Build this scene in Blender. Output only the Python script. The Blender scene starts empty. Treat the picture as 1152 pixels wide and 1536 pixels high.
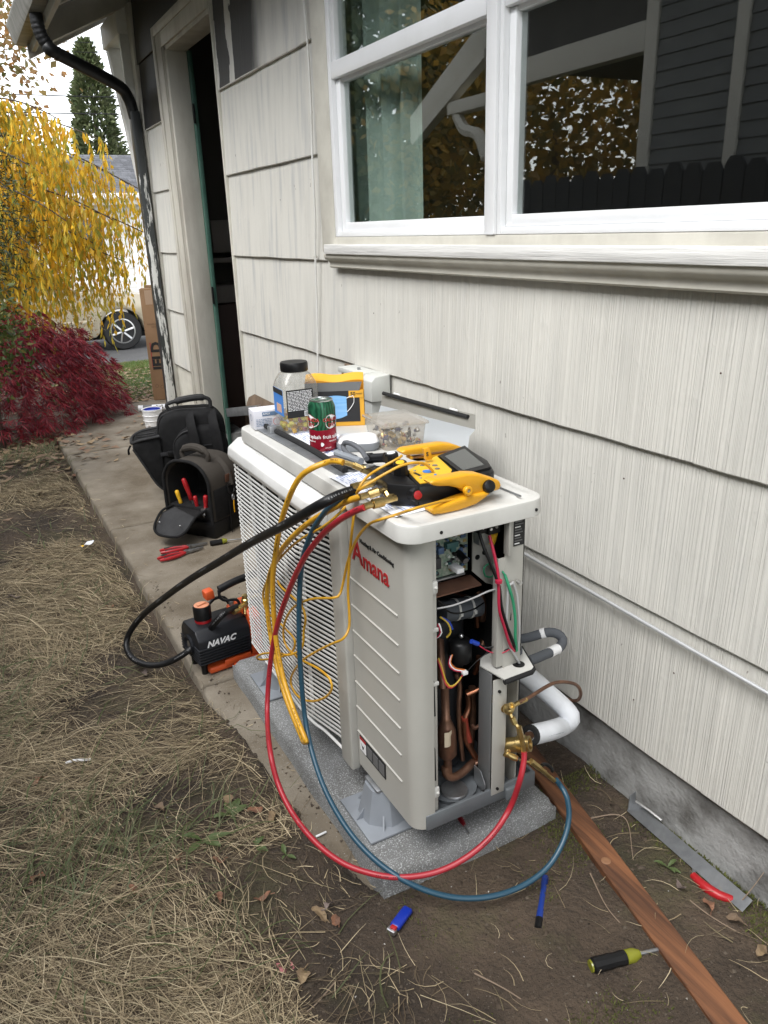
import bpy, bmesh, math, random
import numpy as np
from mathutils import Vector, Matrix, Quaternion, noise
rnd = random.Random(7)
C = bpy.context.scene.collection
scene = bpy.context.scene
R = math.radians
PI = math.pi

# ------------------------------------------------------------ camera
cd = bpy.data.cameras.new('camera'); cam = bpy.data.objects.new('camera', cd); C.objects.link(cam)
cd.sensor_fit = 'VERTICAL'; cd.sensor_height = 36.0; cd.sensor_width = 27.0; cd.lens = 27.18
cd.clip_start = 0.02; cd.clip_end = 600
RI = Vector((0.8795309, -0.4747879, -0.0316521)); RJ = Vector((-0.1901335, -0.2896812, -0.9380480)); RK = Vector((0.4362048, 0.8310603, -0.3450567))
cam.matrix_world = Matrix(((RI.x, -RJ.x, -RK.x, 0), (RI.y, -RJ.y, -RK.y, 0), (RI.z, -RJ.z, -RK.z, 1.42), (0, 0, 0, 1)))
scene.camera = cam

# ------------------------------------------------------------ overcast sky, soft sun, exposure
SUN_EL, SUN_AZ = 54.0, 248.0      # azimuth measured clockwise from +Y
w = bpy.data.worlds.new('World'); scene.world = w; w.use_nodes = True
nt = w.node_tree; nt.nodes.clear()
sky = nt.nodes.new('ShaderNodeTexSky'); sky.sky_type = 'NISHITA'; sky.sun_disc = False
sky.sun_elevation = R(SUN_EL); sky.sun_rotation = R(SUN_AZ); sky.dust_density = 0.6; sky.air_density = 1.0; sky.ozone_density = 1.0
hs = nt.nodes.new('ShaderNodeHueSaturation'); hs.inputs['Saturation'].default_value = 0.20; hs.inputs['Value'].default_value = 1.0
bg = nt.nodes.new('ShaderNodeBackground'); bg.inputs['Strength'].default_value = 0.15
wo = nt.nodes.new('ShaderNodeOutputWorld')
nt.links.new(sky.outputs[0], hs.inputs['Color']); nt.links.new(hs.outputs[0], bg.inputs['Color']); nt.links.new(bg.outputs[0], wo.inputs[0])
sl = bpy.data.lights.new('sun', 'SUN'); so = bpy.data.objects.new('sun', sl); C.objects.link(so)
sl.energy = 1.5; sl.angle = R(45); sl.color = (1.0, 0.98, 0.95)
_d = Vector((math.sin(R(SUN_AZ)) * math.cos(R(SUN_EL)), math.cos(R(SUN_AZ)) * math.cos(R(SUN_EL)), math.sin(R(SUN_EL))))
so.rotation_euler = _d.to_track_quat('Z', 'Y').to_euler()
so.location = (0, 0, 8)
vs = scene.view_settings; vs.view_transform = 'Standard'; vs.look = 'None'; vs.gamma = 1.0; vs.use_curve_mapping = False
vs.exposure = 1.72
scene.cycles.max_bounces = 8; scene.cycles.transparent_max_bounces = 16; scene.cycles.use_denoising = True

# ------------------------------------------------------------ materials
def mat(name, col, rough=0.6, metal=0.0, col2=None, nscale=6.0, stretch=(1, 1, 1), lo=0.35, hi=0.65, bump=0.0, bscale=80.0, bstretch=(1, 1, 1), bdist=0.002, spec=0.5,
        speck=None, speck_scale=300.0, speck_t=0.6, island=0.0, rvar=0.0, coat=0.0, wet=None):
    m = bpy.data.materials.new(name); m.use_nodes = True
    t = m.node_tree; N = t.nodes; L = t.links
    b = N['Principled BSDF']
    b.inputs['Roughness'].default_value = rough; b.inputs['Metallic'].default_value = metal
    b.inputs['Specular IOR Level'].default_value = spec; b.inputs['Coat Weight'].default_value = coat
    b.inputs['Base Color'].default_value = (*col, 1)
    tc = N.new('ShaderNodeTexCoord')
    cur = None
    def ns(scale, st, detail=5):
        mp = N.new('ShaderNodeMapping'); mp.inputs['Scale'].default_value = st
        L.new(tc.outputs['Object'], mp.inputs['Vector'])
        n = N.new('ShaderNodeTexNoise'); n.inputs['Scale'].default_value = scale; n.inputs['Detail'].default_value = detail
        n.inputs['Roughness'].default_value = 0.6
        L.new(mp.outputs[0], n.inputs['Vector']); return n
    def ramp(src, a, bb):
        r = N.new('ShaderNodeMapRange'); r.inputs['From Min'].default_value = a; r.inputs['From Max'].default_value = bb
        L.new(src, r.inputs['Value']); return r.outputs[0]
    def mix(f, a, bb, mode='MIX'):
        x = N.new('ShaderNodeMix'); x.data_type = 'RGBA'; x.blend_type = mode
        if isinstance(f, float): x.inputs[0].default_value = f
        else: L.new(f, x.inputs[0])
        for k, v in ((6, a), (7, bb)):
            if isinstance(v, tuple): x.inputs[k].default_value = (*v[:3], 1)
            else: L.new(v, x.inputs[k])
        return x.outputs[2]
    if col2 is not None:
        n = ns(nscale, stretch); cur = mix(ramp(n.outputs[0], lo, hi), col, col2)
        if rvar:
            rr = N.new('ShaderNodeMapRange'); rr.inputs['To Min'].default_value = rough - rvar; rr.inputs['To Max'].default_value = rough + rvar
            L.new(n.outputs[0], rr.inputs['Value']); L.new(rr.outputs[0], b.inputs['Roughness'])
    if speck is not None:
        n = ns(speck_scale, (1, 1, 1), 2)
        cur = mix(ramp(n.outputs[0], speck_t, speck_t + 0.06), cur if cur is not None else col, speck)
    if island:
        g = N.new('ShaderNodeNewGeometry')
        hsv = N.new('ShaderNodeHueSaturation')
        v = N.new('ShaderNodeMapRange'); v.inputs['To Min'].default_value = 1 - island; v.inputs['To Max'].default_value = 1 + island
        L.new(g.outputs['Random Per Island'], v.inputs['Value']); L.new(v.outputs[0], hsv.inputs['Value'])
        if cur is None: hsv.inputs['Color'].default_value = (*col, 1)
        else: L.new(cur, hsv.inputs['Color'])
        cur = hsv.outputs[0]
    if cur is not None: L.new(cur, b.inputs['Base Color'])
    if bump:
        n = ns(bscale, bstretch, 4)
        bp = N.new('ShaderNodeBump'); bp.inputs['Strength'].default_value = bump; bp.inputs['Distance'].default_value = bdist
        L.new(n.outputs[0], bp.inputs['Height']); L.new(bp.outputs[0], b.inputs['Normal'])
    m['mixfn'] = 0
    return m

def leaf_mat(name, ramp_cols, rough=0.55, transl=0.35):
    """foliage: colour picked per leaf from a ramp, light passing through the blade"""
    m = bpy.data.materials.new(name); m.use_nodes = True
    t = m.node_tree; N = t.nodes; L = t.links; b = N['Principled BSDF']
    g = N.new('ShaderNodeNewGeometry'); r = N.new('ShaderNodeValToRGB')
    e = r.color_ramp.elements
    while len(e) < len(ramp_cols): e.new(0.5)
    for i, c in enumerate(ramp_cols): e[i].position = i / max(1, len(ramp_cols) - 1); e[i].color = (*c, 1)
    L.new(g.outputs['Random Per Island'], r.inputs[0]); L.new(r.outputs[0], b.inputs['Base Color'])
    b.inputs['Roughness'].default_value = rough; b.inputs['Specular IOR Level'].default_value = 0.3
    if transl:
        tr = N.new('ShaderNodeBsdfTranslucent'); L.new(r.outputs[0], tr.inputs[0])
        mx = N.new('ShaderNodeMixShader'); mx.inputs[0].default_value = transl
        L.new(b.outputs[0], mx.inputs[1]); L.new(tr.outputs[0], mx.inputs[2]); L.new(mx.outputs[0], N['Material Output'].inputs[0])
    return m

def glass_mat(name, tint=(1, 1, 1), ior=1.5, rough=0.0, body=0.0, bodycol=(0.8, 0.8, 0.8)):
    """thin sheet: see-through with Fresnel reflection, optional milky body"""
    m = bpy.data.materials.new(name); m.use_nodes = True
    t = m.node_tree; N = t.nodes; L = t.links; N.remove(N['Principled BSDF'])
    f = N.new('ShaderNodeFresnel'); gg = N.new('ShaderNodeNewGeometry'); mr_ = N.new('ShaderNodeMapRange'); mr_.inputs['To Min'].default_value = ior; mr_.inputs['To Max'].default_value = 1 / ior
    L.new(gg.outputs['Backfacing'], mr_.inputs['Value']); L.new(mr_.outputs[0], f.inputs['IOR'])
    tr = N.new('ShaderNodeBsdfTransparent'); tr.inputs[0].default_value = (*tint, 1)
    gl = N.new('ShaderNodeBsdfGlossy'); gl.inputs['Roughness'].default_value = rough
    mx = N.new('ShaderNodeMixShader'); L.new(f.outputs[0], mx.inputs[0])
    base = tr.outputs[0]
    if body:
        df = N.new('ShaderNodeBsdfDiffuse'); df.inputs[0].default_value = (*bodycol, 1)
        m2 = N.new('ShaderNodeMixShader'); m2.inputs[0].default_value = body
        L.new(tr.outputs[0], m2.inputs[1]); L.new(df.outputs[0], m2.inputs[2]); base = m2.outputs[0]
    L.new(base, mx.inputs[1]); L.new(gl.outputs[0], mx.inputs[2]); L.new(mx.outputs[0], N['Material Output'].inputs[0])
    return m

# ------------------------------------------------------------ mesh builder
def frame(d):
    return Vector(d).normalized().to_track_quat('Z', 'Y').to_matrix().to_4x4()

def smooth_path(pts, step=0.012, closed=False):
    """Catmull-Rom through the points, resampled"""
    P = [Vector(p) for p in pts]
    if len(P) < 3: return P
    Q = [P[0] * 2 - P[1]] + P + [P[-1] * 2 - P[-2]]
    out = []
    for i in range(1, len(Q) - 2):
        a, b, c, d = Q[i - 1], Q[i], Q[i + 1], Q[i + 2]
        n = max(2, min(40, int((c - b).length / step)))
        for k in range(n):
            t = k / n
            out.append(0.5 * ((2 * b) + (c - a) * t + (2 * a - 5 * b + 4 * c - d) * t * t + (3 * b - a - 3 * c + d) * t ** 3))
    out.append(P[-1]); return out

class MB:
    def __init__(s): s.bm = bmesh.new()
    def _xf(s, vs, M):
        if M is not None: bmesh.ops.transform(s.bm, matrix=M, verts=vs)
    def box(s, x0, x1, y0, y1, z0, z1, bev=0.0, seg=2, M=None, mi=0):
        r = bmesh.ops.create_cube(s.bm, size=1.0, matrix=Matrix.Translation(((x0 + x1) / 2, (y0 + y1) / 2, (z0 + z1) / 2)) @ Matrix.Diagonal((abs(x1 - x0), abs(y1 - y0), abs(z1 - z0), 1)))
        vs = r['verts']; fs = set(f for v in vs for f in v.link_faces)
        if bev:
            es = list(set(e for v in vs for e in v.link_edges))
            rr = bmesh.ops.bevel(s.bm, geom=es, offset=bev, segments=seg, affect='EDGES', profile=0.5)
            fs = set(f for v in rr['verts'] for f in v.link_faces) | set(f for f in fs if f.is_valid)
        for f in fs: f.material_index = mi
        s._xf(list(set(v for f in fs for v in f.verts)), M); return s
    def tube(s, pts, r, n=10, smooth=True, cap=True, step=0.012, flat=1.0):
        P = smooth_path(pts, step) if smooth else [Vector(p) for p in pts]
        m = len(P)
        rr = r if callable(r) else (lambda t: r)
        up = None; rings = []
        for i, p in enumerate(P):
            d = (P[min(i + 1, m - 1)] - P[max(i - 1, 0)])
            if d.length < 1e-9: d = Vector((0, 0, 1))
            d.normalize()
            if up is None: up = d.orthogonal().normalized()
            up = (up - d * up.dot(d))
            if up.length < 1e-6: up = d.orthogonal()
            up.normalize(); sd = d.cross(up)
            q = rr(i / max(1, m - 1))
            rings.append([s.bm.verts.new(p + up * (q * math.cos(2 * PI * k / n)) + sd * (q * flat * math.sin(2 * PI * k / n))) for k in range(n)])
        for i in range(m - 1):
            for k in range(n):
                s.bm.faces.new((rings[i][k], rings[i][(k + 1) % n], rings[i + 1][(k + 1) % n], rings[i + 1][k]))
        if cap:
            s.bm.faces.new(list(reversed(rings[0]))); s.bm.faces.new(rings[-1])
        return s
    def cyl(s, p0, p1, r0, r1=None, n=16, cap=True):
        r1 = r0 if r1 is None else r1
        return s.tube([p0, p1], lambda t: r0 + (r1 - r0) * t, n, smooth=False, cap=cap)
    def lathe(s, prof, at=(0, 0, 0), axis=(0, 0, 1), n=24, cap=True, M=None):
        F = Matrix.Translation(at) @ frame(axis)
        if M is not None: F = M @ F
        rings = [[s.bm.verts.new(F @ Vector((r * math.cos(2 * PI * k / n), r * math.sin(2 * PI * k / n), z))) for k in range(n)] for r, z in prof]
        for a, b in zip(rings, rings[1:]):
            for k in range(n): s.bm.faces.new((a[k], a[(k + 1) % n], b[(k + 1) % n], b[k]))
        if cap:
            s.bm.faces.new(list(reversed(rings[0]))); s.bm.faces.new(rings[-1])
        return s
    def prism(s, poly, h0, h1, axis='x', M=None, bev=0.0):
        """poly in the plane normal to axis: x -> (y,z), y -> (x,z), z -> (x,y)"""
        def P(a, b, h): return {'x': (h, a, b), 'y': (a, h, b), 'z': (a, b, h)}[axis]
        A = [s.bm.verts.new(P(a, b, h0)) for a, b in poly]; B = [s.bm.verts.new(P(a, b, h1)) for a, b in poly]
        n = len(poly)
        fs = [s.bm.faces.new(A), s.bm.faces.new(list(reversed(B)))]
        for i in range(n): fs.append(s.bm.faces.new((A[i], B[i], B[(i + 1) % n], A[(i + 1) % n])))
        vs = A + B
        bmesh.ops.recalc_face_normals(s.bm, faces=fs)
        if bev:
            es = list(set(e for v in vs for e in v.link_edges))
            rr = bmesh.ops.bevel(s.bm, geom=es, offset=bev, segments=2, affect='EDGES', profile=0.5)
            vs = list(set(rr['verts']) | set(v for v in vs if v.is_valid))
        s._xf(vs, M); return s
    def quad(s, a, b, c, d):
        s.bm.faces.new([s.bm.verts.new(p) for p in (a, b, c, d)]); return s
    def sheet(s, f, nu, nv):
        """grid surface f(u,v) with u,v in 0..1"""
        g = [[s.bm.verts.new(f(i / nu, j / nv)) for j in range(nv + 1)] for i in range(nu + 1)]
        for i in range(nu):
            for j in range(nv): s.bm.faces.new((g[i][j], g[i + 1][j], g[i + 1][j + 1], g[i][j + 1]))
        return s
    def solid(s, th):
        r = bmesh.ops.solidify(s.bm, geom=s.bm.faces[:], thickness=th); return s
    def ball(s, c, r, n=12, sc=(1, 1, 1), M=None):
        MM = Matrix.Translation(c) @ Matrix.Diagonal((*sc, 1))
        if M is not None: MM = M @ MM
        bmesh.ops.create_uvsphere(s.bm, u_segments=n, v_segments=max(6, n // 2 + 2), radius=r, matrix=MM); return s
    def xf(s, M): bmesh.ops.transform(s.bm, matrix=M, verts=s.bm.verts[:]); return s
    def build(s, name, m, parent=None, world=True, angle=35, flip=True):
        if flip: bmesh.ops.recalc_face_normals(s.bm, faces=s.bm.faces[:])
        me = bpy.data.meshes.new(name); s.bm.to_mesh(me); s.bm.free()
        return link(name, me, m, parent, world, angle)

def link(name, me, m, parent=None, world=True, angle=35):
    for q in (m if isinstance(m, (list, tuple)) else [m]): me.materials.append(q)
    if angle:
        me.polygons.foreach_set('use_smooth', [True] * len(me.polygons)); me.set_sharp_from_angle(angle=R(angle))
    o = bpy.data.objects.new(name, me); C.objects.link(o)
    if parent is not None:
        o.parent = parent
        if world:
            q = parent; off = Vector((0, 0, 0))
            while q is not None: off += q.location; q = q.parent
            o.location = -off
    return o

def thing(name, label, cat, loc=(0, 0, 0), rz=0.0, group=None):
    o = bpy.data.objects.new(name, None); C.objects.link(o); o.location = loc; o.rotation_euler = (0, 0, rz); o.empty_display_size = 0.05
    o['label'] = label; o['category'] = cat
    if group: o['group'] = group
    return o
def tag(o, label, cat, group=None):
    o['label'] = label; o['category'] = cat
    if group: o['group'] = group
    return o
def kind(o, k): o['kind'] = k; return o
def share(o, parent=None, **k):
    c = o.copy(); C.objects.link(c)
    if parent is not None: c.parent = parent
    return c
def text_mesh(s, size, ext=0.0004, off=0.0, shear=0.0, align='CENTER', sx=1.0):
    cu = bpy.data.curves.new('lettering', 'FONT'); cu.body = s; cu.size = size; cu.extrude = ext; cu.offset = off; cu.shear = shear; cu.align_x = align; cu.align_y = 'CENTER'; cu.resolution_u = 2
    o = bpy.data.objects.new('lettering', cu); C.objects.link(o)
    me = bpy.data.meshes.new_from_object(o.evaluated_get(bpy.context.evaluated_depsgraph_get()))
    C.objects.unlink(o); bpy.data.objects.remove(o); bpy.data.curves.remove(cu); return me
def lettering(s, size, m, parent, at, right, up, world=True, name='lettering', **k):
    me = text_mesh(s, size, **k)
    r = Vector(right).normalized(); u = Vector(up); u = (u - r * u.dot(r)).normalized(); n = r.cross(u)
    me.transform(Matrix((( r.x, u.x, n.x, at[0]), (r.y, u.y, n.y, at[1]), (r.z, u.z, n.z, at[2]), (0, 0, 0, 1))))
    me.materials.clear()
    return link(name, me, m, parent, world, 0)
def from_arrays(name, V, F, m, parent=None):
    """V: (n,3) float array, F: (k,4) or (k,3) int array"""
    me = bpy.data.meshes.new(name); n, k, c = len(V), len(F), F.shape[1]
    me.vertices.add(n); me.vertices.foreach_set('co', np.asarray(V, dtype=np.float32).ravel())
    me.loops.add(k * c); me.loops.foreach_set('vertex_index', np.asarray(F, dtype=np.int32).ravel())
    me.polygons.add(k); me.polygons.foreach_set('loop_start', np.arange(k, dtype=np.int32) * c)
    try: me.polygons.foreach_set('loop_total', np.full(k, c, dtype=np.int32))
    except Exception: pass
    me.update(calc_edges=True); me.validate()
    return link(name, me, m, parent, True, 0)

# ------------------------------------------------------------ shared materials
M = {}
M['cream'] = mat('cream_trim_paint', (0.60, 0.58, 0.51), 0.55, col2=(0.50, 0.48, 0.42), nscale=9, bump=0.25, bscale=120, bdist=0.001)
M['trim_old'] = mat('old_door_trim_paint', (0.50, 0.48, 0.42), 0.6, col2=(0.30, 0.27, 0.23), nscale=7, stretch=(1, 1, .25), lo=.45, hi=.8, bump=0.4, bscale=60, bdist=0.002)
M['sill_raw'] = mat('weathered_sill_paint', (0.72, 0.715, 0.69), 0.6, col2=(0.46, 0.455, 0.44), nscale=14, stretch=(1, .15, 2.2), lo=.48, hi=.8, bump=0.7, bscale=60, bstretch=(1, .1, 2.5), bdist=0.003)
M['vinyl'] = mat('white_vinyl', (0.80, 0.81, 0.82), 0.35, col2=(0.70, 0.71, 0.71), nscale=5, lo=.5, hi=.9)
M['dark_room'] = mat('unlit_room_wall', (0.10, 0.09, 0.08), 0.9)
M['glass'] = glass_mat('window_glass', (0.90, 0.93, 0.92), 1.92, .008)
M['green_paint'] = mat('green_door_paint', (0.035, 0.10, 0.075), 0.55, col2=(0.06, 0.13, 0.10), nscale=12, bump=.2)
M['curtain'] = mat('sage_curtain_cloth', (0.44, 0.53, 0.47), 0.85, col2=(0.37, 0.45, 0.40), nscale=4)
M['black_paint'] = mat('black_gutter_paint', (0.010, 0.0105, 0.011), 0.42, spec=.35, col2=(0.02, 0.02, 0.021), nscale=10)
M['gutter_grey'] = mat('weathered_gutter', (0.25, 0.24, 0.215), 0.5, col2=(0.13, 0.125, 0.11), nscale=6, stretch=(1, 3, 1), bump=.2)
M['eave'] = mat('eave_paint', (0.42, 0.40, 0.35), 0.65, col2=(0.33, 0.31, 0.27), nscale=5)
M['eave_dark'] = mat('dark_eave_boards', (0.06, 0.057, 0.052), 0.7, col2=(0.09, 0.085, 0.075), nscale=5)
M['white_wood'] = mat('white_painted_wood', (0.70, 0.70, 0.68), 0.55, col2=(0.58, 0.57, 0.53), nscale=6)
M['shingle'] = mat('grey_roof_shingle', (0.115, 0.118, 0.13), 0.85, col2=(0.07, 0.072, 0.08), nscale=25, island=.25)
M['foundation'] = mat('painted_concrete_foundation', (0.33, 0.33, 0.32), 0.85, col2=(0.085, 0.08, 0.072), nscale=7, lo=.44, hi=.70, bump=.8, bscale=45, bdist=.006)
M['concrete'] = mat('worn_walk_concrete', (0.24, 0.208, 0.162), 0.9, col2=(0.115, 0.090, 0.060), nscale=3.0, lo=.34, hi=.64, bump=.7, bscale=160, bdist=.004, speck=(.27, .25, .22), speck_scale=190, speck_t=.64)
M['pad'] = mat('speckled_pad_concrete', (0.235, 0.24, 0.24), 0.9, col2=(0.16, 0.16, 0.155), nscale=9, bump=1.0, bscale=260, bdist=.004, speck=(.46, .47, .47), speck_scale=330, speck_t=.56)
M['unit'] = mat('beige_grey_unit_paint', (0.415, 0.405, 0.368), 0.38, col2=(0.385, 0.375, 0.34), nscale=4, bump=.06, bscale=500, bdist=.0005)
M['unit_white'] = mat('white_grille_plastic', (0.72, 0.72, 0.70), 0.4, col2=(0.62, 0.62, 0.60), nscale=8)
M['unit_lid'] = mat('pale_lid_paint', (0.56, 0.555, 0.525), 0.35, col2=(0.48, 0.475, 0.445), nscale=9, bump=.08, bscale=300, bdist=.0005)
M['galv'] = mat('galvanised_sheet', (0.42, 0.43, 0.44), 0.38, 0.75, col2=(0.30, 0.31, 0.32), nscale=22)
M['tray'] = mat('grey_base_tray', (0.155, 0.17, 0.18), 0.42, 0.2, col2=(0.12, 0.13, 0.14), nscale=12)
M['plastic_grey'] = mat('grey_riser_plastic', (0.235, 0.255, 0.28), 0.5, col2=(0.2, 0.215, 0.235), nscale=10)
M['black'] = mat('black_plastic', (0.006, 0.006, 0.0065), 0.42, spec=.35)
M['black_matte'] = mat('black_foam', (0.010, 0.010, 0.010), 0.9)
M['rubber'] = mat('black_hose_rubber', (0.007, 0.007, 0.0075), 0.42, spec=.35, bump=.15, bscale=300, bdist=.0006)
M['copper'] = mat('aged_copper', (0.36, 0.15, 0.08), 0.35, 0.9, col2=(0.13, 0.06, 0.04), nscale=18, lo=.35, hi=.7)
M['copper_dark'] = mat('brown_copper', (0.17, 0.092, 0.062), 0.40, 0.7, col2=(0.32, 0.17, 0.10), nscale=22, lo=.45, hi=.75)
M['brass'] = mat('brass', (0.66, 0.50, 0.22), 0.30, 0.95, col2=(0.48, 0.34, 0.13), nscale=40)
M['steel'] = mat('bright_steel', (0.62, 0.62, 0.62), 0.28, 0.95)
M['steel_dull'] = mat('dull_steel', (0.40, 0.41, 0.42), 0.4, 0.85, col2=(0.26, 0.26, 0.26), nscale=20)
M['yellow_hose'] = mat('yellow_hose_rubber', (0.62, 0.335, 0.022), 0.38, col2=(0.52, 0.27, 0.02), nscale=25)
M['yellow'] = mat('amber_plastic', (0.68, 0.33, 0.012), 0.36)
M['yellow_flat'] = mat('yellow_label', (0.74, 0.42, 0.02), 0.5)
M['red_hose'] = mat('red_hose_rubber', (0.34, 0.018, 0.028), 0.40)
M['blue_hose'] = mat('teal_blue_hose_rubber', (0.018, 0.062, 0.098), 0.36)
M['red'] = mat('red_plastic', (0.36, 0.012, 0.016), 0.38)
M['blue'] = mat('blue_plastic', (0.008, 0.028, 0.30), 0.3)
M['orange'] = mat('orange_plastic', (0.58, 0.085, 0.018), 0.42)
M['charcoal'] = mat('charcoal_casting', (0.010, 0.011, 0.014), 0.42, spec=.4)
M['white'] = mat('white_plastic', (0.78, 0.78, 0.78), 0.45)
M['paper'] = mat('paper', (0.74, 0.76, 0.80), 0.8)
M['ink'] = mat('black_ink', (0.015, 0.015, 0.015), 0.7)
M['ink_white'] = mat('white_ink', (0.82, 0.82, 0.82), 0.6)
M['ink_red'] = mat('red_ink', (0.36, 0.014, 0.018), 0.6)
M['ink_blue'] = mat('blue_ink', (0.05, 0.20, 0.55), 0.6)
M['nylon'] = mat('black_nylon_cloth', (0.006, 0.006, 0.0065), 0.85, spec=.25, col2=(0.011, 0.011, 0.0115), nscale=30, bump=.5, bscale=500, bdist=.001)
M['nylon_grey'] = mat('taupe_grey_nylon', (0.045, 0.039, 0.033), 0.8, spec=.25, bump=.5, bscale=500, bdist=.001)
M['vinyl_grey'] = mat('dark_grey_vinyl', (0.020, 0.020, 0.021), 0.65, spec=.3, col2=(0.03, 0.03, 0.031), nscale=20, bump=.3, bscale=200)
M['cardboard'] = mat('brown_cardboard', (0.29, 0.175, 0.095), 0.85, col2=(0.25, 0.15, 0.08), nscale=6)
M['red_wood'] = mat('reddish_board_wood', (0.21, 0.086, 0.036), 0.6, col2=(0.066, 0.028, 0.014), nscale=26, stretch=(1.9, .10, 1), lo=.38, hi=.66, bump=.5, bscale=60, bstretch=(2, .1, 1), bdist=.002)
M['brown_wood'] = mat('old_brown_wood', (0.20, 0.14, 0.095), 0.8, col2=(0.11, 0.075, 0.05), nscale=14, stretch=(1, 1, .2), bump=.4, bscale=60)
M['bark'] = mat('tree_bark', (0.085, 0.062, 0.045), 0.9, col2=(0.045, 0.034, 0.026), nscale=14, stretch=(1, 1, .3), bump=.9, bscale=40, bdist=.01)
M['twig'] = mat('twig_bark', (0.12, 0.065, 0.04), 0.8)
M['pcb'] = mat('green_circuit_board', (0.13, 0.20, 0.145), 0.5, col2=(0.32, 0.34, 0.28), nscale=120)
M['foam_grey'] = mat('grey_pipe_foam', (0.075, 0.082, 0.092), 0.8, bump=.3, bscale=300)
M['foam_white'] = mat('white_pipe_foam', (0.74, 0.76, 0.79), 0.6, col2=(0.64, 0.66, 0.69), nscale=12, bump=.25, bscale=140)

# ------------------------------------------------------------ ground, path, street
PB = [(-9, 0.40), (0.2, 1.02), (1.00, 0.66), (1.15, 0.60), (1.25, 0.555), (1.45, 0.525), (1.75, 0.50), (2.0, 0.487), (2.25, 0.462), (9, 0.462)]
def lawn_z(y): return float(np.interp(y, [8.2, 9.6, 13.2], [-.07, -.10, -.50]))
def mound_edge(y): return float(np.interp(y, [p[0] for p in PB], [p[1] for p in PB]))
def ground_z(x, y):
    n = noise.fractal(Vector((x * 5, y * 5, 0)), 0.9, 2.1, 4) * 0.010 + noise.noise(Vector((x * 1.3, y * 1.3, 3))) * 0.012
    e = mound_edge(y) + 0.03 * noise.noise(Vector((x * 4, y * 7, 9)))
    t = (x - e) / 0.05                                 # <0 yard side, >1 under the walk
    t = max(0.0, min(1.0, t)); t = t * t * (3 - 2 * t)
    k = max(0.0, min(1.0, (y - 1.9) / 0.9))
    yard = -0.028 * k + 0.012 * (1 - k) + n            # level with the walk in front, lower farther along
    if x > e - 0.10 and y > 2.0: yard -= 0.030 * min(1, max(0, 1 - (e - x) / 0.10)) * min(1, (y - 2.0) / .5)
    under = -0.05
    if y < 1.22 or x > 1.02:                           # bare earth in front of and beside the pad
        return yard if y < 1.9 else min(yard, .0)
    return yard * (1 - t) + under * t
def build_ground():
    xs = np.concatenate([np.arange(-2.0, -0.4, .06), np.arange(-0.4, 1.32, 0.018)]); ys = np.concatenate([np.arange(0.2, 3.0, 0.018), np.arange(3.0, 9.4, 0.05)])
    V = np.zeros((len(xs), len(ys), 3)); V[:, :, 0] = xs[:, None]; V[:, :, 1] = ys[None, :]
    for i, x in enumerate(xs):
        for j, y in enumerate(ys): V[i, j, 2] = ground_z(x, y)
    V[0, :, 2] = V[-1, :, 2] = -.16; V[:, 0, 2] = V[:, -1, 2] = -.16
    idx = np.arange(len(xs) * len(ys)).reshape(len(xs), len(ys))
    F = np.stack([idx[:-1, :-1], idx[1:, :-1], idx[1:, 1:], idx[:-1, 1:]], -1).reshape(-1, 4)
    m = mat('bare_earth', (0.085, 0.060, 0.040), 0.95, col2=(0.034, 0.024, 0.016), nscale=3.2, lo=.38, hi=.62, bump=1.0, bscale=70, bdist=.02, speck=(.15, .125, .10), speck_scale=240, speck_t=.66)
    t = m.node_tree; N = t.nodes; L = t.links; b = N['Principled BSDF']
    # moss patches
    src = b.inputs['Base Color'].links[0].from_socket
    tc = N.new('ShaderNodeTexCoord'); n = N.new('ShaderNodeTexNoise'); n.inputs['Scale'].default_value = 3.4; n.inputs['Detail'].default_value = 6; n.inputs['Roughness'].default_value = .7
    mp = N.new('ShaderNodeMapping'); mp.inputs['Location'].default_value = (3.1, 1.7, 0); L.new(tc.outputs['Object'], mp.inputs[0]); L.new(mp.outputs[0], n.inputs['Vector'])
    r = N.new('ShaderNodeMapRange'); r.inputs['From Min'].default_value = .52; r.inputs['From Max'].default_value = .70; r.inputs['To Max'].default_value = .40; L.new(n.outputs[0], r.inputs['Value'])
    x = N.new('ShaderNodeMix'); x.data_type = 'RGBA'; L.new(r.outputs[0], x.inputs[0]); L.new(src, x.inputs[6]); x.inputs[7].default_value = (.075, .085, .024, 1)
    L.new(x.outputs[2], b.inputs['Base Color'])
    o = from_arrays('ground', V.reshape(-1, 3), F, m); o.data.polygons.foreach_set('use_smooth', [True] * len(F)); kind(o, 'structure')
    mb = MB(); YS = [-80, 8.2, 9.6, 13.2, 13.4, 300]; ZS = [-.07, -.07, -.10, -.50, -.62, -.62]
    mb.sheet(lambda u, v: (-150 + 350 * u, YS[round(v * 5)], ZS[round(v * 5)]), 1, 5)
    gm = mat('lawn_soil', (.055, .075, .025), .95, col2=(.10, .10, .04), nscale=1.5, bump=1, bscale=30, bdist=.03)
    kind(mb.build('lawn', gm), 'structure')
    asp = mat('street_asphalt', (.085, .085, .085), .9, col2=(.07, .07, .07), nscale=3, speck=(.15, .15, .15), speck_scale=90)
    mb = MB(); mb.box(-60, 80, 13.3, 18.0, -.9, -.56); kind(mb.build('street', asp), 'structure')
    drv = mat('driveway_concrete', (.34, .33, .31), .9, col2=(.28, .27, .25), nscale=2)
    mb = MB(); mb.box(-60, 80, 18.0, 19.4, -.9, -.44, .02); kind(mb.build('pavement', drv), 'structure')
    mb = MB(); mb.box(0, 12, 19.4, 23.2, -.9, -.45); kind(mb.build('driveway', drv), 'structure')
build_ground()

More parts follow.
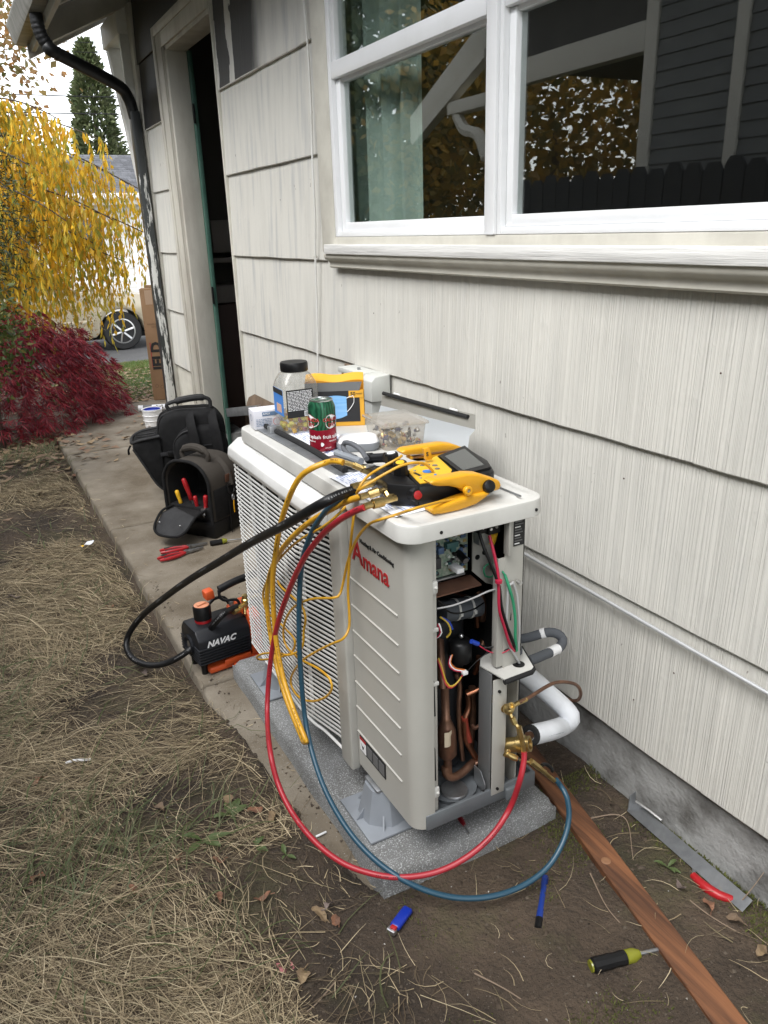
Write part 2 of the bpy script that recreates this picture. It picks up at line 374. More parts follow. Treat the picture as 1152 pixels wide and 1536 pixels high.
def slab(name, x0, x1, y0, y1, z0, z1, m, parent=None, rad=.012, res=.03, wob=.004, world=True):
    """cast block with rounded, slightly worn edges"""
    nx = max(4, int((x1 - x0) / res)); ny = max(4, int((y1 - y0) / res))
    us = [0, .25, .6, 1]                                 # rings across the rounded edge
    def axis(a, b, n):
        return [a] + [a + rad * .29, a + rad] + list(np.linspace(a + rad, b - rad, n)[1:-1]) + [b - rad, b - rad * .29, b]
    X = axis(x0, x1, nx); Yv = axis(y0, y1, ny)
    mb = MB(); bm = mb.bm; g = []
    for x in X:
        row = []
        for y in Yv:
            dx = min(x - x0, x1 - x); dy = min(y - y0, y1 - y)
            ex = max(0, 1 - dx / rad); ey = max(0, 1 - dy / rad); e = min(1, math.hypot(ex, ey))
            z = z1 - rad * (1 - math.sqrt(max(0, 1 - e * e)))
            nz = noise.fractal(Vector((x * 7, y * 7, z1)), 1, 2, 4)
            px = x + (wob * 2 * noise.noise(Vector((y * 6, x0, 2))) if dx < rad else 0); py = y + (wob * 2 * noise.noise(Vector((x * 6, y0, 5))) if dy < rad else 0)
            row.append(bm.verts.new((px, py, z + nz * wob)))
        g.append(row)
    for i in range(len(X) - 1):
        for j in range(len(Yv) - 1): bm.faces.new((g[i][j], g[i + 1][j], g[i + 1][j + 1], g[i][j + 1]))
    loop = [g[i][0] for i in range(len(X))] + [g[-1][j] for j in range(1, len(Yv))] + [g[i][-1] for i in range(len(X) - 2, -1, -1)] + [g[0][j] for j in range(len(Yv) - 2, 0, -1)]
    low = [bm.verts.new((v.co.x, v.co.y, z0)) for v in loop]
    n = len(loop)
    for i in range(n): bm.faces.new((loop[i], loop[(i + 1) % n], low[(i + 1) % n], low[i]))
    bm.faces.new(low)
    return mb.build(name, m, parent, world, angle=50)
walk = bpy.data.objects.new('path', None); C.objects.link(walk); kind(walk, 'structure')
for (x0, x1, y0, y1) in ((.480, 1.28, .95, 2.268), (.482, 1.28, 2.28, 3.965), (.480, 1.28, 3.98, 5.655), (.485, 2.6, 5.67, 7.25)):
    slab('concrete_slab', x0, x1, y0, y1, -.1, 0.0, M['concrete'], walk, rad=.014, res=.04, wob=.003)

# ------------------------------------------------------------ the house
def siding_mat():
    m = mat('combed_shake_paint', (0.612, 0.598, 0.547), 0.62, col2=(0.51, 0.50, 0.46), nscale=7, stretch=(1, 3.2, .35), lo=.45, hi=.85)
    t = m.node_tree; N = t.nodes; L = t.links; b = N['Principled BSDF']
    tc = N.new('ShaderNodeTexCoord')
    def nz(sc, st, det, loc=(0, 0, 0)):
        mp = N.new('ShaderNodeMapping'); mp.inputs['Scale'].default_value = st; mp.inputs['Location'].default_value = loc; L.new(tc.outputs['Object'], mp.inputs[0])
        n = N.new('ShaderNodeTexNoise'); n.inputs['Scale'].default_value = sc; n.inputs['Detail'].default_value = det; n.inputs['Roughness'].default_value = .55
        L.new(mp.outputs[0], n.inputs['Vector']); return n.outputs[0]
    def mth(op, a, bb=None, c=None):
        x = N.new('ShaderNodeMath'); x.operation = op
        for i, v in enumerate((a, bb, c)):
            if v is None: continue
            if isinstance(v, (int, float)): x.inputs[i].default_value = v
            else: L.new(v, x.inputs[i])
        return x.outputs[0]
    def mr(v, a, bb, c=0., d=1.):
        x = N.new('ShaderNodeMapRange'); L.new(v, x.inputs['Value'])
        for k, q in (('From Min', a), ('From Max', bb), ('To Min', c), ('To Max', d)): x.inputs[k].default_value = q
        return x.outputs[0]
    def mx(f, a, col):
        x = N.new('ShaderNodeMix'); x.data_type = 'RGBA'; L.new(f, x.inputs[0]); L.new(a, x.inputs[6]); x.inputs[7].default_value = (*col, 1); return x.outputs[2]
    base = b.inputs['Base Color'].links[0].from_socket
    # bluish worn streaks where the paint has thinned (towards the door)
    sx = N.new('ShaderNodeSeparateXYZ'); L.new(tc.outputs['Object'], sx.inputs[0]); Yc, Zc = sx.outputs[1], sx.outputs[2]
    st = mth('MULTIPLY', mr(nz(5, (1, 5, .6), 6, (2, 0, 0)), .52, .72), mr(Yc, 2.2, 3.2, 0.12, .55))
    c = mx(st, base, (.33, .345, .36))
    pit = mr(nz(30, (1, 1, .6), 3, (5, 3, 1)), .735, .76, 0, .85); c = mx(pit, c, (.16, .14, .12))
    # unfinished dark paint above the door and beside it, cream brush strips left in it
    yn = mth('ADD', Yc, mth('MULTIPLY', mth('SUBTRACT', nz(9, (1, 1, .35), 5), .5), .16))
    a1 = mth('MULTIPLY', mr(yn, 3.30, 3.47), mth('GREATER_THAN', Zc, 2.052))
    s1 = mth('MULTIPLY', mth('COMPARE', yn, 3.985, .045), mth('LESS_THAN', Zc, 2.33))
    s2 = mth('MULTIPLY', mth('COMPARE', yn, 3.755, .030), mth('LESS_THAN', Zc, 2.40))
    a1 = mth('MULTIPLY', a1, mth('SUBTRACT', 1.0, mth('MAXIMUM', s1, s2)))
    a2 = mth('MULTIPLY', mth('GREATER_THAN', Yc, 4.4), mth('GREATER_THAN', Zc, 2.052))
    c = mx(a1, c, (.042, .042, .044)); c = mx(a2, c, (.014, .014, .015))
    # combed vertical grooves: irregular ridges running up each shake
    def n1(freq, det, rough=.5, zw=0.0):
        x = N.new('ShaderNodeTexNoise'); x.noise_dimensions = '2D'; x.inputs['Scale'].default_value = 1.0; x.inputs['Detail'].default_value = det; x.inputs['Roughness'].default_value = rough
        cv = N.new('ShaderNodeCombineXYZ'); L.new(mth('MULTIPLY', Yc, freq), cv.inputs[0]); L.new(mth('MULTIPLY', Zc, zw), cv.inputs[1]); L.new(cv.outputs[0], x.inputs['Vector']); return x.outputs[0]
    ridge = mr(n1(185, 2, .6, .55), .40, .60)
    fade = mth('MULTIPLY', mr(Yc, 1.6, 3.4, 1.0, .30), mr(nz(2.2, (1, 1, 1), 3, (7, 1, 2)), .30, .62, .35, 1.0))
    dab = mr(nz(26, (1, 1, .8), 5, (1, 8, 3)), .55, .75)
    hgt = mth('ADD', mth('MULTIPLY', ridge, fade), mth('MULTIPLY', dab, .55))
    bp = N.new('ShaderNodeBump'); bp.inputs['Distance'].default_value = .0028; bp.inputs['Strength'].default_value = .62
    L.new(hgt, bp.inputs['Height']); L.new(bp.outputs[0], b.inputs['Normal'])
    groove_shade = mth('MULTIPLY', mth('SUBTRACT', 1.0, ridge), mth('MULTIPLY', fade, .13))  # shade between the ridges, put into the paint colour
    L.new(mx(groove_shade, c, (.30, .295, .275)), b.inputs['Base Color'])
    return m
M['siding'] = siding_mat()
house = thing('house', 'cream shake-sided house with the white window and open side door', 'house', (1.3, 2.5, 0))
E_ = [.197, .571, .942, 1.310, 1.680, 2.048, 2.417, 2.786]
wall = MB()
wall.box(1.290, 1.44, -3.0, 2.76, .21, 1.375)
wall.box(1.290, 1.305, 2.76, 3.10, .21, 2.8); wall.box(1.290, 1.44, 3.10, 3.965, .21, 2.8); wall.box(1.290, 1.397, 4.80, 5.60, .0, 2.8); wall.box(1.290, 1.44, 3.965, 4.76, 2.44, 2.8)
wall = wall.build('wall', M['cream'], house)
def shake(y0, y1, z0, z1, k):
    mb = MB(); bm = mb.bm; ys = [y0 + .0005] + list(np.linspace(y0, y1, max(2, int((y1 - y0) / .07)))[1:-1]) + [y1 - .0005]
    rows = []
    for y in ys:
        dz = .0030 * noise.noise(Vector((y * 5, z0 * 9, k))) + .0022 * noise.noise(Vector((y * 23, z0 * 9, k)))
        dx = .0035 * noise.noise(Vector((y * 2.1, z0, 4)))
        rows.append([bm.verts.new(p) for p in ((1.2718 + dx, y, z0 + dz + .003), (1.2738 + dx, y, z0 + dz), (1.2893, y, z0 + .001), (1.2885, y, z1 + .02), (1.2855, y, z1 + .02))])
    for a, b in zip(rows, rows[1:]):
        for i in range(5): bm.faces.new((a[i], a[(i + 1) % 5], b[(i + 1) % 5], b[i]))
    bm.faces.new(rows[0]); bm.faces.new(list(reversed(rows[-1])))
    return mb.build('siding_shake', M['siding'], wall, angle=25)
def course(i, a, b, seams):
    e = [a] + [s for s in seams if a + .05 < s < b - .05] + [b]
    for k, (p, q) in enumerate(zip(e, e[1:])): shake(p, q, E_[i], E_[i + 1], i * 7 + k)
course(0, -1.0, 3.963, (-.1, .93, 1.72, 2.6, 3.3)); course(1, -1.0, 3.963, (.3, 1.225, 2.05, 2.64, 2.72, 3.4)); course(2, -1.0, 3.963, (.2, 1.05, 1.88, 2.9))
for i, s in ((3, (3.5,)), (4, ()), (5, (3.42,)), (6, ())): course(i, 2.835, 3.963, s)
for p in ((1.271,1.235,0.8626), (1.271,1.008,1.136), (1.271,1.038,0.4524), (1.271,1.146,0.3196), (1.271,2.45,1.142), (1.271,3.258,1.542)):
    mb = MB(); mb.lathe([(.0, 0), (.0022, 0), (.0016, .0012), (0, .0014)], (p[0] + .0012, p[1], p[2]), (-1, 0, 0), 8, cap=False); mb.build('nail_head', mat('rusty_nail', (.06, .03, .022), .8) if 'rusty_nail' not in bpy.data.materials else bpy.data.materials['rusty_nail'], wall)
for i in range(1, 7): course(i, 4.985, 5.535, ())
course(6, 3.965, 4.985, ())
mb = MB(); mb.box(1.301, 1.5, -3, 4.0, -.2, .205); mb.box(1.301, 1.5, 4.75, 5.55, -.2, .205); mb.build('foundation', M['foundation'], house)
mb = MB(); mb.box(1.262, 1.300, 5.52, 5.62, .02, 2.75, .004); mb.box(1.300, 1.9, 5.60, 5.64, .02, 2.75); mb.build('corner_board', M['cream'], house)
mb = MB(); mb.box(1.268, 1.290, 3.955, 3.972, .06, 2.44, .002); mb.build('siding_edge_trim', M['cream'], house)
# doorway
mb = MB()
mb.box(1.250, 1.290, 4.80, 4.975, .02, 2.50, .004); mb.box(1.243, 1.252, 4.925, 4.975, .02, 2.50, .003); mb.box(1.245, 1.252, 4.80, 4.823, .02, 2.38, .003)
mb.box(1.250, 1.290, 3.972, 4.80, 2.38, 2.50, .004); mb.box(1.243, 1.252, 3.972, 4.925, 2.452, 2.50, .003)
mb.build('door_casing', M['trim_old'], house)
mb = MB(); mb.box(1.262, 1.375, 4.765, 4.80, .02, 2.40, .003); mb.box(1.262, 1.375, 3.972, 4.80, 2.36, 2.39, .003)
mb.box(1.262, 1.40, 3.972, 4.80, .0, .05, .003); mb.build('door_jamb', M['trim_old'], house)
dm = MB(); dm.box(1.375, 1.397, 4.735, 4.80, .05, 2.36, .003); dm = dm.build('door', M['green_paint'], house)
mb = MB(); mb.box(1.366, 1.376, 4.722, 4.738, 1.02, 1.12, .002); mb.box(1.366, 1.376, 4.722, 4.738, 2.0, 2.1, .002); mb.build('hinge', M['black'], dm)
# the dark rooms behind door and window
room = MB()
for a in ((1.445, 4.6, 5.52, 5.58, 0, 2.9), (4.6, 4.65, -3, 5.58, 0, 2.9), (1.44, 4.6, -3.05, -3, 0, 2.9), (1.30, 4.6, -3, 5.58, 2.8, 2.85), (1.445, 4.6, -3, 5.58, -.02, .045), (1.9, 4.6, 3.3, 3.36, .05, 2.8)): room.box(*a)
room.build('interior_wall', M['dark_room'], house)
iw = mat('dim_interior_board', (.20, .18, .16), .8); ib = mat('dim_brown_cabinet', (.045, .020, .013), .6)
mb = MB(); mb.box(1.48, 2.3, 5.1, 5.5, .05, .98, .01); mb.build('interior_cabinet', ib, house)
mb = MB(); mb.box(1.50, 2.2, 5.14, 5.4, .985, 1.10, .01); mb.box(1.53, 1.9, 5.16, 5.4, 1.30, 1.50, .01); mb.box(1.48, 2.3, 5.12, 5.45, 1.24, 1.27); mb.build('interior_shelf', iw, house)
# window
fr = MB()
fr.box(1.262, 1.292, 2.715, 2.832, 1.34, 2.95, .003)
fr.box(1.262, 1.30, -2.5, 2.715, 1.362, 1.393, .003)
fr.build('window_trim', M['cream'], house)
mb = MB(); mb.box(1.222, 1.290, -2.5, 2.735, 1.336, 1.3690, .004); mb.build('window_sill', M['sill_raw'], house)
mb = MB(); pr = [(1.2718, 1.286), (1.258, 1.286), (1.253, 1.291), (1.254, 1.302), (1.248, 1.312), (1.236, 1.318), (1.231, 1.326), (1.231, 1.3355), (1.2718, 1.3355)]
mb.prism(pr, -2.5, 2.755, 'y'); mb.build('sill_moulding', M['cream'], house, angle=50)
def window(y0, y1, fa, sa, fb, sb):
    """double-hung unit between y0 and y1 (y0 < y1); frame and stile widths at the near (a) and far (b) side"""
    f = MB()
    f.box(1.264, 1.33, y1 - fb, y1, 1.394, 2.95, .003); f.box(1.264, 1.33, y0, y0 + fa, 1.394, 2.95, .003); f.box(1.266, 1.33, y0 + fa, y1 - fb, 1.394, 1.412, .002)
    f.box(1.268, 1.33, y0 + fa, y1 - fb, 2.92, 2.95)
    f = f.build('window', M['vinyl'], house)
    s = MB(); a, b = y0 + fa + .001, y1 - fb - .001
    s.box(1.280, 1.315, b - sb, b, 1.412, 1.895, .003); s.box(1.280, 1.315, a, a + sa, 1.412, 1.895, .003)
    s.box(1.278, 1.315, a + sa, b - sb, 1.412, 1.441, .003); s.box(1.284, 1.315, a + sa, b - sb, 1.885, 1.90, .002)
    s.box(1.264, 1.315, a, b, 1.896, 1.948, .004); s.box(1.270, 1.315, a, a + sa * .8, 1.948, 2.92, .003); s.box(1.270, 1.315, b - sb * .8, b, 1.948, 2.92, .003)
    s.build('sash', M['vinyl'], f)
    p = MB(); p.box(1.2965, 1.2995, a + sa, b - sb, 1.441, 1.886); p.build('pane', M['glass'], f)
    p = MB(); p.box(1.2865, 1.2895, a + sa * .8, b - sb * .8, 1.948, 2.92); p.build('pane', M['glass'], f)
window(1.776, 2.715, .012, .016, .026, .034); window(-.30, 1.732, .03, .038, .016, .026)
mb = MB(); mb.box(1.256, 1.33, 1.733, 1.775, 1.394, 2.95, .003); mb.build('mullion', M['vinyl'], house)
# eave: deck, rafters, fascia, gutter, downspout, barge board, knee brace
mb = MB(); mb.prism([(.765, 2.70), (4.2, 4.43), (4.2, 4.49), (.745, 2.77)], -3, 6.22, 'y'); ro = mb.build('roof', M['eave_dark'], house)
mb = MB(); mb.prism([(.725, 2.755), (4.2, 4.491), (4.2, 4.53), (.725, 2.80)], -3, 6.24, 'y'); mb.build('roof_shingles', M['shingle'], ro)
for y in (-.4, .3, 1.0, 1.7, 2.4, 3.1, 3.8, 4.5, 5.15):
    mb = MB(); mb.prism([(.770, 2.60), (1.40, 2.90), (1.40, 3.02), (.770, 2.70)], y - .022, y + .022, 'y'); mb.build('rafter', M['eave'], ro)
mb = MB(); mb.box(.740, .767, -3, 6.18, 2.555, 2.74, .003); mb.build('fascia', M['eave'], ro)
mb = MB(); mb.prism([(.737, 2.60), (.660, 2.60), (.645, 2.625), (.630, 2.690), (.623, 2.70), (.623, 2.715), (.633, 2.715), (.640, 2.70), (.655, 2.635), (.665, 2.612), (.737, 2.612)], -3, 6.16, 'y')
mb.prism([(.737, 2.60), (.660, 2.60), (.645, 2.625), (.630, 2.690), (.623, 2.715), (.737, 2.715)], 6.16, 6.165, 'y'); gut = mb.build('gutter', M['gutter_grey'], house)
mb = MB(); mb.prism([(.725, 2.52), (2.6, 3.44), (2.6, 3.62), (.725, 2.68)], 6.10, 6.15, 'y'); mb.build('barge_board', M['eave'], ro)
mb = MB(); mb.prism([(.79, 2.52), (1.36, 2.79), (1.36, 2.95), (.79, 2.66)], 5.58, 5.66, 'y'); mb.build('rafter', M['eave'], ro)
mb = MB(); mb.box(1.20, 1.32, 5.62, 6.14, 2.60, 2.74, .006); mb.box(1.21, 1.32, 5.621, 5.66, 1.62, 2.60, .004)
mb.prism([(5.66, 1.70), (5.66, 1.86), (6.04, 2.60), (6.12, 2.60)], 1.215, 1.315, 'x'); mb.build('knee_brace', M['white_wood'], ro)
def flake_mat():
    m = mat('peeling_downspout_paint', (.028, .030, .030), .45); t = m.node_tree; N = t.nodes; L = t.links; b = N['Principled BSDF']
    tc = N.new('ShaderNodeTexCoord'); mp = N.new('ShaderNodeMapping'); mp.inputs['Scale'].default_value = (14, 14, 1.7); L.new(tc.outputs['Object'], mp.inputs[0])
    n = N.new('ShaderNodeTexNoise'); n.inputs['Scale'].default_value = 2.2; n.inputs['Detail'].default_value = 7; n.inputs['Roughness'].default_value = .7; L.new(mp.outputs[0], n.inputs['Vector'])
    sx = N.new('ShaderNodeSeparateXYZ'); L.new(tc.outputs['Object'], sx.inputs[0])
    a = N.new('ShaderNodeMapRange'); a.inputs['From Min'].default_value = 5.535; a.inputs['From Max'].default_value = 5.50; a.inputs['To Min'].default_value = -.14; a.inputs['To Max'].default_value = .07; L.new(sx.outputs[1], a.inputs['Value'])
    z = N.new('ShaderNodeMapRange'); z.inputs['From Min'].default_value = 1.75; z.inputs['From Max'].default_value = 2.05; z.inputs['To Min'].default_value = 0; z.inputs['To Max'].default_value = -.4; L.new(sx.outputs[2], z.inputs['Value'])
    s = N.new('ShaderNodeMath'); s.operation = 'ADD'; L.new(n.outputs[0], s.inputs[0]); L.new(a.outputs[0], s.inputs[1])
    s2 = N.new('ShaderNodeMath'); s2.operation = 'ADD'; L.new(s.outputs[0], s2.inputs[0]); L.new(z.outputs[0], s2.inputs[1])
    r = N.new('ShaderNodeMapRange'); r.inputs['From Min'].default_value = .555; r.inputs['From Max'].default_value = .58; L.new(s2.outputs[0], r.inputs['Value'])
    x = N.new('ShaderNodeMix'); x.data_type = 'RGBA'; L.new(r.outputs[0], x.inputs[0]); x.inputs[6].default_value = (.030, .033, .033, 1); x.inputs[7].default_value = (.60, .60, .57, 1); L.new(x.outputs[2], b.inputs['Base Color'])
    return m
mb = MB()
mb.tube([(.70, 5.30, 2.61), (.70, 5.30, 2.56)] + [(.70 + .13 * (1 - math.cos(t)), 5.30 + .01 * t, 2.56 - .16 * math.sin(t)) for t in (.4, .8, 1.1)] + [(1.12, 5.49, 2.30), (1.195, 5.53, 2.23), (1.222, 5.54, 2.12)], lambda t: .036 * (1 + (.05 * math.sin(t * 190) if .06 < t < .36 else 0)), 16, step=.006)
mb.build('downspout_elbow', M['black_paint'], house, angle=60)
mb = MB(); mb.box(1.192, 1.252, 5.500, 5.580, .07, 2.16, .012); mb.build('downspout', flake_mat(), house)

# ------------------------------------------------------------ equipment pad, risers, outdoor unit
pad = slab('equipment_pad', .592, 1.082, 1.185, 2.262, -.03, .072, M['pad'], None, rad=.022, res=.03, wob=.0035)
tag(pad, 'speckled grey concrete pad under the outdoor heat pump', 'equipment pad')
def riser(x, y, label):
    t = thing('riser_foot', label, 'riser foot', (x, y, .073), 0, 'plastic risers under the heat pump')
    mb = MB(); mb.prism([(-.082, -.085), (.082, -.085), (.082, .085), (-.082, .085)], 0, .007, 'z', bev=.002); mb.build('base_plate', M['plastic_grey'], t, False)
    mb = MB(); n = 28
    prof = []
    for k in range(n):
        a = 2 * PI * k / n; q = 1.0 + (.05 if k % 4 == 0 else -.02 if k % 4 == 2 else 0); prof.append((math.cos(a) * q, math.sin(a) * q))
    low = [mb.bm.verts.new((c * .062, s * .064, .006)) for c, s in prof]; top = [mb.bm.verts.new((c * .043, s * .045, .090)) for c, s in prof]
    for i in range(n): mb.bm.faces.new((low[i], low[(i + 1) % n], top[(i + 1) % n], top[i]))
    mb.bm.faces.new(top); mb.build('cone', M['plastic_grey'], t, False, angle=20)
    for a in (0, 60, 120, 180, 240, 300):
        mb = MB(); mb.prism([(.056, .006), (.080, .006), (.056, .034)], -.002, .002, 'y', M=Matrix.Rotation(R(a), 4, 'Z')); mb.build('gusset', M['plastic_grey'], t, False)
    mb = MB(); mb.box(-.036, .032, -.034, .034, .090, .097, .006); mb.ball((-.012, 0, .097), .010, 10, (1, 1, .5)); mb.ball((.012, .016, .097), .007, 10, (1, 1, .5)); mb.ball((.012, -.016, .097), .007, 10, (1, 1, .5))
    mb.build('metal_cap', M['galv'], t, False)
    return t
riser(.692, 1.368, 'grey plastic riser foot under the near front corner of the unit')
riser(.690, 2.045, 'grey plastic riser foot beside the orange vacuum pump, far front corner')
riser(.935, 1.40, 'grey plastic riser foot half hidden under the wall-side corner of the unit')

unit = thing('heat_pump_unit', 'beige outdoor heat pump with its end cover off and wiring exposed', 'heat pump', (.81, 1.62, .17))
U = unit
# base tray with rim
mb = MB(); mb.box(.690, .985, 1.170, 2.10, .176, .190, .003); mb.box(.690, .988, 1.163, 1.171, .172, .212, .002); mb.box(.980, .988, 1.171, 2.10, .172, .212, .002); mb.box(.690, .697, 1.171, 2.10, .172, .212, .002); mb.box(.90, .93, 1.155, 1.165, .170, .20, .003)
mb.build('base_tray', M['tray'], U)
# front panel wrapping the near corner
prof = [(.665, 1.442)] + [(.700 - .035 * math.cos(t), 1.200 - .035 * math.sin(t)) for t in np.linspace(0, PI / 2, 9)] + [(.713, 1.165), (.713, 1.173), (.700, 1.173)] + [(.700 - .027 * math.cos(t), 1.200 - .027 * math.sin(t)) for t in np.linspace(PI / 2, 0, 9)] + [(.673, 1.442)]
fp = MB(); fp.prism(prof, .176, .868, 'z'); fp = fp.build('front_panel', M['unit'], U, angle=50)
zs = (.684, .616, .550, .484, .414, .345, .275)
for z in zs:
    mb = MB(); mb.prism([(.6660, z - .0032), (.6622, z - .0008), (.6622, z + .0008), (.6660, z + .0032)], 1.222, 1.440, 'y'); mb.build('ridge', M['unit'], fp)
mb = MB(); mb.box(.713, .727, 1.1735, 1.180, .205, .868, .0015); fl = mb.build('corner_flange', M['unit'], U)
for z in (.755, .262):
    mb = MB(); mb.box(.711, .727, 1.166, 1.1738, z - .014, z + .014, .004); mb.ball((.721, 1.1655, z), .004, 8); mb.build('clip', M['unit_lid'], fl)
for z in (.66, .535):
    mb = MB(); mb.box(.709, .728, 1.168, 1.1738, z - .004, z + .004, .001); mb.build('tab', M['unit_lid'], fl)
for z in (.50, .335):
    mb = MB(); mb.prism([(.7170, z - .045), (.7215, z - .045), (.7200, z + .038), (.7170, z + .045)], 1.1725, 1.1736, 'y'); mb.build('slot', M['black'], fl)
# pillar between panel and grille
mb = MB(); mb.box(.645, .672, 1.443, 1.506, .158, .862, .006, 3); mb.build('pillar', M['unit'], U)
# grille: ledge, slats, ribs, black backing box behind
mb = MB(); mb.prism([(.632, .792), (.617, .800), (.612, .815), (.616, .838), (.648, .862), (.668, .862), (.668, .792)], 1.507, 2.135, 'y', bev=.003); lg = mb.build('grille_ledge', M['unit_white'], U)
for a, b in ((1.96, 1.80), (1.74, 1.60)):
    mb = MB(); mb.box(.640, .642, b, a, .8545, .8570); mb.build('ledge_line', M['unit_lid'], lg)
sm = MB(); hh = .0023
path = [(.640, 2.140), (.624, 2.122), (.621, 2.10), (.621, 1.665), (.652, 1.535), (.655, 1.507)]
for (xa, ya), (xb, yb) in zip(path, path[1:]):
    for s_ in ((xa, ya, xb, yb),):
        d = Vector((xb - xa, yb - ya, 0)).normalized(); nx = Vector((d.y, -d.x, 0))
        if nx.x < 0: nx = -nx
        p = [Vector((xa, ya, 0)), Vector((xb, yb, 0))]
        A = [p[0] + Vector((0, 0, -hh)), p[0] + Vector((0, 0, hh)), p[0] + nx * .0025 + Vector((0, 0, hh)), p[0] + nx * .0025 + Vector((0, 0, -hh))]
        B = [q + p[1] - p[0] for q in A]
        va = [sm.bm.verts.new(q) for q in A]; vb = [sm.bm.verts.new(q) for q in B]
        for i in range(4): sm.bm.faces.new((va[i], va[(i + 1) % 4], vb[(i + 1) % 4], vb[i]))
        sm.bm.faces.new(va); sm.bm.faces.new(list(reversed(vb)))
gr = bpy.data.objects.new('grille', None); C.objects.link(gr); gr.parent = U
s0 = None
for k in range(44):
    z = .206 + k * .01345
    if s0 is None: s0 = sm.build('slat', M['unit_white'], gr, angle=0); base = s0.location.copy(); q = s0
    else: q = share(s0)
    q.location = base + Vector((0, 0, z))
for y in (1.66, 1.78, 1.90, 2.02):
    mb = MB(); mb.box(.632, .640, y - .003, y + .003, .20, .80); mb.build('rib', M['unit_white'], gr)
mb = MB(); mb.tube([(.625, 2.12, .198), (.622, 1.70, .192), (.645, 1.60, .178), (.655, 1.51, .176)], .004, 8); mb.build('bottom_rail', M['unit_white'], gr)
mb = MB(); mb.box(.672, .955, 1.444, 2.12, .192, .866); mb.build('dark_backing', M['black_matte'], U)  # plain black box standing in for the dark inside of the unit
# lid with rounded corners and raised field
def rrect(x0, x1, y0, y1, r, n=6):
    P = []
    for cx, cy, a0 in ((x1 - r, y1 - r, 0), (x0 + r, y1 - r, 90), (x0 + r, y0 + r, 180), (x1 - r, y0 + r, 270)):
        for k in range(n + 1): a = R(a0 + 90 * k / n); P.append((cx + r * math.cos(a), cy + r * math.sin(a)))
    return P
def inset(z, d, r, X0=.640, X1=.978, Y0=1.143, Y1=2.105): return [(x, y, z) for x, y in rrect(X0 + d, X1 - d, Y0 + d, Y1 - d, max(.006, r - d))]
mb = MB(); levels = [(.866, .0), (.866, .001), (.867, .000), (.896, 0.0005), (.9005, .002), (.9025, .006), (.9030, .012), (.9035, .026), (.9065, .031), (.9070, .05)]
rings = [[mb.bm.verts.new(p) for p in inset(z, d, .042)] for z, d in levels[1:]]
for a, b in zip(rings, rings[1:]):
    for i in range(len(a)): mb.bm.faces.new((a[i], a[(i + 1) % len(a)], b[(i + 1) % len(a)], b[i]))
mb.bm.faces.new(rings[-1]); mb.bm.faces.new(list(reversed(rings[0])))
lid = mb.build('lid', M['unit_lid'], U, angle=38)
for x in (.720, .945):
    mb = MB(); mb.cyl((x, 1.1425, .880), (x, 1.146, .880), .0035, n=10); mb.build('screw', M['black'], lid)
# nameplate
lettering('A', .073, M['ink_red'], fp, (.6635, 1.396, .760), (0, -1, 0), (0, 0, 1), off=.0004, ext=.0008)
lettering('mana', .055, M['ink_red'], fp, (.6635, 1.312, .752), (0, -1, 0), (0, 0, 1), off=.0006, ext=.0008)
lettering('Heating & Air Conditioning', .0135, M['ink'], fp, (.6635, 1.306, .794), (0, -1, 0), (0, 0, 1), ext=.0006, off=.0002)
mb = MB(); mb.box(.6630, .6650, 1.300, 1.430, .226, .268, 0); wp = mb.build('warning_label', M['ink'], U)
mb = MB(); mb.box(.6622, .6632, 1.397, 1.428, .229, .258, 0); mb.build('label_panel', M['ink_white'], wp)
mb = MB(); mb.box(.6622, .6632, 1.397, 1.428, .2585, .266, 0); mb.build('label_stripe', M['ink_red'], wp)
mb = MB(); mb.prism([(1.420, .250), (1.412, .235), (1.403, .252), (1.409, .243), (1.412, .247), (1.415, .243)], .6615, .6625, 'x'); mb.build('label_symbol', M['ink'], wp)
lm = mat('grey_label_print', (.13, .13, .13), .6)
for k in range(3):
    mb = MB(); mb.box(.6622, .6632, 1.305 + k * .030, 1.330 + k * .030, .231, .262, 0); mb.build('label_box', lm, wp)
# ---- inside the open end
mb = MB(); mb.box(.728, .955, 1.440, 1.443, .19, .866); mb.box(.952, .955, 1.19, 1.44, .19, .866); mb.box(.7275, .730, 1.182, 1.44, .19, .866)
mb.build('inner_lining', M['black_matte'], U)
mb = MB(); mb.box(.727, .846, 1.240, 1.246, .735, .868, .001); pc = mb.build('circuit_board', M['pcb'], U)
comp = random.Random(3)
cm = [M['black'], mat('dark_component', (.03, .03, .035), .4), mat('teal_component', (.03, .10, .10), .4), mat('blue_component', (.05, .10, .20), .4), M['brass'], M['steel_dull'], mat('pale_component', (.55, .6, .55), .5)]
for k in range(110):
    x = comp.uniform(.732, .840); z = comp.uniform(.742, .862); s_ = comp.choice((.0025, .003, .004, .006)); h = comp.uniform(.002, .008)
    mb = MB()
    if k % 5 == 0: mb.cyl((x, 1.240, z), (x, 1.240 - h * 1.8, z), s_, n=10)
    else: mb.box(x - s_, x + s_, 1.240 - h, 1.240, z - s_ * comp.uniform(.4, 1.3), z + s_ * .8, .0005, 1)
    mb.build('component', comp.choice(cm), pc)
for (x, z, wx, hz, h, m_) in ((.745, .785, .013, .014, .016, cm[1]), (.800, .806, .014, .006, .014, cm[2]), (.79, .845, .008, .008, .008, cm[1]), (.748, .85, .006, .006, .012, cm[1]), (.772, .80, .007, .007, .014, cm[3]), (.765, .772, .008, .012, .012, cm[1])):
    mb = MB(); mb.box(x - wx, x + wx, 1.240 - h, 1.240, z - hz, z + hz, .001); mb.build('component', m_, pc)
mb = MB(); mb.cyl((.822, 1.24, .780), (.822, 1.212, .772), .008, n=18); mb.build('capacitor', M['black'], pc)
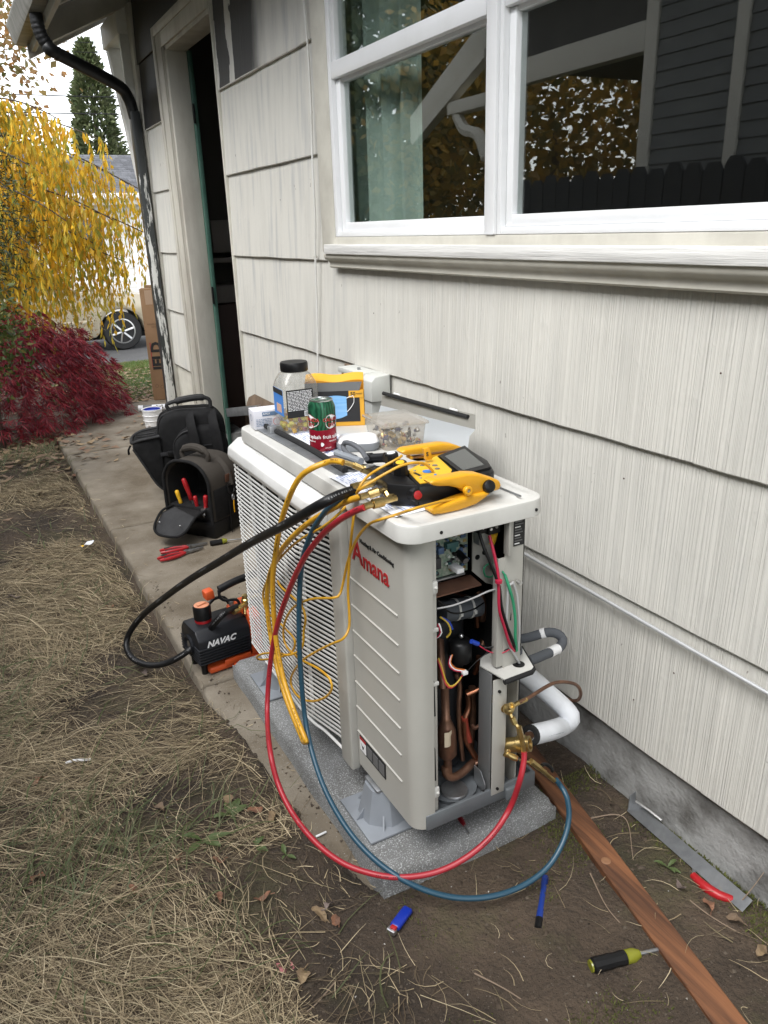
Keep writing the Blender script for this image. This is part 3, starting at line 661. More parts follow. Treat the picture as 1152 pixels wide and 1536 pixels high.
mb = MB(); mb.cyl((.822, 1.2118, .7719), (.822, 1.2112, .7717), .0065, n=18); mb.build('capacitor_top', M['steel_dull'], pc)
mb = MB(); mb.box(.795, .812, 1.202, 1.238, .752, .762, .001); mb.build('connector', M['white'], pc)
mb = MB(); mb.box(.728, .835, 1.232, 1.240, .730, .734, .001); mb.build('board_rail', M['galv'], U)
mb = MB(); mb.prism([(1.195, .716), (1.236, .722), (1.236, .725), (1.195, .719)], .729, .850, 'x'); mb.build('shelf', mat('copper_toned_shelf', (.22, .11, .075), .4, .6, col2=(.13, .07, .05), nscale=12), U)
mb = MB(); mb.prism([(.850, .868), (.905, .868), (.905, .690), (.885, .700), (.850, .735)], 1.228, 1.231, 'y'); sp = mb.build('side_plate', M['galv'], U)
sp.data.materials[0] = M['unit']
for x, z in ((.862, .765), (.880, .772), (.882, .798), (.862, .815)):
    mb = MB(); mb.cyl((x, 1.2285, z), (x, 1.2272, z), .006, n=12); mb.build('hole', M['black'], sp)
mb = MB(); mb.box(.850, .890, 1.205, 1.228, .800, .860, .004); mb.build('terminal_housing', M['galv'], U)
mb = MB(); mb.box(.832, .852, 1.180, 1.205, .838, .864, .003); mb.box(.854, .884, 1.178, 1.205, .832, .864, .003); tb = mb.build('terminal_block', M['black'], U)
for p in ((.858, 1.1775, .846), (.872, 1.1775, .848), (.84, 1.1795, .852)):
    mb = MB(); mb.cyl(p, (p[0], p[1] - .003, p[2]), .003, n=8); mb.build('terminal_screw', M['steel'], tb)
mb = MB(); mb.cyl((.884, 1.21, .80), (.884, 1.20, .825), .008, n=10); mb.build('fuse', M['yellow_flat'], U)
# right post, fold and data plate
mb = MB(); mb.box(.889, .936, 1.1685, 1.172, .505, .867, .001); mb.box(.935, .938, 1.172, 1.215, .19, .867, .001); po = mb.build('corner_post', M['unit'], U)
mb = MB(); mb.box(.872, .8745, 1.170, 1.186, .525, .78, .001); mb.box(.872, .890, 1.1685, 1.172, .525, .78, .001); mb.box(.884, .8885, 1.150, 1.168, .79, .867, .001); mb.build('inner_post', M['unit'], U)
mb = MB(); mb.box(.909, .9355, 1.1670, 1.1685, .800, .858, 0); dp = mb.build('data_plate', M['ink'], U)
for k in range(9):
    mb = MB(); mb.box(.911, .911 + .022 * (0.55 + .45 * ((k * 37) % 10) / 10), 1.1664, 1.1671, .804 + k * .006, .8062 + k * .006, 0); mb.build('plate_text', lm if k % 3 else M['ink_white'], dp)
# valve bracket
bz = .517
tp = [(0.8745,1.229,0.52), (0.9491,1.241,0.52), (0.9816,1.224,0.52), (0.9488,1.138,0.52), (0.9384,1.132,0.52), (0.8663,1.13,0.52), (0.854,1.202,0.52)]
mb = MB(); mb.prism([(p[0], p[1]) for p in tp], bz, bz + .003, 'z'); br = mb.build('valve_bracket', M['unit_lid'], U)
mb = MB(); mb.tube([(p[0], p[1], bz - .004) for p in (tp[2], tp[3], tp[4], tp[5])], .0065, 8, smooth=False); mb.build('edge_foam', M['black_matte'], br)
for q in ((733, 987, 752, 1001), (741, 984, 760, 998)):
    pass
c1 = (0.9276,1.162,0.521); mb = MB(); mb.cyl((c1[0], c1[1], bz + .0032), (c1[0], c1[1], bz + .0040), .0135, n=20); mb.build('knockout_hole', M['black'], br)
c2 = (0.9519,1.203,0.521); mb = MB(); mb.lathe([(.012, 0), (.0145, .002), (.0145, .012), (.010, .014), (.010, .021), (.007, .021)], (c2[0], c2[1], bz + .003), n=14); mb.build('conduit_bushing', M['foam_grey'], br)
for a, b in (((0.8927,1.219,0.521), (0.8908,1.165,0.521)), ((0.9077,1.22,0.521), (0.9071,1.168,0.521))):
    mb = MB(); mb.tube([(a[0], a[1], bz + .003), (b[0], b[1], bz + .003)], .0018, 6, smooth=False); mb.build('stiffening_rib', M['unit'], br)
mb = MB(); mb.box(.861, .8965, 1.1615, 1.1645, .196, .500, .001); mb.build('front_strip', M['unit'], U)
mb = MB(); mb.box(.8965, .8985, 1.1630, 1.222, .205, .516, .0005); mb.box(.898, .938, 1.222, 1.225, .205, .516, .0005); mb.build('valve_plate', M['unit'], U)
mb = MB(); mb.box(.858, .8605, 1.166, (0.86,1.211,0.4243)[1], .205, .514, .0005); mb.build('bracket_side', mat('dark_zinc_sheet', (.20, .205, .205), .5, .4), U)  # dark grey sheet-metal side of the valve bracket
mb = MB(); mb.prism([(1.172, .200), (1.215, .205), (1.215, .250), (1.190, .250), (1.172, .225)], .850, .852, 'x'); mb.build('bracket_foot', M['galv'], U)
for p in ((.876, 1.161, .470), (.876, 1.161, .212), (.845, 1.171, .21)):
    mb = MB(); mb.cyl(p, (p[0], p[1] - .004, p[2]), .0035, n=8); mb.build('screw', M['black'], U)
# compressor and its cover
mb = MB(); mb.lathe([(.072, 0), (.076, .02), (.076, .40), (.070, .425), (.045, .44), (.01, .443)], (.815, 1.345, .215), n=32); cp = mb.build('compressor', mat('black_compressor_paint', (.022, .023, .025), .32), U, angle=50)
mb = MB(); mb.lathe([(.024, 0), (.026, .004), (.026, .045), (.020, .052), (.006, .053)], (0.8272,1.24,0.5223), n=20); cp2 = mb.build('terminal_cap', M['black'], U, angle=50)
mb = MB(); mb.ball((0.8272,1.235,0.5845), .0055, 10); mb.build('cap_nut', M['steel'], cp2)
mb = MB(); mb.lathe([(.0, .0), (.055, .0), (.06, .012), (.05, .014), (.0, .014)], (.800, 1.235, .191), n=28, cap=False); mb.build('compressor_foot', M['tray'], U)
mb = MB(); mb.lathe([(.0305, -.004), (.0325, 0), (.0305, .004)], (.792, 1.210, .208), n=24); mb.build('tray_ring', M['steel_dull'], U)
a, b = Vector((0.7922,1.26,0.6412)), Vector((0.8895,1.26,0.6309)); mb = MB(); mb.cyl(a, b, .024, n=24); fr_ = mb.build('foam_sleeve', M['foam_grey'], U)
for t in (.35, .72):
    c = a.lerp(b, t); d = (b - a).normalized(); mb = MB(); mb.cyl(c - d * .0025, c + d * .0025, .0252, n=24); mb.box(-.003, .003, -.030, -.024, -.004, .004, M=Matrix.Translation(c)); mb.build('cable_tie', M['unit_lid'], fr_)
# copper work
def pipe(nm, pts, r, m, n=12, par=None, step=.008): 
    mb = MB(); mb.tube(pts, r, n, step=step); return mb.build(nm, m, par or U, angle=60)
mb = MB(); p0 = Vector((0.7711,1.215,0.4867)); p1 = Vector((0.7788,1.215,0.2559)); L_ = (p1 - p0).length
mb.lathe([(.0092, 0), (.0092, L_ * .33), (.0105, L_ * .335), (.0105, L_ * .36), (.0155, L_ * .42), (.0215, L_ * .50), (.0215, L_ * .76), (.0145, L_ * .80), (.0095, L_ * .83), (.0095, L_)], p0, p1 - p0, 22); mu = mb.build('muffler', M['copper_dark'], U, angle=50)
lc = Vector((0.7655,1.191,0.3667)); mb = MB()
mb.sheet(lambda u, v: (lc.x - .0085 + .019 * u, lc.y + .004 * abs(u - .45) * 2, lc.z - .019 + .038 * v), 6, 1); mb.build('muffler_label', mat('cream_label', (.52, .44, .32), .7), mu, flip=False)
pipe('copper_pipe', [(0.7718,1.215,0.2771), (0.7715,1.212,0.261), (0.7863,1.21,0.2453), (0.815,1.215,0.2411), (0.8475,1.225,0.2452), (0.8838,1.25,0.2309)], .0095, M['copper_dark'])
pipe('copper_pipe', [(0.766,1.215,0.4851), (0.7724,1.23,0.5281), (0.7946,1.27,0.5674)], .009, M['copper_dark'])
pipe('copper_pipe', [(0.8386,1.23,0.435), (0.8567,1.225,0.4403), (0.8712,1.22,0.4452), (0.8805,1.22,0.4298), (0.8791,1.22,0.4022), (0.8777,1.22,0.3742)], .0058, M['copper'])
pipe('filter_drier', [(0.8776,1.22,0.3778), (0.8747,1.22,0.3247), (0.8736,1.22,0.2737)], .0098, M['black'])
pipe('copper_pipe', [(0.8736,1.22,0.2737), (0.8697,1.222,0.2477), (0.8588,1.225,0.2426)], .006, M['copper_dark'])
pipe('copper_pipe', [(0.8558,1.25,0.4283), (0.8545,1.245,0.3855), (0.8403,1.24,0.3613), (0.8424,1.24,0.3152), (0.856,1.235,0.2763), (0.8697,1.23,0.2461)], .0072, M['copper'])
pipe('red_sleeve', [(0.84,1.24,0.3689), (0.8438,1.24,0.3387), (0.8509,1.236,0.3016)], .0078, mat('red_brown_sleeve', (.22, .035, .02), .4))
pipe('copper_pipe', [(0.8805,1.27,0.4195), (0.8796,1.265,0.3502), (0.8713,1.26,0.2634)], .0085, M['copper_dark'])
pipe('copper_pipe', [(0.8591,1.235,0.343), (0.8595,1.225,0.3418), (0.8689,1.22,0.3487)], .005, M['copper_dark'])
pipe('copper_pipe', [(0.948,1.33,0.4745), (0.9741,1.34,0.4981), (1,1.36,0.4994)], .010, M['copper_dark']); pipe('copper_pipe', [(0.9347,1.33,0.6226), (0.9391,1.32,0.6051), (0.9399,1.32,0.5529)], .011, M['copper_dark'])
pipe('copper_pipe', [(0.8299,1.26,0.4768), (0.8374,1.255,0.4423), (0.8306,1.25,0.3946), (0.8344,1.25,0.321), (0.8421,1.25,0.2437)], .0055, M['copper_dark'])
pipe('copper_pipe', [(0.8876,1.27,0.4527), (0.8913,1.265,0.4718), (0.8911,1.26,0.5006)], .0065, M['copper']); pipe('copper_pipe', [(0.8408,1.32,0.6479), (0.8734,1.31,0.6386), (0.9066,1.3,0.6139), (0.9147,1.3,0.5519)], .0065, M['copper'])
# wiring
def wire(pts, r, col): pipe('wire', pts, r, col, 7)
wb = M['black']; wr = mat('crimson_wire', (.42, .015, .05), .4); wg = mat('green_wire', (.03, .26, .13), .4); wgr = mat('grey_wire', (.42, .42, .42), .45); ww = M['white']; wo_ = mat('orange_wire', (.55, .15, .02), .45); wbl = mat('blue_wire', (.02, .06, .40), .4); wye = mat('yellow_wire', (.6, .42, .05), .45)
wire([(0.8326,1.18,0.8414), (0.8337,1.165,0.8148), (0.8502,1.155,0.7665), (0.8623,1.15,0.7254), (0.8685,1.15,0.6814), (0.8849,1.152,0.6325), (0.9041,1.155,0.5873), (0.9178,1.16,0.558)], .0036, wb)
wire([(0.8534,1.175,0.8343), (0.8547,1.16,0.8001), (0.8597,1.152,0.758), (0.8593,1.148,0.7225), (0.8621,1.148,0.6763), (0.8783,1.15,0.629), (0.8947,1.154,0.5858), (0.9108,1.158,0.5595)], .0033, wr)
wire([(0.8826,1.16,0.7462), (0.8895,1.15,0.7138), (0.8991,1.15,0.6808), (0.9056,1.15,0.6401), (0.9085,1.152,0.5987), (0.918,1.158,0.559)], .0034, wg)
wire([(0.8826,1.16,0.7462), (0.8917,1.2,0.7497), (0.8854,1.215,0.7502), (0.8702,1.215,0.7431), (0.8739,1.215,0.7237), (0.8912,1.215,0.7179), (0.8991,1.212,0.731), (0.8855,1.18,0.7513), (0.8826,1.16,0.7462)], .0020, wg)
wire([(0.9037,1.16,0.7213), (0.892,1.158,0.7175), (0.8874,1.155,0.6817), (0.8871,1.155,0.6352), (0.896,1.158,0.5835), (0.911,1.158,0.5546), (0.9319,1.165,0.5197)], .0030, wgr)
wire([(0.9036,1.16,0.7244), (0.9132,1.158,0.6967), (0.9186,1.156,0.6495), (0.9221,1.156,0.6008), (0.9231,1.16,0.558)], .0028, wgr)
wire([(0.7341,1.185,0.6981), (0.772,1.182,0.6966), (0.8195,1.18,0.7014), (0.8596,1.178,0.7085), (0.8871,1.176,0.7053), (0.9016,1.172,0.6908)], .0020, wgr)
wire([(0.7389,1.19,0.7141), (0.7579,1.19,0.697), (0.7935,1.19,0.6919), (0.8431,1.19,0.6986), (0.8818,1.185,0.7029), (0.9025,1.178,0.6974), (0.9092,1.172,0.6685), (0.9071,1.17,0.6305)], .0024, wb)
wire([(0.756,1.215,0.6897), (0.7902,1.21,0.6609), (0.8372,1.21,0.6558), (0.8822,1.23,0.6523)], .0020, wb)
wire([(0.7637,1.22,0.656), (0.7802,1.215,0.638), (0.7868,1.215,0.6155), (0.7799,1.22,0.6024)], .0022, wye); wire([(0.7686,1.22,0.6531), (0.7835,1.215,0.6402), (0.7918,1.215,0.6204)], .0022, wbl)
for dx, c in ((0, wr), (3, ww), (6, M['black']), (1.5, ww)): wire([(0.7461,1.2,0.6391), (.744 + dx * .0012, 1.198, .655), (.7495 + dx * .001, 1.196, .635 - dx * .0006), (.742 + dx * .0008, 1.20, .622), (.733, 1.205, .626)], .0016, c)
for k, c in enumerate((wr, ww, wo_)): 
    o_ = Vector((k * .0022, 0, k * .0018)); wire([Vector((0.7899,1.22,0.5525)) + o_, Vector((0.7815,1.215,0.5396)) + o_, Vector((0.7901,1.21,0.5247)) + o_, Vector((0.8125,1.205,0.5152)) + o_], .0019, c)
for k, c in enumerate((wr, wo_, wye)):
    o_ = Vector((k * .0014, 0, k * .0018)); wire([Vector((0.8125,1.205,0.5119)) + o_, Vector((0.8005,1.205,0.4958)) + o_, Vector((0.7817,1.205,0.4854)) + o_, Vector((0.7697,1.21,0.4967)) + o_, Vector((0.7628,1.22,0.5364)) + o_, Vector((0.7625,1.23,0.5477)) + o_], .0018, c)
mb = MB(); cc = Vector((0.8126,1.2,0.5162)); mb.box(-.006, .006, -.005, .005, -.004, .004, .001, M=Matrix.Translation(cc)); mb.build('plug', M['white'], U)
wire([(0.8466,1.2,0.5761), (0.8293,1.2,0.5878)], .0055, wbl); wire([(0.8483,1.2,0.5723), (0.8675,1.185,0.5576), (0.8864,1.17,0.5561), (0.9068,1.16,0.5679)], .0014, wr); wire([(0.8483,1.2,0.5756), (0.8762,1.185,0.5615), (0.8916,1.17,0.561), (0.9085,1.16,0.5706)], .0014, wb)
wire([(0.8711,1.19,0.5573), (0.8401,1.195,0.5381), (0.8178,1.2,0.5162)], .0010, wb); wire([(0.8858,1.17,0.5806), (0.8724,1.18,0.5717), (0.8552,1.19,0.5687)], .0016, wb)
mb = MB(); c = Vector((0.918,1.163,0.721)); mb.cyl(c, c + Vector((0, -.012, 0)), .0045, n=10); mb.build('screw', M['steel'], U)
mb = MB(); c = Vector((0.8566,1.145,0.7438)); mb.cyl(c + Vector((0, 0, -.003)), c + Vector((0, 0, .003)), .0075, n=12); mb.build('cable_tie', wr, U)
# service valves
def hexnut(mb, p, d, r, L, n=6): mb.lathe([(r * .9, 0), (r, .0015), (r, L - .0015), (r * .9, L)], p, d, n)
uv = MB(); p = Vector((0.893,1.15,0.4209)); uv.lathe([(.0105, 0), (.0105, .045)], p + Vector((0, .055, 0)), (0, -1, 0), 14); uv.ball((0.8916,1.146,0.4272), .0125, 14); uv.lathe([(.0055, -.004), (.0085, 0), (.0085, .010), (.0050, .010), (.0046, .004)], (0.8901,1.142,0.4369), (.1, -.8, .6), 16)
uv.build('liquid_valve', M['brass'], U, angle=40)
lv = MB(); lv.lathe([(.0175, 0), (.0175, .030), (.0200, .032), (.0200, .050), (.0175, .052), (.0175, .060), (.0125, .060), (.0115, .045), (.009, .045)], (0.9057,1.175,0.3089), (.62, -.72, .30), 22, cap=False); lv.build('suction_valve', M['brass'], U, angle=40)
wv = MB(); wv.tube([(0.8792,1.14,0.3242), (0.8861,1.132,0.3179), (0.9013,1.125,0.3077)], lambda t: .0045 + .004 * abs(math.sin(t * 7)), 10); wv.box(-.008, .004, -.003, .003, -.009, .009, .002, M=Matrix.Translation((0.8828,1.135,0.3225)) @ Matrix.Rotation(.6, 4, 'Y')); wv.build('service_port', M['brass'], U, angle=40)

# ------------------------------------------------------------ things on the lid
ZL = .9072
# soda can
t = thing('soda_can', 'green and red soda can standing open on the unit lid', 'soda can', (.736, 1.712, ZL))
def can_mat():
    m = mat('printed_can', (.3, .01, .02), .25, .35); t_ = m.node_tree; N = t_.nodes; L = t_.links; b = N['Principled BSDF']
    tc = N.new('ShaderNodeTexCoord'); sx = N.new('ShaderNodeSeparateXYZ'); L.new(tc.outputs['Object'], sx.inputs[0])
    wv = N.new('ShaderNodeTexWave'); wv.inputs['Scale'].default_value = 40; wv.inputs['Distortion'].default_value = 6; wv.inputs['Detail'].default_value = 1; L.new(tc.outputs['Object'], wv.inputs[0])
    g = N.new('ShaderNodeMix'); g.data_type = 'RGBA'; L.new(wv.outputs[1], g.inputs[0]); g.inputs[6].default_value = (.010, .055, .028, 1); g.inputs[7].default_value = (.025, .14, .07, 1)
    nz = N.new('ShaderNodeTexNoise'); nz.inputs['Scale'].default_value = 30; L.new(tc.outputs['Object'], nz.inputs[0])
    a = N.new('ShaderNodeMath'); a.operation = 'MULTIPLY_ADD'; L.new(nz.outputs[0], a.inputs[0]); a.inputs[1].default_value = .02; L.new(sx.outputs[2], a.inputs[2])
    r = N.new('ShaderNodeMath'); r.operation = 'GREATER_THAN'; L.new(a.outputs[0], r.inputs[0]); r.inputs[1].default_value = .068
    x = N.new('ShaderNodeMix'); x.data_type = 'RGBA'; L.new(r.outputs[0], x.inputs[0]); x.inputs[6].default_value = (.30, .012, .028, 1); L.new(g.outputs[2], x.inputs[7]); L.new(x.outputs[2], b.inputs['Base Color']); return m
mb = MB(); mb.lathe([(.022, .001), (.026, 0), (.0335, .009), (.0337, .012), (.0337, .108), (.0325, .113), (.0280, .1235), (.0275, .125)], n=40, cap=True); body = mb.build('can_body', can_mat(), t, False, angle=50)
mb = MB(); mb.lathe([(.0272, .1245), (.0285, .1262), (.0282, .128), (.0268, .1282), (.0258, .1245), (.0, .1240)], n=40, cap=False); mb.build('can_top', M['steel'], t, False, angle=50)
mb = MB(); mb.lathe([(0, 0), (.0085, 0), (.0085, .0006), (0, .0006)], (-.010, -.008, .1243), n=16, cap=False); mb.build('opening', M['black'], t, False)
mb = MB(); mb.box(-.004, .016, -.006, .006, .1252, .1262, .0005); mb.build('pull_tab', M['steel'], t, False)
def on_can(s, size, m_, z, ang, **k):
    me = text_mesh(s, size, **k); rr = .0341
    for v in me.vertices:
        th = R(ang) + v.co.x / rr; h = rr + v.co.z
        v.co = (h * math.cos(th), h * math.sin(th), z + v.co.y)
    me.materials.clear(); link('lettering', me, m_, body, False, 0)
def can_patch(z, ang, wd, hgt, m_, rr=.03385):
    mb = MB(); n = 20; c0 = mb.bm.verts.new((rr * math.cos(R(ang)), rr * math.sin(R(ang)), z)); ring = []
    for k in range(n):
        a = 2 * PI * k / n; q = 1 + .13 * math.cos(3 * a); th = R(ang) + wd * q * math.cos(a) / rr
        ring.append(mb.bm.verts.new((rr * math.cos(th), rr * math.sin(th), z + hgt * q * math.sin(a))))
    for k in range(n): mb.bm.faces.new((c0, ring[k], ring[(k + 1) % n]))
    mb.build('emblem', m_, body, False, angle=0)
for ang in (-168, -68):
    can_patch(.077, ang, .0225, .0175, M['ink_red'], .03378); can_patch(.077, ang, .0210, .0162, M['ink_white'], .03390)
    on_can('CANADA', .0120, M['ink_red'], .0815, ang, ext=.0002, off=.0003); on_can('DRY', .0125, M['ink_red'], .0690, ang, ext=.0002, off=.0003)
    on_can('fruit splash', .0125, M['ink_white'], .040, ang, ext=.0002, off=.0001); on_can('GINGER ALE', .0045, M['ink_white'], .029, ang, ext=.0002)
for ang in (-118,):
    can_patch(.022, ang, .004, .005, M['ink_white']); on_can('12 FL OZ', .004, M['ink_white'], .013, ang + 24, ext=.0002)

# ear-plug jar
t = thing('plastic_jar', 'clear square jar with black lid and yellow contents', 'jar', (.758, 1.930, ZL), R(-3))
W_, D_ = .049, .047
def sq(w_, d_, z, r=.010): return [(x, y, z) for x, y in rrect(-w_, w_, -d_, d_, r, 4)]
def loft(mb, rings, cap0=True, cap1=True):
    rr = [[mb.bm.verts.new(p) for p in q] for q in rings]
    for a, b in zip(rr, rr[1:]):
        for i in range(len(a)): mb.bm.faces.new((a[i], a[(i + 1) % len(a)], b[(i + 1) % len(b)], b[i]))
    if cap0: mb.bm.faces.new(list(reversed(rr[0])))
    if cap1: mb.bm.faces.new(rr[-1])
M['clear'] = glass_mat('clear_plastic', (.93, .94, .94), 1.45, .04, .16, (.62, .60, .56))
mb = MB(); loft(mb, [sq(W_ - .004, D_ - .004, .001), sq(W_, D_, .006), sq(W_, D_, .125), sq(W_ - .003, D_ - .003, .138, .014), sq(W_ * .80, D_ * .80, .155, .020), sq(W_ * .66, D_ * .66, .163, .026), sq(W_ * .64, D_ * .64, .170, .028)], cap1=False); jb = mb.build('jar_body', M['clear'], t, False, angle=40)
mb = MB(); mb.lathe([(.0355, .164), (.037, .166), (.037, .184), (.035, .188), (.0, .188)], n=36, cap=False); mb.build('jar_lid', M['black'], t, False, angle=40)
mb = MB(); mb.box(-W_ - .0012, -W_ - .0004, -D_ + .008, D_ - .008, .052, .122); lb = mb.build('front_label', M['ink_blue'], t, False)
mb = MB(); mb.box(-W_ - .0018, -W_ - .0013, -D_ + .008, D_ - .008, .108, .122); mb.build('label_band', M['ink'], lb, False)
for k in range(4):
    mb = MB(); mb.box(-W_ - .0018, -W_ - .0013, -.022 + k * .010, -.016 + k * .010, .060, .082); mb.build('label_picture', mat('pale_orange_print', (.75, .42, .20), .6) if k == 0 else bpy.data.materials['pale_orange_print'], lb, False)
mb = MB(); mb.box(-W_ + .006, W_ - .018, -D_ - .0012, -D_ - .0004, .048, .122); lb = mb.build('back_label', M['ink'], t, False)
def text_lines(par, x0, x1, z0, z1, n, m_, y, h=.0016, gap=.12, seed=1):
    q = random.Random(seed); mb = MB()
    for k in range(n):
        z = z1 - (k + .5) * (z1 - z0) / n; x = x0
        while x < x1 - .002:
            l = q.uniform(.003, .011); e = min(x1, x + l); mb.box(x, e, y - .0004, y, z - h / 2, z + h / 2); x = e + q.uniform(.0012, .0022)
    return kind(mb.build('small_print', m_, par, False, angle=0), 'stuff')
text_lines(lb, -W_ + .009, W_ - .021, .066, .119, 14, M['ink_white'], -D_ - .0013, .0017)
mb = MB(); mb.box(.004, W_ - .020, -D_ - .0018, -D_ - .0013, .050, .064); mb.build('barcode_patch', M['ink_white'], lb, False)
for k in range(9):
    mb = MB(); mb.box(.006 + k * .0023, .0068 + k * .0023 + (k % 3) * .0003, -D_ - .0022, -D_ - .0019, .052, .062); mb.build('bar', M['ink'], lb, False)
q = random.Random(5); mm = [M['yellow_flat'], mat('pale_yellow_foam', (.72, .62, .10), .7), mat('dusty_pink_foam', (.42, .16, .16), .8)]
for k in range(70):
    x, y, z = q.uniform(-W_ + .010, W_ - .010), q.uniform(-D_ + .010, D_ - .010), .008 + .040 * q.random() ** 1.1
    a, b, c_ = q.uniform(0, 6), q.uniform(0, 6), q.uniform(0, 6)
    mb = MB(); mb.lathe([(.0045, 0), (.006, .004), (.006, .010), (.004, .013)], n=8, M=Matrix.Translation((x, y, z)) @ Matrix.Rotation(a, 4, 'Z') @ Matrix.Rotation(b, 4, 'X') @ Matrix.Rotation(c_, 4, 'Y')); mb.build('foam_plug', mm[0] if q.random() < .4 else mm[1] if q.random() < .75 else mm[2], t, False)

# mask box
t = thing('mask_box', 'open yellow and black box of blue face masks', 'box', (.885, 1.955, ZL), R(-27))
W2, D2, H2 = .080, .045, .125
bk = mat('black_carton_print', (.018, .018, .02), .5); yk = mat('amber_carton', (.70, .36, .03), .6)
mb = MB(); mb.box(-W2, W2, -D2, -D2 + .001, 0, .100); mb.box(-W2, W2, D2 - .001, D2, 0, H2); mb.box(-W2, -W2 + .001, -D2, D2, 0, H2); mb.box(W2 - .001, W2, -D2, D2, 0, H2); mb.box(-W2, W2, -D2, D2, 0, .001)
bx = mb.build('carton', yk, t, False)
mb = MB(); mb.box(-W2, W2 - .012, -D2 - .0008, -D2, .012, .122); fp_ = mb.build('front_print', bk, t, False)
mb = MB(); mb.prism([(-W2, .098), (W2 - .012, .098), (W2 - .004, .122), (-W2, .122)], -D2 - .0012, -D2 - .0009, 'y'); mb.build('clear_window', mat('grey_clear_window', (.16, .165, .165), .25), fp_, False)
mb = MB(); mb.sheet(lambda u, v: (-W2 + 2 * W2 * u, -D2 + .012 + .050 * v, H2 - .002 + .012 * v + .003 * math.sin(u * 9)), 12, 3); mb.build('top_flap', yk, t, False, flip=False)
mb = MB(); mb.box(W2 - .0415, W2 - .002, -D2 - .0018, -D2 - .0013, .079, .098); mb.build('count_flag', yk, fp_, False)
lettering('50', .014, M['ink'], fp_, (W2 - .030, -D2 - .0022, .089), (1, 0, 0), (0, 0, 1), False, ext=.0002, off=.0003)
lettering('MASKS', .0055, M['ink'], fp_, (W2 - .013, -D2 - .0022, .089), (1, 0, 0), (0, 0, 1), False, ext=.0002)
mb = MB(); mb.sheet(lambda u, v: (-.030 + .062 * u, -D2 - .0016 - .0010 * math.sin(u * PI), .030 + .052 * v + .004 * math.sin(u * PI) * (1 if v > .5 else -2.2)), 12, 6); mb.build('mask_picture', mat('pale_blue_print', (.16, .40, .72), .7, col2=(.26, .50, .80), nscale=40, stretch=(.2, 1, 4)), fp_, False, flip=False)
for s_ in (-1, 1):
    mb = MB(); x0 = .001 + s_ * .031; mb.tube([(x0, -D2 - .002, .078), (x0 + s_ * .018, -D2 - .002, .084), (x0 + s_ * .020, -D2 - .002, .066), (x0 + s_ * .008, -D2 - .002, .048), (x0, -D2 - .002, .040)], .0010, 5); mb.build('ear_loop_picture', M['ink_white'], fp_, False)
for k in range(5):
    mb = MB(); mb.box(W2 + .0002, W2 + .0008, -D2 + .010, D2 - .012, .025 + k * .014, .030 + k * .014); mb.build('side_print', bk, t, False)

# little white carton
t = thing('small_carton', 'small white carton at the far end of the lid', 'box', (.708, 2.030, ZL), R(-5))
mb = MB(); mb.box(-.046, .046, -.028, .028, 0, .052, .001); cx = mb.build('carton', mat('white_card', (.66, .66, .70), .55), t, False)
mb = MB(); mb.box(-.022, .024, -.0288, -.0282, .036, .047); mb.build('blue_band', mat('slate_blue_print', (.12, .20, .33), .6), cx, False)
lettering('APEX', .009, M['ink_white'], cx, (-.010, -.0292, .0415), (1, 0, 0), (0, 0, 1), False, ext=.0002).name = 'lettering'
mb = MB(); mb.lathe([(.009, 0), (.0102, .0004), (.011, 0)], (.018, -.0286, .018), (0, -1, 0), 16, cap=False); mb.build('round_mark', mat('faded_red_print', (.55, .25, .25), .6), cx, False)
mb = MB(); mb.lathe([(.008, 0), (.0092, .0004), (.010, 0)], (-.0466, 0, .030), (-1, 0, 0), 16, cap=False); mb.build('round_mark', mat('grey_blue_print', (.25, .28, .38), .6), cx, False)
text_lines(cx, -.040, .004, .008, .030, 5, bpy.data.materials['slate_blue_print'], -.0285, .0014, seed=8)

# clear bin of small parts
t = thing('parts_bin', 'clear lidded bin of mixed small parts on the lid', 'storage bin', (.915, 1.668, ZL), R(-7))
M['bin'] = glass_mat('hazy_bin_plastic', (.92, .90, .87), 1.45, .08, .20, (.60, .56, .50))
mb = MB(); loft(mb, [[(x, y, 0) for x, y in rrect(-.052, .052, -.064, .064, .012, 4)], [(x, y, .058) for x, y in rrect(-.058, .058, -.070, .070, .014, 4)]], cap1=False); mb.build('bin_body', M['bin'], t, False, angle=50)
mb = MB(); mb.box(-.062, .062, -.074, .074, .058, .066, .003); mb.build('bin_lid', M['bin'], t, False)
q = random.Random(9); bc = [mat('part_%s' % n_, c_, .5) for n_, c_ in (('tan', (.42, .30, .14)), ('maroon', (.25, .05, .05)), ('navy', (.04, .05, .14)), ('bone', (.6, .58, .5)))] + [M['steel_dull'], M['black'], M['brass']]
for m_ in bc[:4]: m_.name = m_.name.replace('part_', 'small_part_')
for k in range(80):
    mb = MB(); s_ = q.uniform(.003, .009); x, y, z = q.uniform(-.044, .044), q.uniform(-.056, .056), .006 + .036 * q.random()
    MM = Matrix.Translation((x, y, z)) @ Matrix.Rotation(q.uniform(0, 6), 4, 'X') @ Matrix.Rotation(q.uniform(0, 6), 4, 'Z')
    if k % 2: mb.lathe([(s_ * .6, -s_), (s_ * .8, -s_ * .5), (s_ * .5, s_)], n=7, M=MM)
    else: mb.box(-s_, s_, -s_ * .6, s_ * .6, -s_ * .4, s_ * .4, M=MM)
    mb.build('small_part', q.choice(bc), t, False)

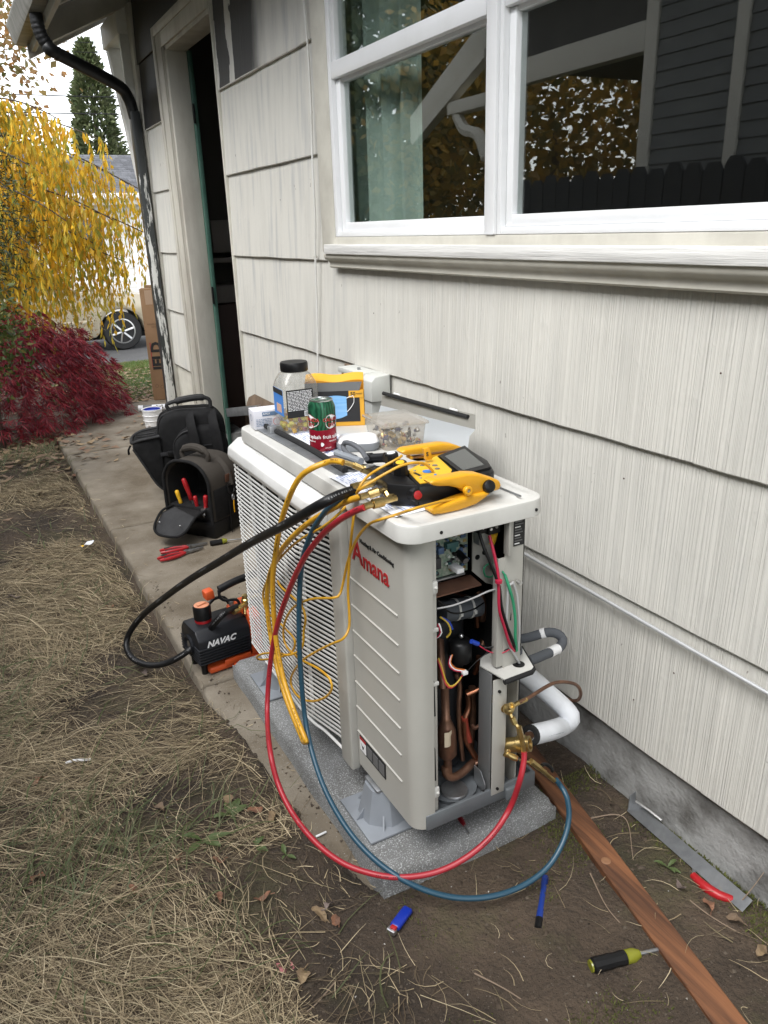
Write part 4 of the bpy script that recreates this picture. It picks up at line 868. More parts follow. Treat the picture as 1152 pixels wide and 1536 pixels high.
# removed service covers, papers
svc = thing('service_cover', 'pale sheet-metal cover with black foam strip leaning behind the lid', 'service cover', (1.10, 1.82, .86))
a, b, c_, d_ = [Vector(p) for p in ((1.175,2.22,0.9108), (1.175,1.69,0.9394), (0.99,1.453,0.9303), (0.985,1.945,0.8386))]
e_, f_ = Vector((1.16,2.208,0.875)), Vector((1.158,1.665,0.9065))
mb = MB(); mb.bm.faces.new([mb.bm.verts.new(p) for p in (e_, f_, f_.lerp(c_, .45) + Vector((0, .012, 0)), c_, d_)]); mb.solid(.0015); sc_ = mb.build('cover_sheet', mat('pale_cover_paint', (.66, .69, .71), .4), svc, angle=20)
mb = MB(); mb.bm.faces.new([mb.bm.verts.new(p) for p in (a, b, f_, e_)]); mb.solid(.0015); mb.build('cover_flange', M['unit'], svc)
fa, fb = Vector((1.168,2.197,0.9198)), Vector((1.168,1.712,0.9345))
mb = MB(); mb.tube([fa + Vector((-.002, 0, -.004)), fb + Vector((-.002, 0, -.004))], .0062, 8, smooth=False); st = mb.build('foam_strip', M['black_matte'], svc)
for u in (.19, .86):
    p = fa.lerp(fb, u) + Vector((-.004, 0, .006)); d = (fb - fa).normalized(); mb = MB(); mb.cyl(p - d * .018, p + d * .018, .0028, n=6); mb.build('white_residue', M['white'], svc)
t = thing('foam_edged_panel', 'long metal panel edged with black foam lying along the front of the lid', 'metal panel', (.70, 1.75, ZL))
mb = MB(); mb.prism([(.672, 1.480), (.745, 1.500), (.735, 2.06), (.665, 2.06)], ZL + .0002, ZL + .0022, 'z'); mb.build('panel_sheet', M['galv'], t)
mb = MB(); mb.tube([(.693, 1.50, ZL + .008), (.700, 1.75, ZL + .008), (.690, 2.05, ZL + .008)], .0075, 8); mb.build('foam_strip', M['black_matte'], t)
mb = MB(); mb.box(.676, .706, 1.930, 1.950, ZL + .002, ZL + .022, .002); mb.build('clip', M['galv'], t)
mb = MB(); mb.box(.722, .740, 1.44, 1.56, ZL + .003, ZL + .016, .004, M=Matrix.Translation((.731, 1.50, 0)) @ Matrix.Rotation(.55, 4, 'Z') @ Matrix.Translation((-.731, -1.50, 0))); mb.build('foam_end', M['black_matte'], t)
def paper(pts, label, seed, zz):
    t = thing('paper_sheet', label, 'paper', (*pts[0][:2], zz), 0, 'sheets of paper on the lid')
    P = [Vector((p[0], p[1], zz)) for p in pts]
    mb = MB(); mb.sheet(lambda u, v: P[0].lerp(P[1], u).lerp(P[3].lerp(P[2], u), v) + Vector((0, 0, .0015 * math.sin(u * 5 + v * 3))), 8, 8); mb.build('sheet', M['paper'], t, flip=False)
    q = random.Random(seed); mb = MB()
    for k in range(12):
        v = .08 + k * .07; u = .06
        while u < .9:
            l = q.uniform(.03, .11); 
            f = lambda uu, vv: P[0].lerp(P[1], uu).lerp(P[3].lerp(P[2], uu), vv) + Vector((0, 0, .0022 + .0015 * math.sin(uu * 5 + vv * 3)))
            mb.quad(f(u, v), f(min(.94, u + l), v), f(min(.94, u + l), v + .018), f(u, v + .018)); u += l + q.uniform(.015, .10)
    kind(mb.build('small_print', mat('blue_grey_print', (.18, .25, .50), .7), t, angle=0), 'stuff')
paper([(.712, 1.90, 0), (.715, 1.645, 0), (.83, 1.655, 0), (.825, 1.91, 0)], 'printed white sheet under the soda can', 2, ZL + .0036)
paper([(.652, 1.50, 0), (.655, 1.20, 0), (.745, 1.195, 0), (.745, 1.495, 0)], 'printed white sheet under the yellow gauge', 4, ZL + .0008)
# small devices in the middle
t = thing('handheld_device', 'rounded white and grey handheld device on the lid', 'device', (.815, 1.675, ZL), R(-25))
mb = MB(); loft(mb, [[(x, y, .001) for x, y in rrect(-.052, .048, -.036, .036, .024)], [(x, y, .012) for x, y in rrect(-.056, .052, -.040, .040, .026)], [(x, y, .020) for x, y in rrect(-.055, .051, -.039, .039, .026)]]); mb.build('grey_shell', M['plastic_grey'], t, False, angle=50)
mb = MB(); loft(mb, [[(x, y, .020) for x, y in rrect(-.052, .049, -.036, .036, .024)], [(x, y, .030) for x, y in rrect(-.047, .045, -.032, .032, .022)], [(x, y, .034) for x, y in rrect(-.036, .036, -.022, .022, .016)]]); mb.build('white_top', M['white'], t, False, angle=60)
t = thing('tube_pliers', 'grey looped plier handle lying beside the white device', 'pliers', (.76, 1.52, ZL))
dk = mat('dark_grey_grip', (.10, .105, .115), .5)
hp = [(0.7279,1.46,0.9455),(0.7348,1.5,0.9551),(0.7318,1.54,0.9616),(0.7273,1.57,0.9578),(0.7242,1.57,0.945),(0.7212,1.54,0.9393),(0.7203,1.5,0.9403)]
mb = MB(); mb.tube(hp, lambda u: .0060, 10); mb.build('handle_grip', dk, t)
mb = MB(); mb.tube([(0.719,1.47,0.9392),(0.716,1.52,0.9362),(0.7072,1.56,0.9369),(0.705,1.57,0.9393)], .008, 10); mb.build('lower_handle', M['plastic_grey'], t)
t = thing('black_flashlight', 'stubby black flashlight between the plier handle and the gauge', 'flashlight', (.84, 1.47, ZL))
a, b = Vector([(0.7479,1.5,0.9336)][0]), Vector([(0.7739,1.46,0.941)][0])
mb = MB(); L_ = (b - a).length; mb.lathe([(.010, 0), (.0125, .003), (.0125, L_ * .3), (.0105, L_ * .33), (.0105, L_ * .9), (.012, L_)], a, b - a, 20); mb.build('barrel', M['black'], t, angle=40)
t = thing('temperature_probe_rod', 'thin grey metal rod lying at the wall corner of the lid', 'metal rod', (.915, 1.20, ZL))
mb = MB(); mb.cyl((.912, 1.27, ZL + .003), (.916, 1.158, ZL + .003), .0022, n=8); mb.build('rod', M['steel_dull'], t)

# ------------------------------------------------------------ digital gauge manifold
G = thing('gauge_manifold', 'yellow and black digital gauge manifold with hoses on the lid', 'gauge manifold', (.83, 1.30, ZL))
bp_ = [(.714, 1.214), (.800, 1.206), (.880, 1.212), (.899, 1.224), (.930, 1.29), (.948, 1.385), (.935, 1.40), (.852, 1.378), (.742, 1.315)]
mb = MB(); mb.prism(bp_, ZL + .004, ZL + .044, 'z', bev=.005); gb = mb.build('body', M['black'], G, angle=40)
kp = [(0.7466,1.314,0.9515), (0.7255,1.228,0.9515), (0.7841,1.219,0.9515), (0.8242,1.267,0.9515), (0.8526,1.371,0.9515)]
mb = MB(); mb.prism([p[:2] for p in kp], ZL + .0442, ZL + .0462, 'z'); kpad = mb.build('keypad', M['yellow_flat'], G)
sc = [Vector((*p[:2], ZL + .0442)) for p in ((0.8526,1.363,0.952), (0.9431,1.397,0.952), (0.8958,1.232,0.952), (0.8213,1.223,0.952))]
cS = sum(sc, Vector()) / 4
mb = MB(); mb.bm.faces.new([mb.bm.verts.new(p) for p in sc]); mb.bm.faces.ensure_lookup_table(); r_ = bmesh.ops.extrude_face_region(mb.bm, geom=mb.bm.faces[:]); bmesh.ops.translate(mb.bm, vec=(0, 0, .005), verts=[v for v in r_['geom'] if isinstance(v, bmesh.types.BMVert)]); bz_ = mb.build('screen_bezel', M['black'], G)
mb = MB(); mb.bm.faces.new([mb.bm.verts.new(cS + (p - cS) * .76 + Vector((0, 0, .0055))) for p in sc]); mb.build('screen', mat('dark_lcd_glass', (.055, .060, .058), .12), G)
for (px_, py_, m_, rx, ry) in ((640, 705, M['ink_blue'], .011, .0065), (635, 699, M['steel_dull'], .006, .005), (642, 696, M['steel_dull'], .006, .005), (653, 699, M['steel_dull'], .007, .008), (656, 704, M['steel_dull'], .006, .006), (651, 695, M['steel_dull'], .006, .005), (653, 711, M['steel_dull'], .0035, .003)):
    pass
for p, m_, rx, ry in (((0.7767,1.284,0.954), M['ink_blue'], .0105, .0070), ((0.7894,1.326,0.954), M['steel_dull'], .0050, .0045), ((0.8017,1.323,0.954), M['steel_dull'], .0050, .0045), ((0.8106,1.311,0.954), M['steel_dull'], .0060, .0050), ((0.8026,1.288,0.954), M['steel_dull'], .0055, .0075), ((0.7777,1.256,0.954), M['ink_blue'], .0030, .0025), ((0.7572,1.302,0.954), M['steel_dull'], .0030, .0025), ((0.7422,1.254,0.954), M['steel_dull'], .0030, .0025)):
    mb = MB(); mb.lathe([(rx, 0), (rx, .0012), (rx * .8, .0018)], (p[0], p[1], ZL + .0462), n=18); o = mb.build('button', m_, kpad)
p = (0.7502,1.28,0.954); mb = MB(); mb.box(-.003, .003, -.012, .012, 0, .0006, M=Matrix.Translation((p[0], p[1], ZL + .0463))); mb.build('key_print', M['ink'], kpad)
vb = MB(); vb.prism([(.672, 1.262), (.716, 1.218), (.736, 1.316), (.724, 1.372), (.690, 1.372)], ZL + .002, ZL + .046, 'z', bev=.004); vb.box(.705, .748, 1.30, 1.352, ZL + .010, ZL + .050, .006); vb = vb.build('valve_block', M['black'], G)
def knob(base, axis, cap, nm='knob'):
    mb = MB(); n = 30
    F = Matrix.Translation(base) @ frame(axis)
    rings = []
    for z, q_ in ((0, .9), (.003, 1), (.030, .96), (.034, .86)):
        rings.append([F @ Vector((.0150 * q_ * (1 + .05 * (k % 3 == 0)) * math.cos(2 * PI * k / n), .0150 * q_ * (1 + .05 * (k % 3 == 0)) * math.sin(2 * PI * k / n), z)) for k in range(n)])
    loft(mb, rings); k_ = mb.build(nm, M['black'], G, angle=25)
    mb = MB(); mb.lathe([(.0088, .0342), (.0088, .0352), (.0070, .0358)], base, axis, 18); mb.build('knob_cap', cap, k_)
knob(Vector((0.7366,1.355,0.9485)), (-.10, .05, 1), M['white']); knob(Vector((0.7245,1.3,0.9463)), (-.15, -.15, 1), M['yellow_flat']); knob(Vector((0.7096,1.235,0.9308)) + Vector((.006, .014, .0)), (-.08, -.95, .12), M['red'])
# brass ports
def fitting(nm, pts, rs, m_=None, par=None, n=12):
    mb = MB(); 
    for (a, b), r_ in zip(zip(pts, pts[1:]), rs): mb.cyl(a, b, r_, n=n)
    return mb.build(nm, m_ or M['brass'], par or G, angle=40)
f1 = [(0.6441,1.4,0.967),(0.665,1.4,0.9574),(0.6661,1.4,0.9572),(0.6826,1.395,0.9476),(0.6837,1.395,0.9474),(0.709,1.39,0.9341),(0.7158,1.37,0.9279)]
fitting('ball_valve', f1, (.0058, .0065, .0075, .0070, .0092, .0062), n=6)
mb = MB(); c = Vector([(0.6973,1.385,0.9526)][0]); mb.box(-.012, .012, -.006, .006, -.003, .003, .002, M=Matrix.Translation(c)); mb.build('valve_lever', M['steel'], G)
fitting('brass_port', [(0.6344,1.345,0.9275),(0.6491,1.345,0.9287),(0.6512,1.345,0.9284),(0.6807,1.34,0.9332),(0.706,1.335,0.935)], (.0092, .007, .0092, .0060), n=14)
fitting('brass_port', [(0.6245,1.29,0.9265),(0.644,1.29,0.9276),(0.645,1.29,0.9274),(0.6642,1.285,0.9319),(0.6788,1.285,0.9321),(0.6956,1.285,0.9347)], (.0064, .005, .0092, .0060, .0050), n=14)
fitting('brass_port', [(0.6057,1.235,0.9262),(0.6235,1.235,0.9277),(0.6245,1.235,0.9279),(0.6475,1.235,0.9286),(0.676,1.235,0.9306)], (.0066, .005, .0098, .0060), n=14)
fitting('brass_port', [(0.6727,1.27,0.9317),(0.6732,1.26,0.9249),(0.6781,1.25,0.9268)], (.007, .007), n=8)
fitting('brass_port', [(0.7077,1.37,0.9455),(0.7075,1.35,0.9327),(0.7073,1.33,0.9281)], (.006, .0075), n=8)

# two amber pipe clamps
def clamp_half(nm, outline, y0, y1, par, bev=.004):
    mb = MB(); mb.prism([(p[0], p[2]) for p in outline], y0, y1, 'y', bev=bev); return mb.build(nm, M['yellow'], par, angle=45)
cl = thing('pipe_clamp', 'amber spring pipe clamp gripping the near side of the gauge', 'pipe clamp', (.82, 1.19, ZL), 0, 'amber pipe clamps at the gauge')
clamp_half('upper_jaw', [(0.7141,1.192,0.9711),(0.7249,1.192,0.9753),(0.759,1.192,0.973),(0.7997,1.192,0.973),(0.8265,1.192,0.9678),(0.8554,1.192,0.9554),(0.874,1.192,0.947),(0.8795,1.192,0.9359),(0.8744,1.192,0.9267),(0.8482,1.192,0.9263),(0.8299,1.192,0.927),(0.8125,1.192,0.9261),(0.7999,1.192,0.9311),(0.7821,1.192,0.947),(0.7589,1.192,0.9559),(0.7332,1.192,0.9601),(0.7191,1.192,0.9652)], 1.172, 1.203, cl)
clamp_half('lower_jaw', [(0.7113,1.178,0.916),(0.7156,1.178,0.921),(0.7498,1.178,0.9245),(0.773,1.178,0.9278),(0.7876,1.178,0.9294),(0.8038,1.178,0.931),(0.8383,1.178,0.931),(0.852,1.178,0.929),(0.8369,1.178,0.9191),(0.8144,1.178,0.9098),(0.773,1.178,0.9054),(0.7382,1.178,0.9056),(0.7182,1.178,0.9081)], 1.166, 1.196, cl)
c = Vector([(0.846,1.17,0.9407)][0]); mb = MB(); mb.lathe([(.0125, -.004), (.0135, 0), (.012, .006), (.009, .008)], c, (-.1, -1, .25), 20); mb.build('end_button', M['black'], cl, angle=40)
c = Vector([(0.7933,1.164,0.9431)][0]); mb = MB(); mb.lathe([(.0090, -.004), (.0090, .003), (.0075, .0045), (.0038, .0045), (.0038, .001)], c, (0, -1, .1), 20); mb.build('pivot', M['yellow'], cl, angle=40)
mb = MB(); mb.cyl(c, c + Vector((0, -.0035, .0)), .0030, n=10); mb.build('spring_pin', M['steel_dull'], cl)
c2_ = thing('pipe_clamp', 'amber spring pipe clamp behind the gauge by the clear bin', 'pipe clamp', (.86, 1.43, ZL), 0, 'amber pipe clamps at the gauge')
clamp_half('upper_jaw', [(0.8072,1.46,0.9505),(0.8188,1.46,0.9563),(0.8754,1.46,0.9551),(0.9162,1.46,0.9541),(0.944,1.46,0.948),(0.9757,1.46,0.9338),(0.958,1.46,0.9323),(0.93,1.46,0.9344),(0.892,1.46,0.9356),(0.8515,1.46,0.938),(0.8168,1.46,0.9419)], 1.445, 1.475, c2_)
clamp_half('lower_jaw', [(0.8349,1.46,0.9395),(0.8413,1.46,0.9307),(0.8513,1.46,0.9273),(0.892,1.46,0.9302),(0.9299,1.46,0.9295),(0.958,1.46,0.9268),(0.9299,1.46,0.9161),(0.8748,1.46,0.9185),(0.8313,1.46,0.9288)], 1.447, 1.473, c2_)
mb = MB(); mb.prism([(p[0], p[2]) for p in [(0.7986,1.34,0.9859),(0.8126,1.34,0.9864),(0.8187,1.34,0.973),(0.8201,1.34,0.9588),(0.8044,1.34,0.9595),(0.8031,1.34,0.9727)]], 1.335, 1.345, 'y', bev=.002); cb_ = mb.build('sensor_clip', M['yellow'], G)
c = Vector([(0.8066,1.333,0.973)][0]); lettering('S', .012, M['ink'], cb_, c, (1, 0, 0), (0, .1, 1), ext=.0003, off=.0004)

# ------------------------------------------------------------ hoses and cables
def hose(nm, label, cat, pts, r, m_, ends=(), ink=None, pitch=.21):
    t = thing(nm, label, cat, tuple(pts[0])); 
    mb = MB(); mb.tube(pts, r, 12, step=.01); mb.build('hose_tube', m_, t, angle=60)
    if ink:
        P = smooth_path(pts, .004); mb = MB(); acc = 0; q = random.Random(len(P))
        for i in range(3, len(P) - 3):
            acc += (P[i] - P[i - 1]).length
            if acc % pitch > .055 or q.random() < .25: continue
            d = (P[i + 1] - P[i - 1]).normalized(); n_ = Vector((-.35, -.75, .55)); n_ = (n_ - d * n_.dot(d)).normalized(); s_ = d.cross(n_); c = P[i] + n_ * (r + .00025); hw, hl = r * .22, q.uniform(.0006, .0016)
            mb.quad(c - d * hl - s_ * hw, c + d * hl - s_ * hw, c + d * hl + s_ * hw * q.uniform(.2, 1), c - d * hl + s_ * hw)
        kind(mb.build('printed_marks', ink, t, angle=0, flip=False), 'stuff')
    for p, q_, rr, m2 in ends:
        mb = MB(); mb.cyl(p, q_, rr, n=14); mb.build('ferrule', m2, t)
    return t
hose('vacuum_hose', 'thick black hose looping from the gauge to the orange vacuum pump', 'hose',
 [(0.6374,1.345,0.9216),(0.5999,1.335,0.9216),(0.5626,1.345,0.9062),(0.5351,1.47,0.83),(0.5229,1.679,0.72),(0.501,1.927,0.58),(0.4608,2.142,0.45),(0.4226,2.343,0.32),(0.367,2.516,0.19),(0.3196,2.581,0.1),(0.3006,2.563,0.055),(0.3128,2.501,0.035),(0.3526,2.445,0.03),(0.4065,2.404,0.045),(0.467,2.37,0.085),(0.5298,2.371,0.125),(0.5767,2.3,0.2185),(0.621,2.33,0.2204),(0.6557,2.36,0.2105)], .0108, M['rubber'], ink=mat('grey_hose_print', (.16, .16, .16), .7))
hose('yellow_hose', 'thick yellow hose hanging in a long loop over the grille', 'hose',
 [(0.6436,1.4,0.9663),(0.6362,1.42,0.9658),(0.6292,1.455,0.9552),(0.6,1.467,0.9442),(0.585,1.504,0.9156),(0.575,1.545,0.8648),(0.57,1.601,0.7869),(0.565,1.642,0.6997),(0.56,1.67,0.6125),(0.56,1.685,0.5256),(0.56,1.686,0.4272),(0.558,1.652,0.3451),(0.555,1.591,0.2936),(0.553,1.536,0.2628),(0.552,1.51,0.2498),(0.555,1.511,0.2376),(0.566,1.558,0.2023),(0.572,1.589,0.1972),(0.576,1.642,0.2114),(0.58,1.707,0.2401),(0.585,1.765,0.2829),(0.59,1.811,0.3416),(0.592,1.834,0.4136),(0.592,1.829,0.4828),(0.592,1.786,0.5724),(0.592,1.701,0.6625),(0.592,1.596,0.7441),(0.6,1.503,0.8093),(0.61,1.413,0.863),(0.6192,1.345,0.9009),(0.6276,1.305,0.9203),(0.6311,1.29,0.926)], .0066, M['yellow_hose'], ink=mat('brown_hose_print', (.12, .055, .01), .7), pitch=.17)
hose('red_hose', 'red charging hose looping from the gauge to the brass valve', 'hose',
 [(0.6073,1.235,0.9249),(0.5997,1.27,0.9063),(0.59,1.33,0.8683),(0.5818,1.41,0.8065),(0.573,1.5,0.7175),(0.57,1.607,0.5897),(0.56,1.688,0.4538),(0.545,1.723,0.3219),(0.52,1.694,0.2231),(0.4671,1.529,0.235),(0.4607,1.471,0.18),(0.4672,1.397,0.14),(0.4888,1.315,0.112),(0.5222,1.246,0.096),(0.5685,1.191,0.09),(0.6218,1.152,0.088),(0.6888,1.122,0.095),(0.7573,1.107,0.115),(0.821,1.102,0.15),(0.8787,1.115,0.19),(0.8924,1.1,0.2713),(0.9097,1.11,0.3108),(0.913,1.115,0.3274)], .0066, M['red_hose'], ink=mat('dark_red_hose_print', (.10, .008, .012), .7), pitch=.25)
hose('blue_hose', 'dark blue charging hose looping low around the red hose', 'hose',
 [(0.6371,1.33,0.9131),(0.6104,1.37,0.8965),(0.6036,1.44,0.8423),(0.6,1.504,0.7749),(0.59,1.54,0.6984),(0.585,1.563,0.5958),(0.58,1.571,0.4855),(0.575,1.565,0.3774),(0.572,1.551,0.27),(0.5598,1.482,0.21),(0.5537,1.396,0.165),(0.5608,1.305,0.13),(0.5803,1.229,0.105),(0.6101,1.161,0.09),(0.6582,1.114,0.065),(0.7203,1.077,0.045),(0.7889,1.049,0.04),(0.8604,1.036,0.045),(0.9279,1.035,0.065),(0.9816,1.049,0.1),(1.013,1.069,0.14),(1.02,1.088,0.18),(1.022,1.11,0.1911),(1.01,1.115,0.2118)], .0064, M['blue_hose'])
def cable(label, pts):
    t = thing('sensor_cable', label, 'cable', tuple(pts[0]), 0, 'thin amber sensor cables'); mb = MB(); mb.tube(pts, .0030, 8, step=.008); mb.build('cable_jacket', M['yellow_hose'], t, angle=60)
cable('thin amber cable from the near clamp draped over the front panel', 
 [(0.7967,1.175,0.9239),(0.7494,1.175,0.9282),(0.7024,1.16,0.9336),(0.66,1.15,0.9356),(0.66,1.206,0.9087),(0.635,1.218,0.901),(0.63,1.261,0.8785),(0.63,1.306,0.8427),(0.632,1.348,0.7981),(0.635,1.386,0.7474),(0.635,1.414,0.6899),(0.628,1.42,0.6606),(0.612,1.42,0.6549),(0.6,1.521,0.6121),(0.595,1.625,0.5488),(0.595,1.695,0.4833),(0.595,1.728,0.4253),(0.595,1.705,0.3928),(0.6,1.617,0.4001),(0.605,1.518,0.4236),(0.605,1.454,0.43),(0.605,1.447,0.4071),(0.605,1.492,0.3584),(0.605,1.583,0.2952),(0.605,1.671,0.256),(0.605,1.725,0.2596),(0.605,1.718,0.2979),(0.602,1.623,0.3928),(0.6,1.513,0.4766),(0.605,1.433,0.5341),(0.615,1.386,0.5684),(0.632,1.391,0.5868),(0.636,1.393,0.6211),(0.637,1.395,0.6796),(0.635,1.376,0.7566),(0.63,1.347,0.829),(0.635,1.342,0.8723),(0.65,1.363,0.8947),(0.6355,1.32,0.9283),(0.6529,1.32,0.9506),(0.686,1.33,0.9611),(0.726,1.32,0.9788),(0.7431,1.33,0.9812)])
cable('thin amber cable hanging in tangled loops beside the yellow hose',
 [(0.7814,1.27,0.9562),(0.7646,1.27,0.9744),(0.7422,1.27,0.9817),(0.7118,1.275,0.9796),(0.6815,1.28,0.9686),(0.6538,1.29,0.9534),(0.6314,1.3,0.9382),(0.66,1.408,0.8796),(0.625,1.384,0.8666),(0.605,1.433,0.8224),(0.6,1.554,0.7535),(0.6,1.659,0.6856),(0.6,1.759,0.6084),(0.6,1.855,0.5141),(0.6,1.886,0.4637),(0.6,1.866,0.4272),(0.6,1.798,0.4353),(0.6,1.726,0.4394),(0.6,1.659,0.4356),(0.6,1.694,0.3822),(0.59,1.799,0.3151),(0.58,1.903,0.2594),(0.57,1.905,0.2693),(0.565,1.825,0.3232),(0.57,1.714,0.3802),(0.585,1.663,0.3956),(0.6,1.61,0.4385),(0.605,1.601,0.4897),(0.605,1.583,0.5316),(0.605,1.601,0.5566),(0.605,1.664,0.5563),(0.605,1.741,0.552),(0.605,1.766,0.5596)])
# red and blue hose end fittings at the valves
vt = thing('brass_hose_coupler', 'brass coupler joining the red hose to the upper valve', 'coupler', (0.9023,1.13,0.3883), 0, 'brass hose couplers at the service valves')
fitting('coupler_body', [(0.8901,1.14,0.423),(0.8913,1.135,0.4136),(0.8929,1.135,0.4124),(0.8975,1.13,0.3978),(0.8992,1.13,0.3963),(0.9025,1.125,0.3899),(0.9017,1.122,0.393),(0.9093,1.12,0.3601),(0.9096,1.12,0.359),(0.9115,1.118,0.3451),(0.9119,1.118,0.3441),(0.9144,1.115,0.3165)], (.0042, .003, .0066, .003, .0044, .003, .0070, .003, .0058, .003, .0055), par=vt, n=6)
vt = thing('brass_hose_coupler', 'brass coupler with black lever on the blue hose end', 'coupler', (0.9549,1.12,0.2679), 0, 'brass hose couplers at the service valves')
fitting('coupler_body', [(0.9099,1.125,0.3006),(0.9342,1.12,0.288),(0.9357,1.118,0.2919),(0.9619,1.118,0.2622),(0.963,1.118,0.2608),(0.9779,1.118,0.2443),(0.979,1.118,0.2429),(0.987,1.118,0.2324),(0.9881,1.118,0.231),(1.006,1.116,0.2105)], (.0028, .003, .0072, .003, .0062, .003, .0052, .003, .0055), par=vt, n=6)
mb = MB(); mb.tube([(0.9701,1.12,0.2655),(0.9829,1.125,0.2602),(0.9971,1.125,0.2479),(1.002,1.12,0.2396),(0.9986,1.118,0.2391)], .0042, 8); mb.build('lever', M['black'], vt)
# lines going to the wall
t = thing('insulated_line_set', 'white foam-insulated pipe bending back from the valves to the wall', 'insulated pipe', (1.10, 1.25, .3))
wp_ = [(0.985,1.279,0.4616),(1.03,1.271,0.4094),(1.09,1.274,0.3449),(1.135,1.259,0.2936),(1.15,1.24,0.2721),(1.15,1.229,0.259),(1.14,1.241,0.2359),(1.056,1.19,0.2848),(1.014,1.178,0.3008),(0.974,1.168,0.3147)]
mb = MB(); mb.tube(wp_, .0235, 18, step=.01); tb_ = mb.build('foam_sleeve', M['foam_white'], t, angle=60)
d = (Vector(wp_[-1]) - Vector(wp_[-2])).normalized(); e = Vector(wp_[-1]); mb = MB(); mb.lathe([(.0243, -.003), (.0246, .002), (.0225, .005), (.012, .004), (.011, -.004)], e, d, 20, cap=False); mb.build('sleeve_end', M['black_matte'], t)
mb = MB(); mb.cyl(e - d * .02, e + d * .012, .0095, n=14); mb.build('copper_line', M['copper_dark'], t)
lm2 = mat('faded_sleeve_print', (.30, .31, .34), .7)
lettering('PE 7/8 x 1/2 INSULATION', .0085, lm2, tb_, Vector((1.027,1.158,0.2992)), Vector((1.069,1.165,0.29)) - Vector((0.977,1.15,0.3122)), (0.1, -.55, .8), ext=.0002)
t = thing('copper_line', 'thin copper pipe looping from the upper valve back to the wall', 'copper pipe', (0.9437,1.15,0.4306))
mb = MB(); mb.tube([(0.9,1.145,0.4301),(0.9189,1.145,0.4355),(0.9453,1.15,0.434),(0.9796,1.16,0.4317),(1.015,1.17,0.4297),(1.051,1.18,0.4231),(1.092,1.19,0.4055),(1.131,1.2,0.3806),(1.155,1.21,0.3536),(1.169,1.22,0.3267),(1.177,1.235,0.3019),(1.177,1.25,0.2896),(1.172,1.265,0.2864),(1.166,1.285,0.2891),(1.156,1.31,0.2976),(1.154,1.345,0.2999),(1.163,1.39,0.2937),(1.168,1.41,0.2888)], .0043, 10); mb.build('pipe_run', M['copper_dark'], t, angle=60)
mb = MB(); mb.tube([(0.896,1.144,0.4312),(0.9125,1.145,0.4347),(0.9413,1.149,0.4335)], .0052, 10); mb.build('brass_stub', M['brass'], t, angle=60)
t = thing('electrical_whip', 'dark grey foam-covered hose with white tape looping behind the unit', 'electrical hose', (1.03, 1.30, .5))
gp = [(1.046,1.32,0.4702),(1.073,1.31,0.4717),(1.101,1.3,0.478),(1.122,1.29,0.4816),(1.139,1.28,0.4764),(1.146,1.27,0.4646),(1.134,1.26,0.4568),(1.108,1.25,0.4553),(1.071,1.24,0.4622),(1.034,1.23,0.4676),(1.006,1.225,0.4711)]
mb = MB(); mb.tube(gp, .0118, 14); mb.build('foam_cover', M['foam_grey'], t, angle=60)
for a, b in (([(1.103,1.3,0.4781),(1.111,1.293,0.4822)]), ([(1.116,1.253,0.4553),(1.084,1.243,0.4605)])):
    mb = MB(); mb.cyl(a, b, .0128, n=16); mb.build('white_tape', M['white'], t, angle=60)

# ------------------------------------------------------------ vacuum pump
t = thing('vacuum_pump', 'orange and black vacuum pump on the walk beside the grille', 'vacuum pump', (.62, 2.40, 0), R(7))
def pb(nm, m_, par=None, **k): return mbq.build(nm, m_, par or t, False, **k)
mbq = MB(); mbq.prism([(-.105, -.075), (.13, -.075), (.13, .075), (-.105, .075)], .006, .030, 'z', bev=.008); mbq.box(-.02, .12, -.088, .088, .0, .02, .006); mbq.prism([(-.05, -.080), (.05, -.080), (.035, -.045), (-.035, -.045)], .02, .045, 'z', bev=.004); pb('base', M['orange'])
# motor housing, chamfered with cooling fins
pr = [(-.072, .045), (.072, .045), (.078, .060), (.078, .140), (.052, .172), (-.052, .172), (-.078, .140), (-.078, .060)]
mbq = MB(); mbq.prism(pr, -.135, .055, 'x', bev=.006); mo = pb('motor_housing', M['charcoal'], angle=30)
for k in range(6):
    z = .054 + k * .0105
    mbq = MB(); mbq.box(-.138, .050, -.0835, .0835, z, z + .0052, .002); pb('cooling_fin', M['charcoal'], mo)
mbq = MB(); mbq.lathe([(.030, 0), (.034, .002), (.034, .010), (.028, .012), (.020, .006), (0, .006)], (-.134, .0, .105), (-1, 0, 0), 24, cap=False); pb('end_vent', M['charcoal'], mo)
mbq = MB(); mbq.lathe([(0, 0), (.019, 0), (.019, .003), (0, .003)], (-.1405, -.012, .105), (-1, 0, 0), 20, cap=False); pb('oil_sight_glass', M['steel'], mo)
for y in (-.055, .055):
    mbq = MB(); mbq.cyl((-.112, y * .8, .0), (-.112, y * .8, .05), .011, .011, 14); pb('rubber_foot', M['black'])
mbq = MB(); mbq.prism([(-.080, .030), (.080, .030), (.080, .168), (.055, .192), (-.055, .192), (-.080, .168)], .056, .098, 'x', bev=.005); oc = pb('orange_collar', M['orange'], angle=30)
for k in range(7):
    z = .045 + k * .0125; mbq = MB(); mbq.box(.064, .092, -.0825, -.0795, z, z + .006, .001); pb('vent_slot', M['orange'], oc)
mbq = MB(); mbq.prism([(-.070, .035), (.070, .035), (.070, .15), (.045, .175), (-.045, .175), (-.070, .15)], .099, .150, 'x', bev=.006); pb('pump_head', M['charcoal'])
